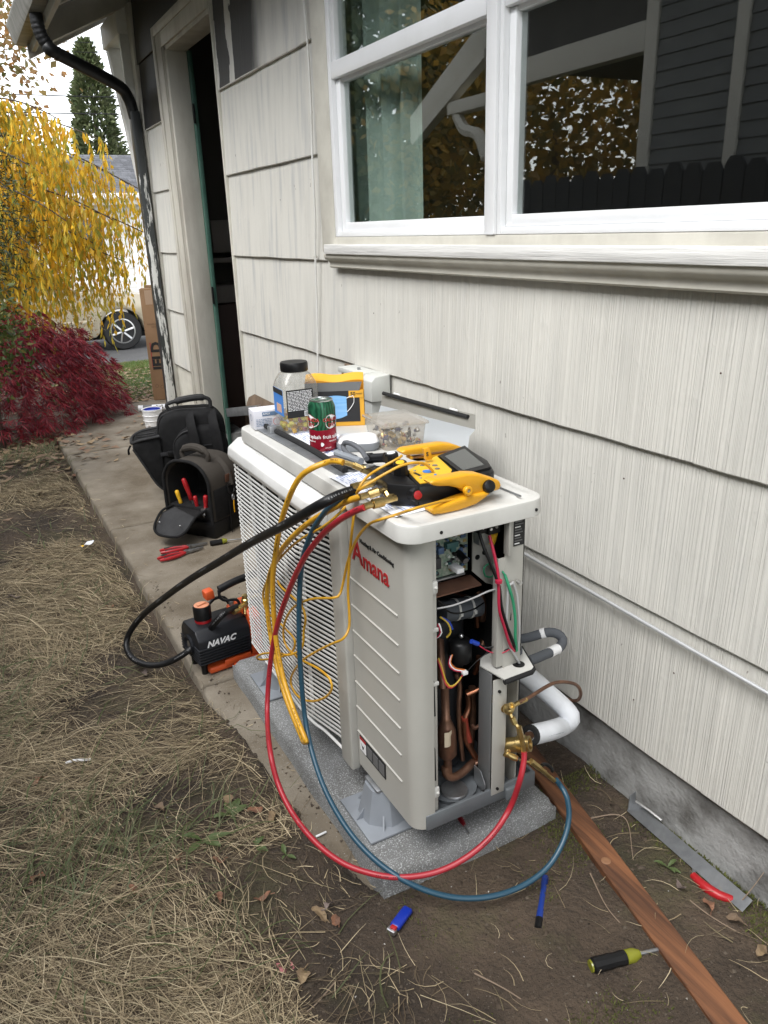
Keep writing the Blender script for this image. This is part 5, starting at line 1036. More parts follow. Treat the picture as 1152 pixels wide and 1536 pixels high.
# oil cap
mbq = MB(); mbq.lathe([(.026, .166), (.027, .178), (.0245, .178), (.0245, .184), (.030, .184), (.031, .226), (.028, .232), (.0, .232)], (-.078, .005, 0), n=28, cap=False); cpp = pb('exhaust_cap', M['black'], angle=40)
mbq = MB(); mbq.lathe([(.0, .2322), (.024, .2322), (.026, .2335), (.021, .2342), (.0, .2338)], (-.078, .005, 0), n=28, cap=False); pb('cap_top', mat('pale_orange_cap', (.62, .27, .15), .5), cpp)
mbq = MB(); mbq.box(-.018, .018, -.006, .006, .234, .240, .003, M=Matrix.Translation((-.078, .005, 0)) @ Matrix.Rotation(.25, 4, 'Z')); pb('cap_grip', bpy.data.materials['pale_orange_cap'], cpp)
mbq = MB(); mbq.lathe([(.0275, .170), (.029, .178), (.0275, .183)], (-.078, .005, 0), n=28); pb('cap_ring', M['red'], cpp)
# handle
mbq = MB(); mbq.tube([(-.012, 0, .272), (.05, .0, .285), (.13, 0, .292), (.20, 0, .292)], .0135, 12); hd = pb('handle_grip', M['rubber'])
mbq = MB(); mbq.box(-.040, -.008, -.018, .018, .254, .288, .006, M=Matrix.Rotation(-.1, 4, 'Y')); pb('handle_end', M['orange'], hd)
for x in (-.012, .095):
    mbq = MB(); mbq.tube([(x, 0, .27), (x + .002, 0, .24), (x + .025, 0, .222), (x + .06, 0, .215), (x + .075, 0, .18)], .0055, 8); pb('handle_bracket', M['charcoal'], hd)
# inlet tree
mbq = MB(); mbq.lathe([(.013, .185), (.013, .205), (.016, .205), (.016, .222), (.012, .226), (.012, .238), (.007, .24)], (.070, -.030, 0), n=14); mbq.cyl((.070, -.03, .205), (.035, -.05, .205), .010, n=10); mbq.cyl((.035, -.05, .205), (.028, -.054, .205), .0135, n=6); mbq.cyl((.06, -.04, .20), (.052, -.055, .178), .008, .006, 10); mbq.cyl((.070, -.03, .215), (.115, -.02, .215), .007, n=10); pb('inlet_fitting', M['brass'], angle=40)
mbq = MB(); mbq.tube([(.036, -.05, .20), (.02, -.062, .205), (.004, -.068, .208)], .0105, 10); pb('hose_end', M['brass'], angle=40)
mbq = MB(); mbq.box(.015, .045, -.01, .02, .172, .198, .004); pb('valve_block', M['orange'])
mbq = MB(); mbq.cyl((.03, .005, .198), (.03, .005, .212), .009, n=14); pb('gas_ballast_knob', M['steel_dull'])
mbq = MB(); mbq.tube([(.04, .04, .18), (.02, .045, .215), (-.02, .04, .222), (-.05, .03, .205)], .006, 8); pb('power_lead', M['rubber'])
lettering('NAVAC', .030, M['ink_white'], mo, (-.055, -.0790, .122), (1, 0, 0), (0, 0, 1), False, ext=.0004, shear=.35, off=.0010)

# ------------------------------------------------------------ backpack behind, open tool bag in front
def soft(profile_rings): 
    mb = MB(); loft(mb, profile_rings); return mb
bk_ = thing('black_backpack', 'big black tool backpack with handle and open side pocket', 'backpack', (1.035, 4.30, 0), R(-12))
def arch(x0, x1, h, rr, n=8):
    """front outline (x,z): flat base, rounded shoulders"""
    P = [(x0 + .02, 0), (x1 - .02, 0), (x1, .02)]
    for k in range(n + 1): a = R(90 * k / n); P.append((x1 - rr + rr * math.cos(a), h - rr + rr * math.sin(a)))
    for k in range(n + 1): a = R(90 + 90 * k / n); P.append((x0 + rr + rr * math.cos(a), h - rr + rr * math.sin(a)))
    return P + [(x0, .02)]
def pillow(nm, par, x0, x1, y0, y1, h, rr, m_, bulge=.02, z0=0, e=.02):
    mb = MB(); rings = []
    for y, s_ in ((y0, .90), (y0 + e * .4, .965), (y0 + e, 1.0), ((y0 + y1) / 2, 1.0 + bulge), (y1 - e, 1.0), (y1 - e * .4, .965), (y1, .90)):
        cx_, cz_ = (x0 + x1) / 2, h / 2
        rings.append([(cx_ + (x - cx_) * s_, y, z0 + max(0, cz_ + (z - cz_) * s_)) for x, z in arch(x0, x1, h, rr)])
    loft(mb, rings); return mb.build(nm, m_, par, False, angle=50)
pillow('main_body', bk_, -.17, .19, -.10, .12, .50, .10, M['nylon'])
pillow('front_pocket', bk_, -.10, .19, -.19, -.095, .43, .12, M['nylon'])
for xx in (.0, .12):
    mb = MB(); mb.tube([(xx, -.10, .49), (xx, -.19, .45), (xx + .01, -.215, .36), (xx + .02, -.205, .20), (xx + .03, -.19, .06)], .032, 8, flat=.25); mb.build('shoulder_strap', M['nylon'], bk_, False)
mb = MB(); mb.tube([(-.10, .0, .50), (-.11, .0, .535), (-.04, 0, .552), (.06, 0, .56), (.12, 0, .545), (.125, 0, .50)], lambda u: .011 + .008 * (1 if .3 < u < .78 else 0), 10); mb.build('top_handle', M['vinyl_grey'], bk_, False)
for y in (-.03, .06):
    mb = MB(); mb.tube([(-.175, y, .03), (-.178, y, .40), (-.10, y, .498), (.1, y, .503)], .0045, 6); mb.build('zip', M['vinyl_grey'], bk_, False)
mb = MB(); mb.tube([(-.055, -.193, .03), (-.105, -.15, .30), (-.06, -.18, .40), (.02, -.195, .425)], .004, 6); mb.build('zip', M['vinyl_grey'], bk_, False)
mb = MB(); mb.tube([(-.186, -.05, .31), (-.190, -.075, .335), (-.190, -.05, .36), (-.190, -.025, .335), (-.186, -.05, .31)], .006, 8); mb.build('strap_ring', M['black'], bk_, False)
for z in (.17, .21):
    mb = MB(); mb.box(-.184, -.176, -.06, -.045, z, z + .022, .002); mb.build('zip_pull', M['steel_dull'], bk_, False)
# open side pocket flap hanging out to the left
mb = MB(); mb.prism([(-.165, .385), (-.27, .372), (-.318, .350), (-.322, .318), (-.268, .215), (-.215, .10), (-.165, .05)], -.105, .115, 'y', bev=.018); fl_ = mb.build('pocket_flap', M['nylon'], bk_, False, angle=40)
mb = MB(); mb.tube([(-.170, -.108, .385), (-.27, -.104, .372), (-.318, -.075, .352), (-.326, .005, .350), (-.318, .085, .352), (-.27, .114, .372), (-.170, .118, .385)], .0085, 8); mb.build('flap_piping', M['vinyl_grey'], fl_, False)
mb = MB(); mb.tube([(-.165, -.104, .06), (-.215, -.106, .11), (-.268, -.106, .22), (-.318, -.100, .325)], .006, 8); mb.build('flap_piping', M['vinyl_grey'], fl_, False)
mb = MB(); mb.tube([(-.33, -.05, .335), (-.345, -.055, .31), (-.345, -.05, .285)], .007, 6, flat=.5); mb.build('pull_tab', M['nylon'], fl_, False)
for k in range(2):
    mb = MB(); mb.tube([(-.19, -.07 + .05 * k, .390), (-.26, -.05 + .05 * k, .380), (-.30, .01 + .04 * k, .366)], .003, 6); mb.build('mesh_trim', M['vinyl_grey'], fl_, False)

webm = mat('worn_grey_webbing', (.030, .030, .032), .85, spec=.2)
for z in (.13, .27):
    mb = MB(); mb.box(-.178, -.174, -.095, .110, z, z + .022, .001); mb.box(-.178, -.02, -.1075, -.1035, z, z + .022, .001); mb.build('webbing_strap', webm, bk_, False)
    mb = MB(); mb.box(-.140, -.100, -.116, -.106, z - .006, z + .028, .004); mb.build('buckle', M['black'], bk_, False)
mb = MB(); mb.box(-.01, .10, -.2005, -.195, .33, .335, .001); mb.build('stitched_seam', webm, bk_, False)
mb = MB(); mb.box(.015, .085, -.206, -.198, .10, .20, .006); mb.build('small_pocket', M['nylon'], bk_, False)
bg_ = thing('open_tool_bag', 'taupe and black tool bag with its front flap hanging open', 'tool bag', (.925, 3.725, 0), R(34))
# built with its opening facing -x
def shell(x0, x1, y0, y1, h, rr, n=8):
    P = []
    for k in range(n + 1): a = R(90 * k / n); P.append((y1 - rr + rr * math.cos(a), h - rr + rr * math.sin(a)))
    for k in range(n + 1): a = R(90 + 90 * k / n); P.append((y0 + rr + rr * math.cos(a), h - rr + rr * math.sin(a)))
    return P
o_ = shell(0, 0, -.145, .145, .385, .12); i_ = [(y * .90, .010 + (z - .010) * .955) for y, z in o_]
mb = MB(); bm = mb.bm; A = []
def ring(x, P, base): return [bm.verts.new((x, P[0][0], base))] + [bm.verts.new((x, y, z)) for y, z in P] + [bm.verts.new((x, P[-1][0], base))]
rs = [ring(.12, i_, .02), ring(-.10, i_, .02), ring(-.115, [(y * .97, z * .985) for y, z in o_], .0), ring(-.10, o_, .0), ring(.01, [(y * 1.03, z) for y, z in o_], .0), ring(.11, o_, .0), ring(.135, [(y * .94, z * .96) for y, z in o_], .0)]
for a, b in zip(rs, rs[1:]):
    for k in range(len(a) - 1): bm.faces.new((a[k], a[k + 1], b[k + 1], b[k]))
bm.faces.new(rs[0]); bm.faces.new(list(reversed(rs[-1])))
mb.build('bag_shell', M['nylon_grey'], bg_, False, angle=50)
mb = MB(); bm = mb.bm; i2 = [(y * .985, z * .99) for y, z in i_]; ra = ring(-.108, i2, .02); rb = ring(.112, i2, .02)
for k in range(len(ra) - 1): bm.faces.new((ra[k], ra[k + 1], rb[k + 1], rb[k]))
bm.faces.new(rb); mb.build('bag_lining', M['black_matte'], bg_, False, angle=50)
mb = MB(); mb.box(-.125, .14, -.155, .155, 0, .085, .014); mb.build('moulded_base', M['black'], bg_, False)
mb = MB(); mb.box(-.112, .118, -.135, .135, .084, .150, .01); mb.build('tool_pocket_panel', M['nylon'], bg_, False)
pts_ = [(-.118, y * .985, z) for y, z in ([(o_[0][0], .07)] + o_ + [(o_[-1][0], .07)])]
mb = MB(); mb.tube(pts_, .0085, 8); mb.build('zip_piping', M['nylon'], bg_, False)
mb = MB(); mb.box(-.095, .125, -.1535, -.148, .09, .245, .003); mb.build('side_pocket', M['nylon'], bg_, False)
mb = MB(); bm = mb.bm; fl2 = [(-.118, -.11), (-.20, -.115), (-.262, -.108), (-.292, -.08), (-.302, -.02), (-.298, .05), (-.270, .092), (-.20, .102), (-.118, .10)]
bm.faces.new([bm.verts.new((x, y, .150 - .55 * max(0, -.15 - x) + .012 * math.cos(x * 30))) for x, y in fl2]); mb.solid(.014); ff = mb.build('front_flap', M['vinyl_grey'], bg_, False, angle=50)
mb = MB(); mb.tube([(x * 1.008, y, .157 - .55 * max(0, -.15 - x) + .012 * math.cos(x * 30)) for x, y in fl2], .0065, 8); mb.build('flap_piping', M['nylon'], ff, False)
for v in (-.05, .05):
    mb = MB(); mb.ball((-.262, v * 1.3, .110), .0045, 8); mb.build('rivet', M['steel'], ff, False)
mb = MB(); mb.tube([(-.03, -.075, .362), (-.03, -.082, .405), (-.03, -.03, .430), (-.03, .03, .430), (-.03, .082, .405), (-.03, .075, .362)], lambda u: .012 + .008 * (1 if .25 < u < .75 else 0), 10); mb.build('carry_handle', M['nylon_grey'], bg_, False)
mb = MB(); mb.tube([(.02, -.085, .37), (.02, -.135, .32), (.02, -.155, .24)], .022, 8, flat=.25); mb.build('shoulder_anchor', M['nylon_grey'], bg_, False)
mb = MB(); mb.box(-.005, .045, -.158, -.152, .262, .302, .003, M=Matrix.Rotation(0, 4, 'X')); mb.build('leather_patch', mat('dark_brown_leather', (.07, .028, .016), .5), bg_, False)
mb = MB(); mb.tube([(-.002, -.160, .245), (.042, -.160, .245), (.040, -.166, .212), (.020, -.168, .200), (.0, -.166, .212), (-.002, -.160, .245)], .0048, 8); mb.build('d_ring', M['black'], bg_, False)
mb = MB(); mb.tube([(.022, -.168, .198), (.030, -.170, .180), (.020, -.170, .165), (.014, -.170, .180), (.022, -.168, .195)], .0035, 8); mb.build('snap_hook', M['steel_dull'], bg_, False)
mb = MB(); mb.tube([(.0, -.160, .17), (.0, -.162, .09), (-.005, -.165, .0)], .006, 6, flat=.4); mb.build('strap_end', M['nylon'], bg_, False)
mb = MB(); mb.prism([(.15, -.13), (.31, -.10), (.31, .12), (.15, .13)], 0, .30, 'z', bev=.03); mb.build('back_compartment', M['vinyl_grey'], bg_, False)
mb = MB(); mb.tube([(.022, -.172, .165), (.018, -.173, .14), (.020, -.172, .10)], .0032, 6); mb.build('yellow_cord', M['yellow'], bg_, False)
def bag_tool(nm, label, cat, x, y, z0, z1, r, m_, lean=(0, 0), tip=None):
    Mx = bg_.matrix_basis if False else Matrix.Translation(bg_.location) @ Matrix.Rotation(R(34), 4, 'Z')
    p = Mx @ Vector((x, y, z0)); q_ = Mx @ Vector((x + lean[0], y + lean[1], z1))
    tt = thing(nm, label, cat, tuple(p), 0, 'hand tools in the open tool bag')
    mb = MB(); L_ = (q_ - p).length; mb.lathe([(r * .8, 0), (r, .004), (r * .82, L_ * .3), (r, L_ * .7), (r * .9, L_ * .95), (r * .5, L_)], p, q_ - p, 14); mb.build('handle', m_, tt, angle=50)
    mb = MB(); mb.cyl(p - (q_ - p) * .25, p, r * .45, n=8); mb.build('shaft', tip or M['steel_dull'], tt)
bag_tool('screwdriver', 'red-handled screwdriver standing tallest in the open tool bag', 'screwdriver', -.07, .02, .17, .285, .013, M['red'], (-.02, .02))
bag_tool('pliers', 'red-gripped pliers at the left of the red handles in the bag', 'pliers', -.09, -.03, .14, .205, .011, M['red'], (-.01, 0))
bag_tool('pliers', 'red-gripped pliers at the right edge of the bag opening', 'pliers', -.09, -.085, .14, .215, .012, M['red'], (-.005, -.01))
bag_tool('nut_driver', 'yellow-handled nut driver standing in the open tool bag', 'nut driver', -.09, .075, .15, .22, .011, M['yellow_flat'], (-.01, .01))
bag_tool('wrench', 'shiny chrome wrench at the front edge of the bag opening', 'wrench', -.108, -.085, .115, .150, .014, M['steel'])
# ------------------------------------------------------------ tools and scraps on the ground
def screwdriver(label, a, b, c_, hm, collar=None, hr=.013, sr=.0032, z=None, cat='screwdriver', nm='screwdriver', group=None, n=8):
    """handle a->b, shaft b->c"""
    a, b, c_ = Vector(a), Vector(b), Vector(c_); tt = thing(nm, label, cat, tuple(a), 0, group)
    L_ = (b - a).length; mb = MB(); prof = [(hr * .75, 0), (hr, .004), (hr, L_ * .35), (hr * .9, L_ * .5), (hr * 1.0, L_ * .62)] + ([(hr * .95, L_ * .70)] if collar else [(hr * .8, L_ * .85), (hr * .6, L_)])
    mb.lathe(prof, a, b - a, n); mb.build('handle', hm, tt, angle=30)
    if collar:
        mb = MB(); mb.lathe([(hr * .8, L_ * .70), (hr * .95, L_ * .72), (hr * .95, L_ * .86), (hr * .55, L_)], a, b - a, 14); mb.build('collar', collar, tt, angle=40)
    mb = MB(); mb.cyl(b, c_, sr, n=10); mb.build('shaft', M['steel_dull'], tt)
    return tt
ch = mat('clear_yellow_green_handle', (.20, .205, .02), .22)
gz = lambda x, y: ground_z(x, y)
sd = screwdriver('black and yellow-green screwdriver with its tip under the wooden board', (.868, .826, .020), (.972, .800, .018), (1.030, .785, .016), M['black'], ch, .0150, .0042, n=10)
mb = MB(); mb.lathe([(.0115, -.003), (.0125, 0), (.0115, .0008)], (.868, .826, .020), (1, -.25, 0), 14); mb.build('end_cap', ch, sd)
screwdriver('black stubby screwdriver lying in front of the tool bag', (.862, 3.462, .014), (.945, 3.455, .014), (1.02, 3.44, .012), M['black'], ch, .014, .003)
screwdriver('tiny red precision screwdriver on the front edge of the pad', (0.8343,1.255,0.08), (0.8294,1.222,0.08), (0.8248,1.198,0.077), mat('dark_red_handle', (.22, .008, .015), .35), None, .0065, .0022)
def snips(label, x, y, ang, flip=1):
    tt = thing('pliers', label, 'pliers', (x, y, .012), R(ang), 'red-gripped pliers on the walk')
    for s_ in (-1, 1):
        mb = MB(); mb.tube([(-.005, s_ * .005, 0), (-.045, s_ * .016, 0), (-.10, s_ * .019, 0), (-.135, s_ * .013, 0)], lambda u: .0065 + .0035 * math.sin(u * PI), 10); mb.build('red_grip', M['red'], tt, False)
        mb = MB(); mb.tube([(-.030, s_ * .012, .004), (-.07, s_ * .018, .006), (-.115, s_ * .017, .005)], .0052, 8); mb.build('grip_inlay', M['vinyl_grey'], tt, False)
        mb = MB(); mb.prism([(0, 0), (.02, s_ * .010), (.085, s_ * .003), (.09, 0)], -.006, .006, 'z', bev=.001); mb.build('jaw', M['steel_dull'], tt, False)
    mb = MB(); mb.cyl((0, 0, -.008), (0, 0, .009), .010, n=14); mb.build('pivot', M['steel_dull'], tt, False)
snips('red-gripped long-nose pliers on the walk, farther of the pair', .765, 3.485, -4); snips('red-gripped long-nose pliers on the walk, nearer of the pair', .735, 3.425, 9)
# lighter
t = thing('lighter', 'blue disposable lighter on the bare earth by the pad', 'lighter', (.600, 1.118, .012), 0)
a, b = Vector((0.6133,1.125,0.014)), Vector((0.5609,1.097,0.014)); ang = math.atan2((b - a).y, (b - a).x); t.location = ((a + b) / 2).to_tuple()[:2] + (max(ground_z(a.x, a.y), ground_z(b.x, b.y), ground_z((a.x + b.x) / 2, (a.y + b.y) / 2)) + .009,); t.rotation_euler = (0, 0, ang)
mb = MB(); mb.box(-.038, .022, -.012, .012, -.007, .007, .006, 3); mb.build('body', M['blue'], t, False, angle=50)
mb = MB(); mb.box(.023, .037, -.0105, .0105, -.006, .006, .003); mb.build('metal_hood', M['steel'], t, False)
mb = MB(); mb.box(.022, .032, -.004, .010, .005, .011, .002); mb.build('red_button', M['red'], t, False)
# marker
t = thing('marker_pen', 'blue marker pen lying on the bare earth right of the lighter', 'marker', (0.8913,1.01,0.01))
a, b = Vector((0.9412,1.057,0.01)), Vector((0.8362,0.9536,0.012)); d = (b - a); L_ = d.length
mb = MB(); mb.lathe([(.0062, 0), (.0078, .003), (.0080, L_ * .82)], a, d, 14); mb.build('barrel', mat('dark_blue_barrel', (.010, .035, .22), .35), t, angle=40)
mb = MB(); mb.lathe([(.0080, L_ * .82), (.0086, L_ * .83), (.0084, L_), (.004, L_ + .001)], a, d, 14); mb.build('end_cap', M['black'], t, angle=40)
# board
t = thing('wooden_board', 'long reddish-brown wooden board lying on the earth along the house', 'board', (1.12, 1.0, 0))
c0, c1 = Vector((1.094,1.027,0.023)[:2]), Vector((1.004,0.6075,0.023)[:2]); e0, e1 = c0 + (c0 - c1) * 1.25, c1 + (c1 - c0) * .6; d = (e1 - e0).normalized(); nrm = Vector((-d.y, d.x)); 
if nrm.x < 0: nrm = -nrm
mb = MB(); bm = mb.bm; rings = []
for k in range(34):
    p = e0.lerp(e1, k / 33); z = .004; w0, w1 = -.030, .030
    rings.append([bm.verts.new((p.x + nrm.x * o_, p.y + nrm.y * o_, z + h + .0008 * noise.noise(Vector((k * .7, o_ * 50, h * 20))))) for o_, h in ((w0, 0), (w0, .020), (w0 + .0025, .0225), ((w0 + w1) / 2, .023), (w1 - .0025, .0225), (w1, .020), (w1, 0))])
for a, b in zip(rings, rings[1:]):
    for i in range(7): bm.faces.new((a[i], a[(i + 1) % 7], b[(i + 1) % 7], b[i]))
bm.faces.new(rings[0]); bm.faces.new(list(reversed(rings[-1])))
bd = mb.build('plank', M['red_wood'], None, angle=40); bd.parent = t; bd.location = -t.location
kn = (1.081,1.011,0.027); mb = MB(); mb.lathe([(.0, 0), (.006, .0006), (.010, .0004), (.012, -.001)], (kn[0], kn[1], .0272), n=16, cap=False); mb.build('knot', mat('pale_knot', (.22, .11, .055), .6), t)
# flat steel strip and red handle by the foundation
t = thing('steel_strip', 'flat grey steel strip leaning along the foundation at right', 'metal strip', (1.27, .95, .01))
def strip_pt(u, v): 
    a = Vector((1.262, 1.112, .020)); b = Vector((1.252, .765, .018)); p = a.lerp(b, u); return p + Vector((.030 * (v - .5), .0, .016 * v))
mb = MB(); mb.sheet(strip_pt, 16, 2); mb.solid(.0025); mb.build('blade', M['galv'], t)
mb = MB(); mb.prism([(-.012, 0), (.014, 0), (.010, .05), (-.010, .045)], -.001, .001, 'y', M=Matrix.Translation((1.262, 1.112, .02))); mb.build('bent_tab', M['galv'], t)
mb = MB(); mb.tube([(1.262, 1.10, .052), (1.268, 1.06, .050), (1.272, 1.025, .046)], .0032, 6); mb.build('pin', M['steel'], t)
t = thing('folding_saw_grip', 'curved red plastic handle lying beside the steel strip', 'tool handle', (1.24, .86, .01))
mb = MB(); mb.tube([Vector((1.228,0.8878,0.016)), Vector((1.223,0.8558,0.018)), Vector((1.23,0.8201,0.018)), Vector((1.248,0.7995,0.016))], lambda u: .0085 + .003 * math.sin(u * PI), 12); mb.build('grip', M['red'], t, angle=60)
mb = MB(); mb.tube([Vector((1.23,0.8871,0.016)), (1.262, .915, .012)], .004, 8, smooth=False); mb.build('tang', M['galv'], t)
# bucket, caulk tube, carton, channel, stump board
t = thing('bucket', 'small white tub with blue rim behind the backpack', 'bucket', (1.20, 6.16, 0))
mb = MB(); mb.lathe([(.060, 0), (.064, .003), (.076, .130), (.079, .130), (.079, .142), (.072, .142), (.070, .12), (.058, .01), (0, .008)], n=32, at=(1.20, 6.16, 0), cap=False); mb.build('tub', M['white'], t, angle=40)
mb = MB(); mb.lathe([(0, .125), (.071, .125), (.0715, .136), (.066, .139), (.064, .128), (0, .128)], n=32, at=(1.20, 6.16, 0), cap=False); mb.build('blue_rim', M['blue'], t, angle=40)
mb = MB(); mb.tube([(1.121, 6.16, .135), (1.14, 6.10, .165), (1.20, 6.085, .172), (1.27, 6.11, .165), (1.279, 6.16, .135)], .003, 8); mb.build('bail', M['white'], t)
for z in (.05, .09):
    mb = MB(); mb.lathe([(.0665 + z * .09, z), (.069 + z * .09, z + .003), (.0668 + z * .09, z + .006)], n=32, at=(1.20, 6.16, 0)); mb.build('rib', M['white'], t)
t = thing('caulk_tube', 'white printed caulk tube lying behind the small tub', 'caulk tube', (1.40, 6.75, .03))
mb = MB(); mb.cyl((1.215, 6.78, .027), (1.50, 6.68, .027), .026, n=20); mb.build('cartridge', M['paper'], t)
mb = MB(); mb.cyl((1.212, 6.781, .027), (1.228, 6.7755, .027), .0272, n=20); mb.build('end_ring', M['white'], t)
mb = MB(); mb.cyl((1.25, 6.7677, .027), (1.32, 6.7430, .027), .0265, n=20); mb.build('grey_print', lm, t)
lettering('BIG GAP', .040, M['ink'], t, (1.415, 6.683, .038), (1, -.35, 0), (.1, .3, 1), ext=.0003, off=.001)
t = thing('cardboard_carton', 'tall brown cardboard carton standing past the house corner', 'cardboard box', (1.60, 7.20, 0), R(-20))
mb = MB(); mb.box(-.155, .10, -.06, .06, 0, .985, .004); cb = mb.build('carton', M['cardboard'], t, False)
mb = MB(); mb.box(-.155, .10, -.058, -.050, .985, 1.01, .001, M=Matrix.Rotation(.05, 4, 'Y')); mb.build('top_flap', M['cardboard'], t, False)
mb = MB(); mb.box(-.115, -.055, -.0612, -.0602, .85, .97, 0); mb.build('shipping_label', mat('pale_brown_label', (.40, .28, .19), .7), cb, False)
lettering('JELD', .125, M['ink'], cb, (-.070, -.0615, .40), (0, 0, 1), (-1, 0, 0), False, ext=.0004, off=.006)
mb = MB(); mb.box(-.128, -.118, -.0614, -.0602, .30, .52, 0); mb.build('red_print', mat('dull_red_print', (.30, .05, .04), .7), cb, False)
lettering('HANDLE WITH CARE', .020, mat('faded_brown_print', (.15, .08, .045), .8), cb, (-.03, -.0615, .68), (1, 0, 0), (0, 0, 1), False, ext=.0003)
lettering('DOOR SYSTEMS', .017, bpy.data.materials['faded_brown_print'], cb, (-.03, -.0615, .655), (1, 0, 0), (0, 0, 1), False, ext=.0003)
for k in range(3):
    mb = MB(); mb.lathe([(.012, 0), (.015, .0008), (.016, 0)], (-.11 + k * .045, -.0603, .13 - k * .01), (0, -1, 0), 16, cap=False); mb.build('handling_mark', bpy.data.materials['faded_brown_print'], cb, False)
t = thing('metal_channel', 'bright galvanised channel sticking out of the doorway', 'metal channel', (1.20, 4.2, .2))
a, b = Vector((1.162,3.98,0.5204)), Vector((1.186,3.55,0.6104)); 
mb = MB(); d = (b - a); mb.box(0, d.length, -.002, .002, -.022, .022, .001, M=Matrix.Translation(a) @ d.to_track_quat('X', 'Z').to_matrix().to_4x4()); mb.box(0, d.length, -.002, .025, .020, .022, 0, M=Matrix.Translation(a) @ d.to_track_quat('X', 'Z').to_matrix().to_4x4()); mb.build('channel_web', M['galv'], t)
t = thing('wood_offcut', 'brown weathered wooden board leaning on the wall beside the doorway', 'wood offcut', (1.24, 3.3, 0))
mb = MB(); P0 = [Vector(p) for p in ((1.175, (1.22,3.833,0.5645)[1], .0), (1.22,3.833,0.5645), (1.235,3.808,0.6228), (1.245,3.737,0.6505), (1.245,3.454,0.649), (1.225, (1.245,3.454,0.649)[1] - .06, .40), (1.175, (1.245,3.454,0.649)[1] - .06, .0))]; mb.bm.faces.new([mb.bm.verts.new(p) for p in P0]); mb.solid(.02); mb.build('board_piece', M['brown_wood'], t, angle=20)
# wall furniture
t = thing('electrical_box', 'grey outdoor electrical box on the wall above the mask box', 'electrical box', (1.23, 2.47, .8))
bxp = 2.30
mb = MB(); mb.box(1.205, 1.272, 2.36, 2.60, .66, .930, .006); mb.build('box_body', mat('grey_utility_box', (.40, .41, .39), .5), t)
mb = MB(); mb.prism([(1.198, .855), (1.198, .925), (1.215, .940), (1.272, .945), (1.272, .855)], 2.345, 2.425, 'y', bev=.003); mb.box(1.198, 1.272, 2.425, 2.612, .925, .944, .003); mb.build('hinged_cover', mat('pale_utility_cover', (.52, .53, .50), .5), t)
mb = MB(); mb.box(1.2035, 1.2055, 2.44, 2.59, .880, .922, 0); mb.build('opening', M['black'], t)
mb = MB(); mb.cyl((1.23, 2.50, .944), (1.23, 2.50, .952), .006, n=10); mb.build('cover_screw', M['steel_dull'], t)
t = thing('bare_wood_patch', 'strip of bare brown wood beside the grey electrical box', 'wood strip', (1.27, 2.68, .8)); mb = MB(); mb.box(1.262, 1.2735, 2.625, 2.69, .60, .938, .002); mb.build('wood_strip', M['brown_wood'], t)
t = thing('metal_conduit', 'thin grey metal conduit running along the siding behind the unit', 'conduit', (1.262, 1.3, .55))
mb = MB(); mb.tube([(1.262, 2.3, .572), (1.262, 1.6, .556), (1.262, .80, .535), (1.262, .3, .522)], .0050, 10); cdt = mb.build('conduit_tube', M['galv'], t, angle=60); cdt.data.materials[0] = mat('painted_conduit', (.66, .67, .67), .28, .55)
t = thing('wall_cable', 'thin cream cable hanging down the siding left of the window', 'cable', (1.264, 2.9, 1.5))
mb = MB(); mb.tube([(1.262,2.881,2.249), (1.258,2.861,2.106), (1.258,2.852,1.982), (1.258,2.856,1.815), (1.256,2.867,1.639), (1.258,2.876,1.455), (1.258,2.896,1.323), (1.262,2.923,1.081), (1.255,2.933,0.8671), (1.262,2.949,0.7242)], .0042, 8); mb.build('cable_run', M['white_wood'], t, angle=60)
mb = MB(); c = Vector((1.257,2.9,1.323)); mb.box(c.x - .004, c.x + .01, c.y - .006, c.y + .006, c.z - .004, c.z + .004, .001); mb.build('cable_clip', M['cream'], t)
# small litter
t = thing('wrapper_scrap', 'yellow and white wrapper scrap lying on the dead grass', 'wrapper', (0.3387,3.79,0)); mb = MB(); a = Vector((0.3083,3.768,0.004)); b = Vector((0.3718,3.818,0.004)); d = (b - a); side = Vector((-d.y, d.x, 0)).normalized() * .013
mb.sheet(lambda u, v: a + d * u + side * (v - .5) * 2 * (.8 + .2 * math.sin(u * 9)) + Vector((0, 0, .008 + .006 * math.sin(u * 7 + v * 3))), 8, 3); mb.build('foil', M['paper'], t, flip=False)
mb = MB(); mb.sheet(lambda u, v: a + d * (u * .35) + side * (v - .5) * 2.1 + Vector((0, 0, .0095 + .006 * math.sin(u * .35 * 7 + v * 3))), 4, 3); mb.build('yellow_end', M['yellow_flat'], t, flip=False)
t = thing('white_scrap', 'thin white plastic scrap lying on the dead grass', 'plastic scrap', (0.0616,2.057,0.01)); mb = MB(); mb.tube([(0.0263,2.062,0.012), (0.0478,2.054,0.018), (0.0735,2.045,0.016), (0.0961,2.041,0.012)], .0035, 6, flat=.5); mb.build('strip', M['white'], t)
t = thing('pink_petal', 'faded pink petal lying in the dead grass near the front', 'petal', (0.3339,1.135,0.015)); mb = MB(); c = Vector((0.3332,1.133,0.018)); mb.sheet(lambda u, v: c + Vector(((u - .5) * .030, (v - .5) * .026, .006 * math.cos(u * 5) + .004 * math.sin(v * 6))), 5, 5); mb.build('petal_blade', mat('faded_pink', (.45, .17, .17), .7), t, flip=False)
t = thing('wire_stub', 'short white and copper wire stub on the concrete beside the pad', 'wire stub', (0.5496,1.445,0.006)); mb = MB(); mb.tube([(0.5363,1.444,0.005), (0.5503,1.442,0.008), (0.5644,1.446,0.005)], .0028, 6); mb.build('stub', M['white'], t)

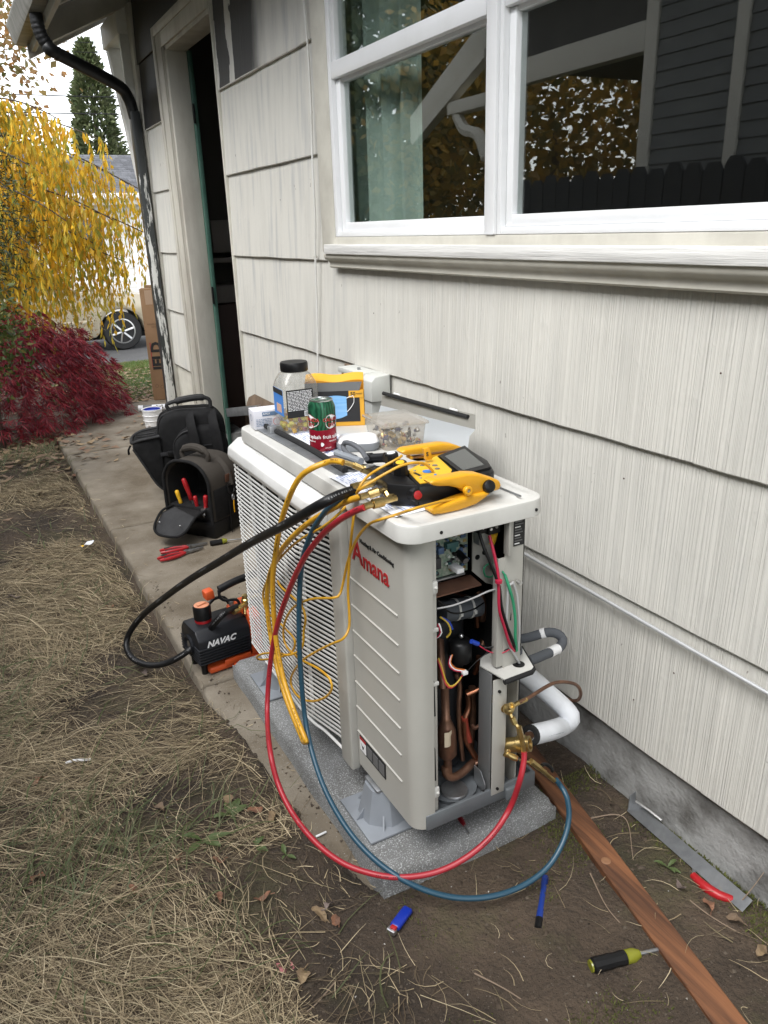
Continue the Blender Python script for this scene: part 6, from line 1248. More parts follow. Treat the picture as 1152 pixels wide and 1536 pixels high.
# ------------------------------------------------------------ dead grass, moss, leaf litter, weeds
rng = np.random.default_rng(11)
def nz2(x, y, s=1.0, o=0.0): return noise.noise(Vector((x * s, y * s, o)))
def blades(name, n, region, lmin, lmax, wmin, wmax, m, accept, dirf, lift=.012, curl=.6, segs=4, z0=.002):
    """flat-lying strands, one mesh; each is a ribbon of segs quads"""
    V = []; F = []; c = 0; tries = 0
    while c < n and tries < n * 12:
        tries += 1
        x = region[0] + (region[1] - region[0]) * rng.random(); y = region[2] + (region[3] - region[2]) * rng.random() ** 1.35
        if rng.random() > accept(x, y) or (abs(x - .59) < .11 and abs(y - 1.12) < .07): continue
        L_ = lmin + (lmax - lmin) * rng.random() ** 1.5; w_ = wmin + (wmax - wmin) * rng.random(); w_ *= 1 + max(0, y - 2.2) * .22
        a = dirf(x, y) + rng.normal() * .75; k = rng.normal() * curl; h = lift * rng.random() ** 1.6; tilt = rng.normal() * .25; kz = abs(rng.normal()) * lift * 1.2
        px, py = x, y; b = len(V)
        for i in range(segs + 1):
            t = i / segs; aa = a + k * (t - .5)
            if i: px += math.cos(aa) * L_ / segs; py += math.sin(aa) * L_ / segs
            wz = w_ * (1 - .75 * t ** 2) * .5
            z = ground_z(px, py) + z0 + h * math.sin(PI * min(1, t * .9 + .05)) + .002 + kz * max(0, t - .35)
            if px > mound_edge(py) + .01 and py > 1.25 and px < 1.0: z = max(z, .003 + h * .6)
            sx_, sy_ = -math.sin(aa) * wz, math.cos(aa) * wz
            V.append((px + sx_, py + sy_, z + wz * tilt)); V.append((px - sx_, py - sy_, z - wz * tilt))
        for i in range(segs): F.append((b + 2 * i, b + 2 * i + 1, b + 2 * i + 3, b + 2 * i + 2))
        c += 1
    o = from_arrays(name, np.array(V), np.array(F), m); kind(o, 'stuff'); return o
def dens(x, y):
    e = mound_edge(y); d = e - x
    if d < -.02: return 0.0
    q = .76 + .95 * nz2(x, y, 2.1, 3) + .55 * nz2(x, y, 5.5, 8)
    if y < 1.45: q *= max(0.0, min(1, (.42 - x) / .25 + .25))
    for cx_, cy_, r_ in ((.38, 2.55, .16), (.10, 4.2, .45), (.33, 2.15, .14), (.20, 2.35, .10), (.0, 5.6, .5), (.36, 1.75, .08), (.50, 1.18, .2)):
        q -= 1.1 * math.exp(-((x - cx_) ** 2 + (y - cy_) ** 2) / (r_ * r_))
    return max(.02, min(1, q)) * max(0.0, min(1, .35 + d / .05))
def sweep(x, y): return 2.75 + .9 * nz2(x, y, 1.1, 20) + 1.0 * nz2(x, y, 3.3, 24)
straw = leaf_mat('dead_grass_straw', [(.31, .24, .145), (.46, .37, .23), (.13, .095, .058), (.36, .285, .175), (.60, .50, .33), (.19, .16, .09), (.075, .055, .037), (.41, .33, .205)], .7, .12)
dull = leaf_mat('rotting_grass_brown', [(.050, .036, .023), (.11, .08, .05), (.068, .05, .034), (.16, .12, .075)], .8, 0)
grn = leaf_mat('fresh_grass_green', [(.055, .078, .025), (.085, .105, .04), (.12, .125, .06), (.075, .09, .04)], .5, .25)
REG = (-.75, .60, .95, 6.4)
blades('thatch_bits', 16000, REG, .012, .05, .0010, .0026, straw, lambda x, y: dens(x, y) * .8 + .05, sweep, .006, .3, 2)
blades('rotting_grass', 24000, REG, .03, .13, .0010, .0028, dull, lambda x, y: dens(x, y) * .9 + .08 * (x < mound_edge(y)), sweep, .006)
blades('dead_grass', 36000, REG, .03, .20, .0007, .0021, straw, dens, sweep, .016, .42)
blades('long_straw', 1300, REG, .16, .34, .0011, .0024, straw, lambda x, y: dens(x, y) ** 1.5, lambda x, y: sweep(x, y) + .5, .035, .7, 6)
def gmask(x, y):
    g = math.exp(-((x + .02) ** 2 + (y - 1.62) ** 2) / .045) + .5 * math.exp(-((x + .25) ** 2 + (y - 2.6) ** 2) / .08) + .8 * math.exp(-((x - .2) ** 2 + (y - 6.0) ** 2) / .2) + .4 * math.exp(-((x - .20) ** 2 + (y - 1.55) ** 2) / .02) + .05
    return min(1, g) * (x < mound_edge(y) - .02)
blades('green_grass', 1200, REG, .05, .22, .0018, .0042, grn, gmask, lambda x, y: .5 + 1.2 * nz2(x, y, 2, 40), .05, .8, 5)
# sparse straw and moss on the bare earth in front
blades('scattered_straw', 420, (.35, 1.29, .3, 1.35), .02, .11, .0008, .0020, straw, lambda x, y: .30 + .5 * (x < .62) + .4 * (x > 1.15), lambda x, y: 2.2 + nz2(x, y, 3, 2), .010, 1.0)
def tuft(name, n, acc, reg, h0, h1, w0, w1, m):
    V = []; F = []; c = 0; tries = 0
    while c < n and tries < n * 20:
        tries += 1
        x = reg[0] + (reg[1] - reg[0]) * rng.random(); y = reg[2] + (reg[3] - reg[2]) * rng.random()
        if rng.random() > acc(x, y): continue
        b = len(V); a = rng.random() * 6.28; h = h0 + (h1 - h0) * rng.random(); w_ = w0 + (w1 - w0) * rng.random(); lx, ly = rng.normal() * h * .7, rng.normal() * h * .7
        z = ground_z(x, y) if y < 9 else lawn_z(y)
        V += [(x - math.cos(a) * w_, y - math.sin(a) * w_, z - .003), (x + math.cos(a) * w_, y + math.sin(a) * w_, z - .003), (x + lx, y + ly, z + h)]; F.append((b, b + 1, b + 2)); c += 1
    return kind(from_arrays(name, np.array(V), np.array(F), m), 'stuff')
moss = leaf_mat('moss_green', [(.06, .07, .015), (.10, .11, .03), (.075, .08, .02)], .9, 0)
def mossacc(x, y): return max(0, min(1, (nz2(x, y, 5, 71) + .35 * nz2(x, y, 17, 7)) * 2.2 - .15)) * (.25 + .75 * (x > 1.03) + .3 * (y < 1.0))
tuft('moss', 9000, mossacc, (.55, 1.30, .45, 1.3), .002, .008, .001, .003, moss)
lawn_m = leaf_mat('lawn_blades', [(.05, .11, .02), (.09, .15, .03), (.12, .16, .05), (.20, .17, .06)], .55, .3)
tuft('lawn_grass', 16000, lambda x, y: 1, (.6, 3.4, 7.6, 12.3), .02, .06, .003, .008, lawn_m)
# pebbles and crumbs of soil
def crumbs(name, n, acc, reg, s0, s1, m):
    V = []; F = []; c = 0; T = np.array([(1, 0, -.4), (-.5, .87, -.4), (-.5, -.87, -.4), (0, 0, .9), (.6, .5, .3), (-.7, .1, .4)]); TF = ((0, 1, 4), (1, 5, 4), (4, 5, 3), (5, 2, 3), (2, 0, 4), (2, 4, 3), (1, 2, 5))
    while c < n:
        x = reg[0] + (reg[1] - reg[0]) * rng.random(); y = reg[2] + (reg[3] - reg[2]) * rng.random()
        if rng.random() > acc(x, y): continue
        s_ = s0 + (s1 - s0) * rng.random() ** 3; a = rng.random() * 6.28; ca, sa = math.cos(a), math.sin(a); b = len(V); q = T * s_ * (1 + rng.normal(size=(6, 3)) * .25); z = ground_z(x, y)
        if mound_edge(y) + .05 < x < 1.0 and y > 1.25: z = .0005
        for v in q: V.append((x + v[0] * ca - v[1] * sa, y + v[0] * sa + v[1] * ca, z + v[2] * .6))
        for f in TF: F.append(tuple(b + i for i in f))
        c += 1
    return kind(from_arrays(name, np.array(V), np.array(F), m), 'stuff')
soilm = leaf_mat('soil_crumbs', [(.04, .03, .022), (.075, .056, .04), (.055, .042, .032), (.10, .08, .06)], .95, 0)
crumbs('soil_crumbs', 13000, lambda x, y: 1.0 if x < mound_edge(y) + .08 or y < 1.2 or x > 1.05 else .02, (.0, 1.29, .4, 3.2), .0012, .0075, soilm)
pebm = leaf_mat('pale_grit', [(.30, .28, .25), (.42, .40, .37), (.22, .20, .17), (.50, .49, .46)], .8, 0)
crumbs('soil_clods', 260, lambda x, y: 1.0 if x < mound_edge(y) + .06 or y < 1.2 or x > 1.05 else 0, (.0, 1.29, .4, 4.0), .004, .016, soilm)
crumbs('pale_grit', 420, lambda x, y: 1.0 if (y < 1.35 or x > 1.05) else .35, (.2, 1.29, .5, 6.0), .0008, .0034, pebm)

# fallen leaves, each its own object
leaf_cols = [mat('fallen_leaf_%s' % n_, c_, .75, col2=c2, nscale=40) for n_, c_, c2 in (('tan', (.17, .115, .07), (.10, .068, .045)), ('russet', (.24, .11, .06), (.13, .07, .045)), ('greybrown', (.19, .145, .125), (.11, .085, .075)), ('straw', (.24, .17, .09), (.15, .10, .06)))]
def leaf_shape(L_, W_, q):
    mb = MB(); n = 6; mid = []; lt = []; rt = []
    for i in range(n + 1):
        t = i / n; w_ = W_ * math.sin(PI * min(1, t * .96 + .02)) ** .8 * (1 + .25 * (i % 2)); x = (t - .5) * L_; z = .006 * math.sin(t * 4 + q)
        mid.append(mb.bm.verts.new((x, 0, z))); lt.append(mb.bm.verts.new((x + .1 * w_, w_, z + .3 * w_ + .004 * math.sin(q + i)))); rt.append(mb.bm.verts.new((x + .1 * w_, -w_, z + .35 * w_ - .004 * math.sin(2 * q + i))))
    for i in range(n):
        mb.bm.faces.new((mid[i], mid[i + 1], lt[i + 1], lt[i])); mb.bm.faces.new((mid[i + 1], mid[i], rt[i], rt[i + 1]))
    mb.tube([(-L_ * .5, 0, 0), (-L_ * .75, .004, .003)], .0012, 5, smooth=False); return mb
q = random.Random(21)
spots = [(215, 1005), (300, 980), (385, 1230), (330, 1305), (480, 1385), (495, 1372), (395, 1360), (270, 1305), (240, 1225), (410, 1240), (820, 1050 + 140), (590, 1445 - 0), (850, 1325), (1045, 1400), (1110, 1420), (1020, 1345), (895, 1350), (975, 1290), (1140, 1440), (1100, 1395), (930, 1260), (20, 890), (165, 905), (130, 700), (60, 1180), (100, 1240), (205, 1350), (455, 1480), (520, 1448), (555, 1420), (1060, 1372), (1000, 1320), (770, 1430), (660, 1400), (210, 870), (40, 850), (190, 940), (140, 1010)]
spots_w = [(0.333,2.478,0), (0.4291,1.58,0), (0.297,1.466,0), (0.4425,1.209,0), (0.471,1.218,0), (0.35,1.313,0), (0.2138,1.514,0), (0.2143,1.72,0), (0.4579,1.536,0), (1.169,0.8707,0), (1.184,0.6791,0), (1.198,0.7537,0), (-0.0181,3.407,0), (0.3259,3.082,0), (0.4699,5.236,0), (-0.0485,2.008,0), (-0.0043,1.806,0), (0.1047,1.476,0), (0.3524,1.087,0), (1.181,0.8083,0), (0.0582,3.687,0), (0.3137,2.735,0), (0.2651,1.362,0), (-0.0854,1.63,0), (0.4669,1.175,0), (0.3807,1.651,0)]
marks = [('white plastic scrap', (.066, 2.073)), ('yellow wrapper scrap', (.34, 3.79)), ('vacuum pump', (.60, 2.40)), ('black hose loop', (.33, 2.52)), ('blue lighter', (.600, 1.118)), ('blue marker pen', (.895, 1.015)), ('yellow-green screwdriver', (.93, .81)), ('steel strip', (1.26, .95)), ('weed rosette', (.355, 1.569)), ('pink petal', (.33, 1.24)), ('red maple', (.15, 6.2)), ('far corner of the walk', (.48, 5.6)), ('near edge of the pad', (.62, 1.22)), ('wooden board', (1.10, 1.0)), ('green grass tuft', (-.02, 1.62))]
names = ['tan', 'russet', 'grey-brown', 'straw-coloured']; used_l = set()
for k, p in enumerate(spots_w):
    far = 1 + max(0, p[1] - 2) * .12
    Lf = q.uniform(.022, .042); mb = leaf_shape(Lf * far, q.uniform(.006, .012) * far, k * 1.7); ci = q.randrange(4)
    o = mb.build('fallen_leaf', leaf_cols[ci], None, angle=0); o.location = (p[0], p[1], ground_z(p[0], p[1]) + .014); o.rotation_euler = (q.uniform(-.3, .3), q.uniform(-.25, .25), q.uniform(0, 6.3))
    lab = None
    for mn, (mx_, my_) in sorted(marks, key=lambda t: (t[1][0] - p[0]) ** 2 + (t[1][1] - p[1]) ** 2):
        dx, dy = p[0] - mx_, p[1] - my_; sd_ = dx * .88 - dy * .47; dp = dx * .47 + dy * .88
        rel = ('right of' if sd_ > 0 else 'left of') if abs(sd_) > abs(dp) else ('beyond' if dp > 0 else 'in front of')
        cand = '%s dry leaf lying %s the %s' % (names[ci], rel, mn)
        if cand not in used_l: lab = cand; used_l.add(cand); break
    tag(o, lab, 'leaf', 'fallen leaves on the yard')
def litter(name, n, acc, reg, s0, s1, m):
    V = []; F = []; c = 0
    while c < n:
        x = reg[0] + (reg[1] - reg[0]) * rng.random(); y = reg[2] + (reg[3] - reg[2]) * rng.random()
        if rng.random() > acc(x, y): continue
        s_ = s0 + (s1 - s0) * rng.random(); a = rng.random() * 6.28; ca, sa = math.cos(a), math.sin(a); b = len(V); z = (ground_z(x, y) if y < 9 else lawn_z(y)) + .006; 
        if x > .48 and 1.3 < y < 7.3: z = .004
        k = rng.normal(size=4) * s_ * .3
        for (u, v, i) in ((-1, 0, 0), (0, -.45, 1), (1, 0, 2), (0, .45, 3)): V.append((x + s_ * (u * ca - v * sa), y + s_ * (u * sa + v * ca), z + abs(k[i])))
        F.append((b, b + 1, b + 2, b + 3)); c += 1
    return kind(from_arrays(name, np.array(V), np.array(F), m), 'stuff')
lit = leaf_mat('leaf_litter', [(.24, .16, .10), (.34, .25, .15), (.15, .10, .07), (.28, .20, .14), (.20, .12, .08)], .8, .1)
def lacc(x, y): return min(1, math.exp(-((x - .2) ** 2) / .2 - (y - 6.1) ** 2 / .35) + (.9 if 7.2 < y < 8.3 and x > .7 else 0) + (.25 if y > 8.3 else 0) + .012)
litter('leaf_litter', 2600, lacc, (-.3, 2.6, 4.2, 10.5), .02, .045, lit)
# broad-leaved weeds
wm = leaf_mat('weed_green', [(.06, .095, .035), (.10, .135, .05), (.05, .075, .03), (.12, .145, .06)], .5, .25)
def weed(px, label, n, L0, L1, seed):
    q = random.Random(seed); c = Vector((px[0], px[1], ground_z(px[0], px[1]) + .004)); t = thing('weed', label, 'weed', tuple(c), 0, 'green weeds in the dead grass')
    for k in range(n):
        a = q.uniform(0, 6.28); L_ = q.uniform(L0, L1); mb = MB(); d = Vector((math.cos(a), math.sin(a), 0)); s_ = Vector((-d.y, d.x, 0)); W_ = L_ * q.uniform(.13, .2); up = q.uniform(.1, .45)
        mb.sheet(lambda u, v: c + d * L_ * u + s_ * W_ * (v - .5) * 2 * (.18 + .9 * math.sin(PI * min(1, u * .93)) ** 1.3 * (1 + .25 * math.cos(u * 30))) + Vector((0, 0, L_ * up * math.sin(u * 2.2) + abs(v - .5) * W_ * .5)), 9, 2); mb.build('weed_leaf', wm, t, flip=False, angle=0)
weed((0.37,1.601,0), 'upright green weed rosette by the broken edge of the walk', 8, .030, .060, 1); weed((0.2821,1.555,0), 'green weed with one long toothed leaf left of the upright rosette', 5, .030, .070, 2)
weed((0.444,1.409,0), 'small green weed by the walk edge under the red hose', 4, .02, .04, 3); weed((0.3921,1.476,0), 'trailing green weed between the rosette and the red hose', 5, .02, .042, 4)
weed((1.195,0.9325,0), 'sparse weed sprig beside the steel strip', 4, .015, .035, 6)
# bare twigs on the earth at the right
def twig(pts, label, r=.0018):
    t = thing('twig', label, 'twig', tuple(pts[0]), 0, 'dry twigs on the ground'); mb = MB(); mb.tube(pts, lambda u: r * (1 - .6 * u), 6); mb.build('twig_stem', mat('dry_twig', (.23, .17, .12), .8) if 'dry_twig' not in bpy.data.materials else bpy.data.materials['dry_twig'], t)
twig([(1.17,0.8914,0.01), (1.167,0.7993,0.02), (1.19,0.7334,0.015), (1.214,0.6878,0.01)], 'long dry twig along the foundation at the far right'); twig([(1.036,1.013,0.01), (0.9957,0.9184,0.02), (0.9953,0.8581,0.012)], 'dry twig left of the steel strip')
twig([(0.6619,0.9365,0.008), (0.6927,0.8717,0.014), (0.7203,0.8138,0.008)], 'dry twig on the bare earth left of the screwdriver'); twig([(1.133,1.157,0.008), (1.224,1.101,0.02), (1.149,0.9916,0.012)], 'bent dry twig between board and steel strip')
twig([(1.245,0.7848,0.01), (1.276,0.7743,0.06), (1.311,0.7715,0.1)], 'dry twig standing against the foundation at the right edge', .0014); twig([(0.4131,1.058,0.012), (0.3479,1.024,0.02), (0.3064,1.025,0.01)], 'dry twig in the dead grass at the bottom')

# ------------------------------------------------------------ trees and shrubs
def leaves_mesh(name, P, D, Ls, Ws, m, parent=None, fold=.25, world=True):
    """leaf = two quads folded on the midrib. P base, D direction, arrays"""
    n = len(P); P = np.asarray(P, float); D = np.asarray(D, float); D /= np.linalg.norm(D, axis=1)[:, None] + 1e-9
    r = rng.normal(size=(n, 3)); S = np.cross(D, r); S /= np.linalg.norm(S, axis=1)[:, None] + 1e-9; U = np.cross(S, D)
    L_ = np.asarray(Ls)[:, None]; W_ = np.asarray(Ws)[:, None]
    V = np.stack([P, P + D * L_ * .45 + S * W_ + U * W_ * fold, P + D * L_, P + D * L_ * .45 - S * W_ + U * W_ * fold], 1)
    idx = np.arange(n)[:, None] * 4
    F = np.concatenate([idx + np.array([[0, 1, 2]]), idx + np.array([[0, 2, 3]])], 0)
    return from_arrays(name, V.reshape(-1, 3), F, m, parent)
def bezier(p0, p1, p2, n): 
    p0, p1, p2 = map(Vector, (p0, p1, p2)); return [p0 * (1 - t) ** 2 + p1 * 2 * t * (1 - t) + p2 * t * t for t in np.linspace(0, 1, n)]
# weeping yellow tree: arching limbs, hanging leafy strands
ym = leaf_mat('yellow_autumn_leaf', [(.84, .52, .03), (.74, .46, .035), (.86, .62, .09), (.24, .30, .06), (.80, .42, .04), (.44, .43, .07), (.84, .51, .035), (.18, .24, .06)], .5, .5)
T = thing('weeping_tree', 'weeping tree with drooping strands of yellow and green leaves', 'tree', (-.35, 8.2, -.05))
mb = MB(); mb.tube([(-.35, 8.2, -.1), (-.30, 8.15, .8), (-.22, 8.1, 1.6), (-.15, 8.05, 2.1)], lambda u: .10 - .03 * u, 10, step=.1); mb.build('trunk', M['bark'], T, angle=60)
q = random.Random(4); strands = []
limbs = [((-.15, 8.0, 2.0), (.6, 7.8, 2.5), (1.78, 7.75, 1.75)), ((-.2, 8.0, 1.7), (.6, 7.6, 2.0), (1.62, 7.6, 1.45)), ((-.2, 8.0, 1.4), (.4, 7.5, 1.7), (1.42, 7.5, 1.2)), ((-.15, 8.0, 2.0), (.35, 7.4, 2.75), (1.0, 7.1, 2.28)), ((-.2, 8.0, 1.6), (.1, 7.2, 1.9), (.62, 6.8, 1.35)), ((-.15, 8.0, 2.0), (.3, 7.6, 2.7), (1.35, 7.3, 2.15)), ((-.15, 8.0, 2.0), (.5, 7.7, 2.55), (1.55, 7.6, 1.85)), ((-.2, 8.0, 1.7), (.5, 7.4, 2.1), (1.30, 7.2, 1.55)), ((-.2, 8.0, 1.7), (.3, 7.2, 2.1), (.9, 7.0, 1.55)), ((-.15, 8.0, 2.0), (.2, 7.5, 2.4), (.8, 7.1, 1.9)), ((-.2, 8.0, 1.6), (.3, 7.6, 1.9), (1.2, 7.5, 1.35)), ((-.2, 8.0, 1.9), (.1, 7.3, 2.3), (.5, 6.9, 1.8)), ((-.15, 8.0, 2.0), (.5, 8.0, 2.6), (1.6, 8.0, 1.7)), ((-.2, 8.0, 1.5), (.2, 7.3, 1.7), (.7, 7.0, 1.2)), ((-.15, 8.0, 2.1), (.0, 7.6, 2.75), (.62, 7.3, 2.30))]
for a, b, c_ in limbs:
    P = bezier(a, b, c_, 26); mb = MB(); mb.tube(P, lambda u: .012 * (1 - .8 * u) + .0018, 7, smooth=False); mb.build('limb', M['bark'], T, angle=60)
    for i in range(7, 26):
        for r_ in range(3 if q.random() < .6 else 2):
            strands.append((P[i] + Vector((q.uniform(-.05, .05), q.uniform(-.10, .10), 0)), q.uniform(.25, .95) * (.5 if i > 23 else 1)))
built = []
for p, ln in strands:
    if p.z - ln < .38: ln = p.z - .40 - q.random() * .3
    if ln < .20: continue
    n = max(4, int(ln / .027)); sw = Vector((q.uniform(-.05, .16), q.uniform(-.10, .05), 0)); pts = [p + sw * (t ** .6) * ln * .7 + Vector((0, 0, .05 * ln * math.sin(t * 3) - ln * t ** 1.25)) for t in np.linspace(0, 1, n)]
    D = [Vector((q.uniform(-.6, .6), q.uniform(-.6, .6), -1.0 - q.random())) for _ in pts]
    built.append((ln, pts, D, [q.uniform(.035, .115) for _ in pts], [q.uniform(.007, .017) for _ in pts]))
built.sort(key=lambda t: -t[0])
for ln, pts, D, Ls, Ws in built[:260]: leaves_mesh('leafy_strand', pts, D, Ls, Ws, ym, T)
rest = [sum((b[k] for b in built[260:]), []) for k in (1, 2, 3, 4)]
kind(leaves_mesh('foliage', *rest, ym, T), 'stuff')
# laceleaf maple: dome of drooping purple-red foliage
rm = leaf_mat('laceleaf_red', [(.20, .014, .024), (.27, .018, .030), (.11, .012, .022), (.32, .026, .036), (.085, .016, .026), (.15, .018, .032), (.36, .05, .06)], .5, .25)
T = thing('laceleaf_maple', 'low dome of a dark red laceleaf maple beside the walk', 'shrub', (.05, 7.0, -.04))
mb = MB(); mb.tube([(.05, 7.0, -.08), (.02, 7.0, .25), (.08, 7.0, .55)], lambda u: .05 - .02 * u, 8, step=.05); mb.build('trunk', M['bark'], T, angle=60)
for k in range(16):
    a = q.uniform(-2.6, .9); r_ = q.uniform(.5, .95); e = Vector((.05 + math.cos(a) * r_, 7.0 + math.sin(a) * r_ * .8, q.uniform(.15, .6)))
    mb = MB(); mb.tube(bezier((.06, 7.0, .5), (.05 + math.cos(a) * r_ * .5, 7 + math.sin(a) * r_ * .4, 1.0), e, 12), lambda u: .014 * (1 - .8 * u) + .002, 6, smooth=False); mb.build('limb', M['bark'], T, angle=60)
P = []; D = []; Ls = []; Ws = []
for k in range(3600):
    a = q.uniform(-3.1, 1.4); u = q.random() ** .55
    rx, ry, h = 1.12, .88, 1.0
    rr = q.uniform(.72, 1.0) * (1 + .10 * noise.noise(Vector((a * 2, u * 5, 1))))
    th = u * PI * .5                                    # 0 top, pi/2 skirt
    c = Vector((.05 + math.cos(a) * math.sin(th) * rx * rr, 7.0 + math.sin(a) * math.sin(th) * ry * rr, -.05 + max(.03, h * (math.cos(th) ** .75) * rr * (1 + .12 * noise.noise(Vector((a * 4, u * 4, 7)))))))
    d0 = Vector((math.cos(a) * (.4 + math.sin(th)), math.sin(a) * (.4 + math.sin(th)), -.35 - .75 * math.sin(th)))
    d0.normalize(); s_ = d0.cross(Vector((q.gauss(0, .4), q.gauss(0, .4), 1))).normalized(); L_ = q.uniform(.075, .125)
    for j in range(7):
        f = (j - 3) / 3 * 1.35; dd = d0 * math.cos(f) + s_ * math.sin(f); P.append(c); D.append(dd + Vector((0, 0, -.15))); Ls.append(L_ * (1 - .33 * abs(j - 3) / 3)); Ws.append(.0042)
kind(leaves_mesh('foliage', P, D, Ls, Ws, rm, T, .1), 'stuff')
def bush(nm, label, cat, c, rad, n, cols, Lr, Wr, loc, trunk=None, transl=.2, seed=1, clump=9, zsq=1.0, shell=.55, group=None):
    q = random.Random(seed); T = thing(nm, label, cat, loc, 0, group)
    if trunk:
        mb = MB(); mb.tube([(loc[0], loc[1], loc[2] - .1), (loc[0] + (c[0] - loc[0]) * .4, loc[1] + (c[1] - loc[1]) * .4, c[2] * .5), c], lambda u: trunk * (1 - .7 * u), 9, step=.15); mb.build('trunk', M['bark'], T, angle=60)
    P = []; D = []; Ls = []; Ws = []
    for k in range(n // clump):
        v = Vector((q.gauss(0, 1), q.gauss(0, 1), q.gauss(0, 1))).normalized(); rr = shell + (1 - shell) * q.random() ** .6; rr *= 1 + .28 * noise.noise(v * 2.2 + Vector((seed, 0, 0)))
        cc = Vector(c) + Vector((v.x * rad[0], v.y * rad[1], v.z * rad[2] * zsq)) * rr
        if cc.z < loc[2] + .02: continue
        d0 = (v + Vector((q.gauss(0, .5), q.gauss(0, .5), q.gauss(0, .5)))).normalized(); cs = Lr[1] * 1.6
        for j in range(clump):
            P.append(cc + Vector((q.gauss(0, cs), q.gauss(0, cs), q.gauss(0, cs)))); D.append(d0 + Vector((q.gauss(0, .8), q.gauss(0, .8), q.gauss(0, .8)))); Ls.append(q.uniform(*Lr)); Ws.append(q.uniform(*Wr))
    m = leaf_mat(nm + '_leaf', cols, .55, transl); kind(leaves_mesh('foliage', P, D, Ls, Ws, m, T), 'stuff'); return T
bush('azalea_shrub', 'dark green leafy shrub in front of the red maple at the left edge', 'shrub', (-.02, 5.15, .92), (.30, .35, .30), 2800, [(.03, .05, .012), (.06, .085, .02), (.09, .11, .03), (.14, .12, .03)], (.025, .05), (.007, .013), (-.15, 5.15, -.03), .03, .2, 3)
bush('juniper_shrub', 'dark green upright conifer shrub at the far left edge', 'shrub', (.18, 6.2, 1.62), (.33, .4, .55), 5200, [(.018, .030, .012), (.035, .05, .016), (.05, .065, .02)], (.03, .06), (.003, .006), (.08, 6.2, -.03), .05, .1, 5)
bush('orange_maple_tree', 'tall maple with orange-brown leaves above the driveway', 'tree', (.85, 14.6, 4.55), (1.15, 1.2, 1.35), 2600, [(.38, .19, .06), (.28, .15, .06), (.13, .14, .05), (.40, .27, .10), (.22, .12, .06)], (.08, .15), (.030, .05), (-.3, 14.6, -.05), .18, .4, 6, 7, 1.0, .35)
def conifer(label, x, y, h, r0, n, seed, cols):
    q = random.Random(seed); T = thing('conifer_tree', label, 'tree', (x, y, -.05), 0, 'conifers beyond the street')
    mb = MB(); mb.tube([(x, y, -.1), (x, y, h * .5), (x, y, h * .97)], lambda u: .16 * (1 - .9 * u), 8, step=.4); mb.build('trunk', M['bark'], T, angle=60)
    P = []; D = []; Ls = []; Ws = []
    for k in range(n):
        t = q.random() ** .8; a = q.uniform(0, 6.28); r_ = r0 * (1 - t) ** .62 * (.55 + .45 * q.random() ** .5) * (1 + .75 * noise.noise(Vector((a * 2, t * 11, seed))))
        P.append((x + math.cos(a) * r_, y + math.sin(a) * r_, .3 + t * (h - .3))); D.append((math.cos(a) + q.gauss(0, .4), math.sin(a) + q.gauss(0, .4), .5 + q.gauss(0, .5))); Ls.append(q.uniform(.12, .28)); Ws.append(q.uniform(.03, .06))
    kind(leaves_mesh('foliage', P, D, Ls, Ws, leaf_mat('conifer_leaf', cols, .6, .15), T), 'stuff')
conifer('columnar green conifer rising behind the grey roof', 4.85, 27.5, 6.9, 1.15, 9000, 8, [(.06, .085, .035), (.10, .13, .055), (.15, .17, .08), (.08, .09, .05)])
bush('far_broadleaf_tree', 'yellowing broadleaf tree behind the garage at left', 'tree', (2.0, 26.5, 3.4), (1.5, 1.5, 1.6), 3600, [(.12, .13, .04), (.22, .19, .05), (.08, .10, .03), (.30, .22, .05)], (.10, .18), (.04, .07), (1.8, 26.5, -.05), .15, .3, 14, 8, 1, .35)
bush('far_bare_shrub', 'thin brown shrub along the driveway', 'shrub', (1.35, 11.6, .35), (.35, .3, .35), 500, [(.22, .13, .07), (.30, .22, .12), (.16, .12, .06)], (.03, .06), (.008, .016), (1.35, 11.6, -.06), .015, .2, 17)

# ------------------------------------------------------------ garage, car, wires across the street
hw = mat('white_house_siding', (.74, .73, .70), .7, col2=(.66, .65, .62), nscale=3)
g = thing('neighbour_garage', 'white house with grey shingle roof across the street', 'house', (4.5, 24.5, 0))
mb = MB(); mb.box(2.45, 8.6, 23.3, 27.0, -.1, 2.45); wl = mb.build('wall', hw, g)
for k in range(15):
    mb = MB(); mb.box(2.44, 8.61, 23.283, 23.300, -.1 + k * .165, .055 + k * .165, .002); mb.build('siding_board', hw, wl)
rf = MB(); rf.prism([(22.85, 2.50), (25.2, 3.62), (27.5, 2.50), (27.5, 2.42), (25.2, 3.54), (22.85, 2.42)], 2.25, 8.9, 'x'); rf = rf.build('roof', M['shingle'], g)
sh = M['shingle']
rowmesh = None
V = []; F = []; n_ = 0
for i in range(17):
    for k in range(36):
        y0 = 22.85 + i * .138; z0 = 2.505 + i * .0657; x = 2.26 + k * .19 + (i % 2) * .09; b = len(V); lift = .010 + .010 * rng.random()
        V += [(x, y0, z0 + lift), (x + .184, y0, z0 + lift), (x + .184, y0 + .15, z0 + .075), (x, y0 + .15, z0 + .075), (x, y0, z0 - .002), (x + .184, y0, z0 - .002)]; F += [(b, b + 1, b + 2, b + 3), (b + 4, b + 5, b + 1, b)]
o = from_arrays('roof_shingles', np.array(V), np.array(F), sh, rf); o.location = rf.location * 0 - Vector((0, 0, 0)); kind(o, 'stuff')
mb = MB(); mb.prism([(22.85, 2.50), (22.72, 2.50), (22.70, 2.40), (22.72, 2.36), (22.85, 2.36)], 2.25, 8.9, 'x'); mb.build('gutter', M['white'], g)
mb = MB(); mb.box(2.25, 8.9, 22.86, 22.9, 2.22, 2.42); mb.build('fascia', M['white_wood'], g)
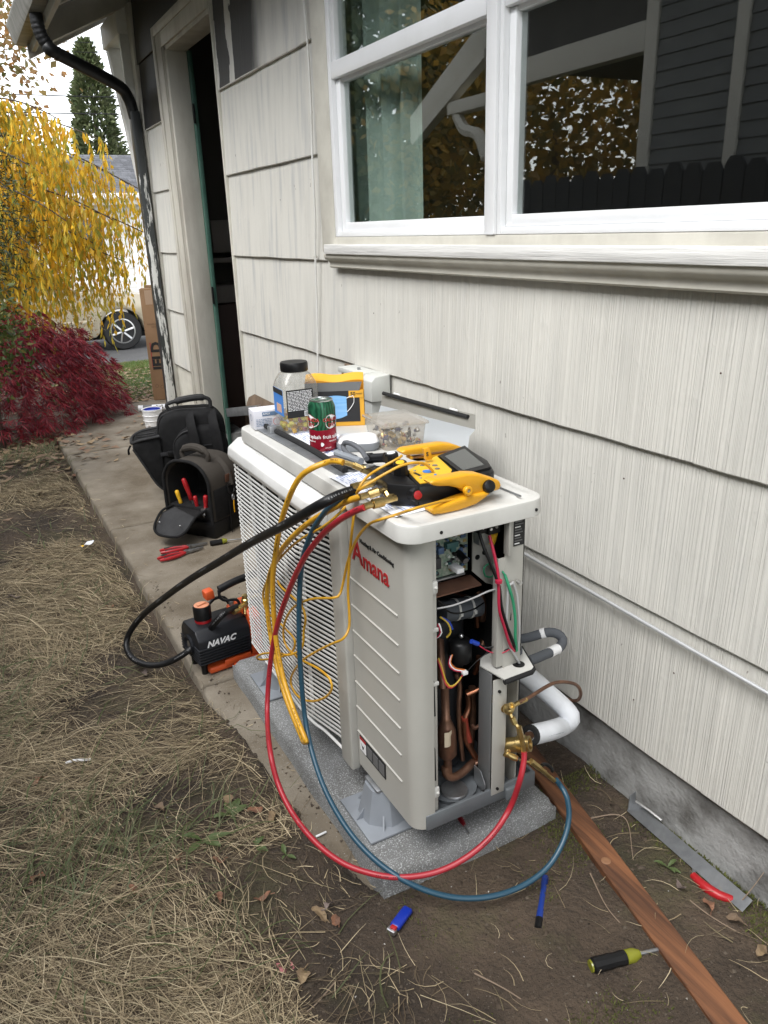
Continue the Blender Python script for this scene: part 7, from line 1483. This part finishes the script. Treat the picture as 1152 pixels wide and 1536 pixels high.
dr = MB(); dr.box(4.6, 7.4, 23.262, 23.285, .0, 2.05, .004); dr = dr.build('garage_door', M['white'], g)
for i in range(4):
    for k in range(4):
        mb = MB(); mb.box(4.70 + k * .68, 5.24 + k * .68, 23.252, 23.264, .10 + i * .5, .48 + i * .5, .006); mb.build('door_panel', M['white'], dr)
f_ = MB(); f_.box(2.95, 3.95, 23.262, 23.285, 1.0, 1.95, .004); f_ = f_.build('window', M['white'], g)
mb = MB(); mb.box(3.02, 3.88, 23.255, 23.263, 1.07, 1.88); mb.build('pane', mat('far_dark_glass', (.05, .055, .06), .08), f_)
# parked sport utility seen from the side
car = thing('parked_car', 'pale gold sport utility parked in the street behind the yellow tree', 'car', (.74, 4.25, -.56))
paint = mat('pale_gold_car_paint', (.52, .45, .33), .28, .25, coat=.6); tyre = mat('tyre_rubber', (.018, .018, .018), .75); cg = mat('car_window_glass', (.03, .04, .045), .05); rim = mat('alloy_rim', (.55, .55, .54), .3, .8)
cy0, cy1 = 10.82, 12.55
def arc(cx_, r_, a0, a1, n): return [(cx_ + r_ * math.cos(R(a0 + (a1 - a0) * k / n)), .34 + r_ * math.sin(R(a0 + (a1 - a0) * k / n))) for k in range(n + 1)]
low = [(-1.62, .30)] + arc(-.85, .40, 180, 0, 10) + [(-.45, .26), (1.40, .26)] + arc(1.88, .40, 180, 0, 10) + [(2.32, .30), (2.66, .36), (2.74, .55), (2.70, .80), (2.58, .95), (1.62, 1.06)]
top = [(-1.55, 1.08), (-1.68, .95), (-1.70, .5)]
mb = MB(); mb.prism(low + [(1.2, 1.08)] + top, cy0, cy1, 'y', bev=.04); body = mb.build('body', paint, car, False, angle=30)
mb = MB(); P_ = [(-1.52, 1.07), (-1.38, 1.60), (-1.15, 1.70), (.35, 1.72), (.62, 1.66), (1.35, 1.07)]
mb.prism(P_, cy0 + .10, cy1 - .10, 'y', bev=.05); mb.build('cabin', paint, car, False, angle=30)
for x0, x1, x2, x3 in ((-1.38, -.62, -.62, -1.26), (-.55, .30, .30, -.55), (.36, 1.12, .58, .36)):
    mb = MB(); mb.prism([(x0, 1.13), (x1, 1.13), (x2, 1.58), (x3, 1.58)], cy0 + .088, cy0 + .104, 'y'); mb.build('side_window', cg, car, False)
for wx in (-.85, 1.88):
    wt = MB(); wt.lathe([(.20, 0), (.32, .0), (.345, .03), (.345, .19), (.32, .22), (.2, .22)], (wx, cy0 + .02, .345), (0, 1, 0), 30); wt = wt.build('wheel', tyre, car, False, angle=40)
    mb = MB(); mb.lathe([(.0, .0), (.05, -.006), (.06, .012)], (wx, cy0 + .03, .345), (0, 1, 0), 20, cap=False); mb.lathe([(.185, .03), (.205, -.004), (.225, .0), (.225, .05)], (wx, cy0 + .02, .345), (0, 1, 0), 30, cap=False)
    for k in range(6):
        a = R(60 * k + 15); mb.tube([(wx + .03 * math.cos(a), cy0 + .028, .345 + .03 * math.sin(a)), (wx + .20 * math.cos(a), cy0 + .022, .345 + .20 * math.sin(a))], .030, 6, smooth=False, flat=.4)
    mb.build('rim', rim, wt, False)
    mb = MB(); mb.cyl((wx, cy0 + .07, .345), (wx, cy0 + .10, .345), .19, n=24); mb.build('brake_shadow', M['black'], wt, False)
mb = MB(); mb.box(-1.65, 2.6, cy0 + .25, cy1 - .25, .2, .5); mb.build('underbody', M['black_matte'], car, False)
mb = MB(); mb.ball((1.12, cy0 - .06, 1.12), .10, 12, (1, .7, .7)); mb.build('mirror', paint, car, False)
mb = MB(); mb.box(-.45, 1.40, cy0 - .012, cy0 + .01, .52, .58, .008); mb.build('side_moulding', paint, car, False)
mb = MB(); mb.box(.0, .18, cy0 - .014, cy0 + .005, .93, .965, .006); mb.build('door_handle', paint, car, False)
mb = MB(); mb.prism([(2.50, .70), (2.70, .68), (2.68, .82), (2.52, .88)], cy0 - .006, cy0 + .2, 'y', bev=.01); mb.build('headlight', mat('clear_lamp', (.6, .6, .6), .1), car, False)
mb = MB(); mb.prism([(2.34, .32), (2.72, .38), (2.76, .52), (2.36, .50)], cy0 - .012, cy1 + .01, 'y', bev=.02); mb.build('bumper', paint, car, False)
# overhead wires
for k, (z0, z1, y, lb) in enumerate(((4.50, 4.62, 24.0, 'lowest dark utility wire crossing the sky at left'), (4.92, 5.02, 24.0, 'second lowest dark utility wire crossing the sky at left'), (5.9, 6.1, 24, 'third utility wire up, thin against the sky'), (6.15, 6.3, 24, 'fourth utility wire up, thin against the sky'), (7.0, 7.0, 24, 'topmost utility wire near the gutter end'))):
    t = thing('utility_wire', lb, 'wire', (-12, y, z0), 0, 'utility wires over the street'); mb = MB(); mb.tube([(-12, y, z0 + .2), (0, y, z0), (8, y, z1), (20, y, z1 + .4)], .014 if k < 2 else .008, 6, step=.8); mb.build('wire_run', M['black'], t)
# ------------------------------------------------------------ the house next door and its fence (seen in the window glass)
cl = mat('grey_green_clapboard', (.20, .205, .195), .75, col2=(.165, .17, .165), nscale=5); ct = mat('cream_neighbour_trim', (.70, .67, .58), .65)
nb = thing('next_door_house', 'grey clapboard house with cream trim reflected in the window', 'house', (-4.0, 1.0, 0))
WX = -2.45
mb = MB(); mb.box(-7.5, WX - .02, -6, 4.95, 0, 3.6); wl = mb.build('wall', cl, nb)
b0 = None
for k in range(30):
    mb = MB(); z = .2 + k * .108; mb.prism([(WX - .022, z + .112), (WX - .012, z + .112), (WX + .002, z), (WX - .022, z)], -6, 4.90, 'y'); mb.build('clapboard', cl, wl)
for y0, y1 in ((4.90, 5.02), (4.09, 4.19), (2.35, 2.45)):
    mb = MB(); mb.box(WX - .04, WX + .018, y0, y1, .1, 3.4, .004); mb.build('corner_board', ct, nb)
mb = MB(); mb.box(WX - .10, WX + .02, 5.02, 7.0, 2.63, 2.84, .006); mb.build('porch_beam', ct, nb)
mb = MB(); mb.box(-6, WX - .02, 4.96, 7.1, 2.845, 3.42); mb.build('porch_ceiling', M['eave_dark'], nb)
mb = MB(); mb.box(WX - .18, WX - .03, 6.85, 7.0, 0, 2.63, .006); mb.build('porch_post', ct, nb)
mb = MB(); mb.box(-7.5, WX + .50, -6, 7.2, 3.42, 3.50); mb.prism([(WX + .52, 3.44), (WX + .52, 3.58), (-5, 5.2), (-7.5, 3.6), (-7.5, 3.44)], -6, 7.2, 'y'); mb.build('roof', M['shingle'], nb)
mb = MB(); mb.prism([(8.55, 2.33), (8.55, 2.60), (7.05, 3.32), (7.05, 3.02)], WX - .06, WX + .05, 'x', bev=.01); mb.prism([(8.50, 2.38), (8.46, 2.30), (7.05, 2.94), (7.05, 3.02)], WX - .03, WX + .08, 'x'); mb.build('porch_rake', ct, nb)
mb = MB(); mb.box(WX - .10, WX + .06, 7.05, 7.75, 2.52, 2.64, .006); mb.tube([(WX, 7.65, 2.52), (WX, 7.5, 2.36), (WX, 7.25, 2.28), (WX, 7.1, 2.05)], .06, 6); mb.build('porch_bracket', ct, nb)
fm = mat('black_stained_fence', (.035, .038, .042), .8, col2=(.055, .058, .062), nscale=8, stretch=(1, 1, .2))
fn = thing('board_fence', 'dark dog-eared board fence reflected in the window', 'fence', (-1.35, 2.0, 0))
brd = None
for k in range(44):
    y = -.8 + k * .1425
    if brd is None:
        mb = MB(); h = 1.70; mb.prism([(-.067, 0), (.067, 0), (.067, h - .05), (.035, h), (-.035, h), (-.067, h - .05)], -.009, .009, 'x'); brd = mb.build('fence_board', fm, fn, False, angle=0); b = brd
    else: b = share(brd)
    b.location = Vector((0, y - 2.0, .014 * math.sin(k * 2.3) + .02))
for z in (.4, 1.35):
    mb = MB(); mb.box(-1.40, -1.362, -.9, 5.4, z, z + .085); mb.build('fence_rail', fm, fn)
bush('backyard_maple', 'orange-leaved maple behind the dark fence, seen in the window', 'tree', (-5.6, 9.8, 2.7), (2.5, 2.6, 2.6), 9500, [(.42, .24, .04), (.26, .18, .04), (.12, .12, .04), (.50, .30, .05)], (.11, .19), (.04, .065), (-5.6, 9.8, 0), .15, .4, 31, 7, 1, .3)
bush('backyard_conifer', 'tall green tree behind the dark fence, seen in the window', 'tree', (-4.4, 14.0, 4.0), (2.6, 2.4, 3.8), 16000, [(.04, .06, .02), (.08, .10, .03), (.14, .13, .04)], (.16, .28), (.05, .08), (-4.4, 14.0, 0), .2, .25, 37, 8, 1, .35)
# curtain inside the near-left sash
t = thing('window_curtain', 'pale green curtain hanging inside the left window', 'curtain', (1.42, 2.4, 2.2)); mb = MB()
mb.sheet(lambda u, v: (1.40 + .018 * math.sin(u * 34) + .008 * math.sin(u * 81 + 1), 2.98 - .64 * u, 1.30 + 1.7 * v), 90, 2); mb.build('curtain_cloth', M['curtain'], t, flip=False)
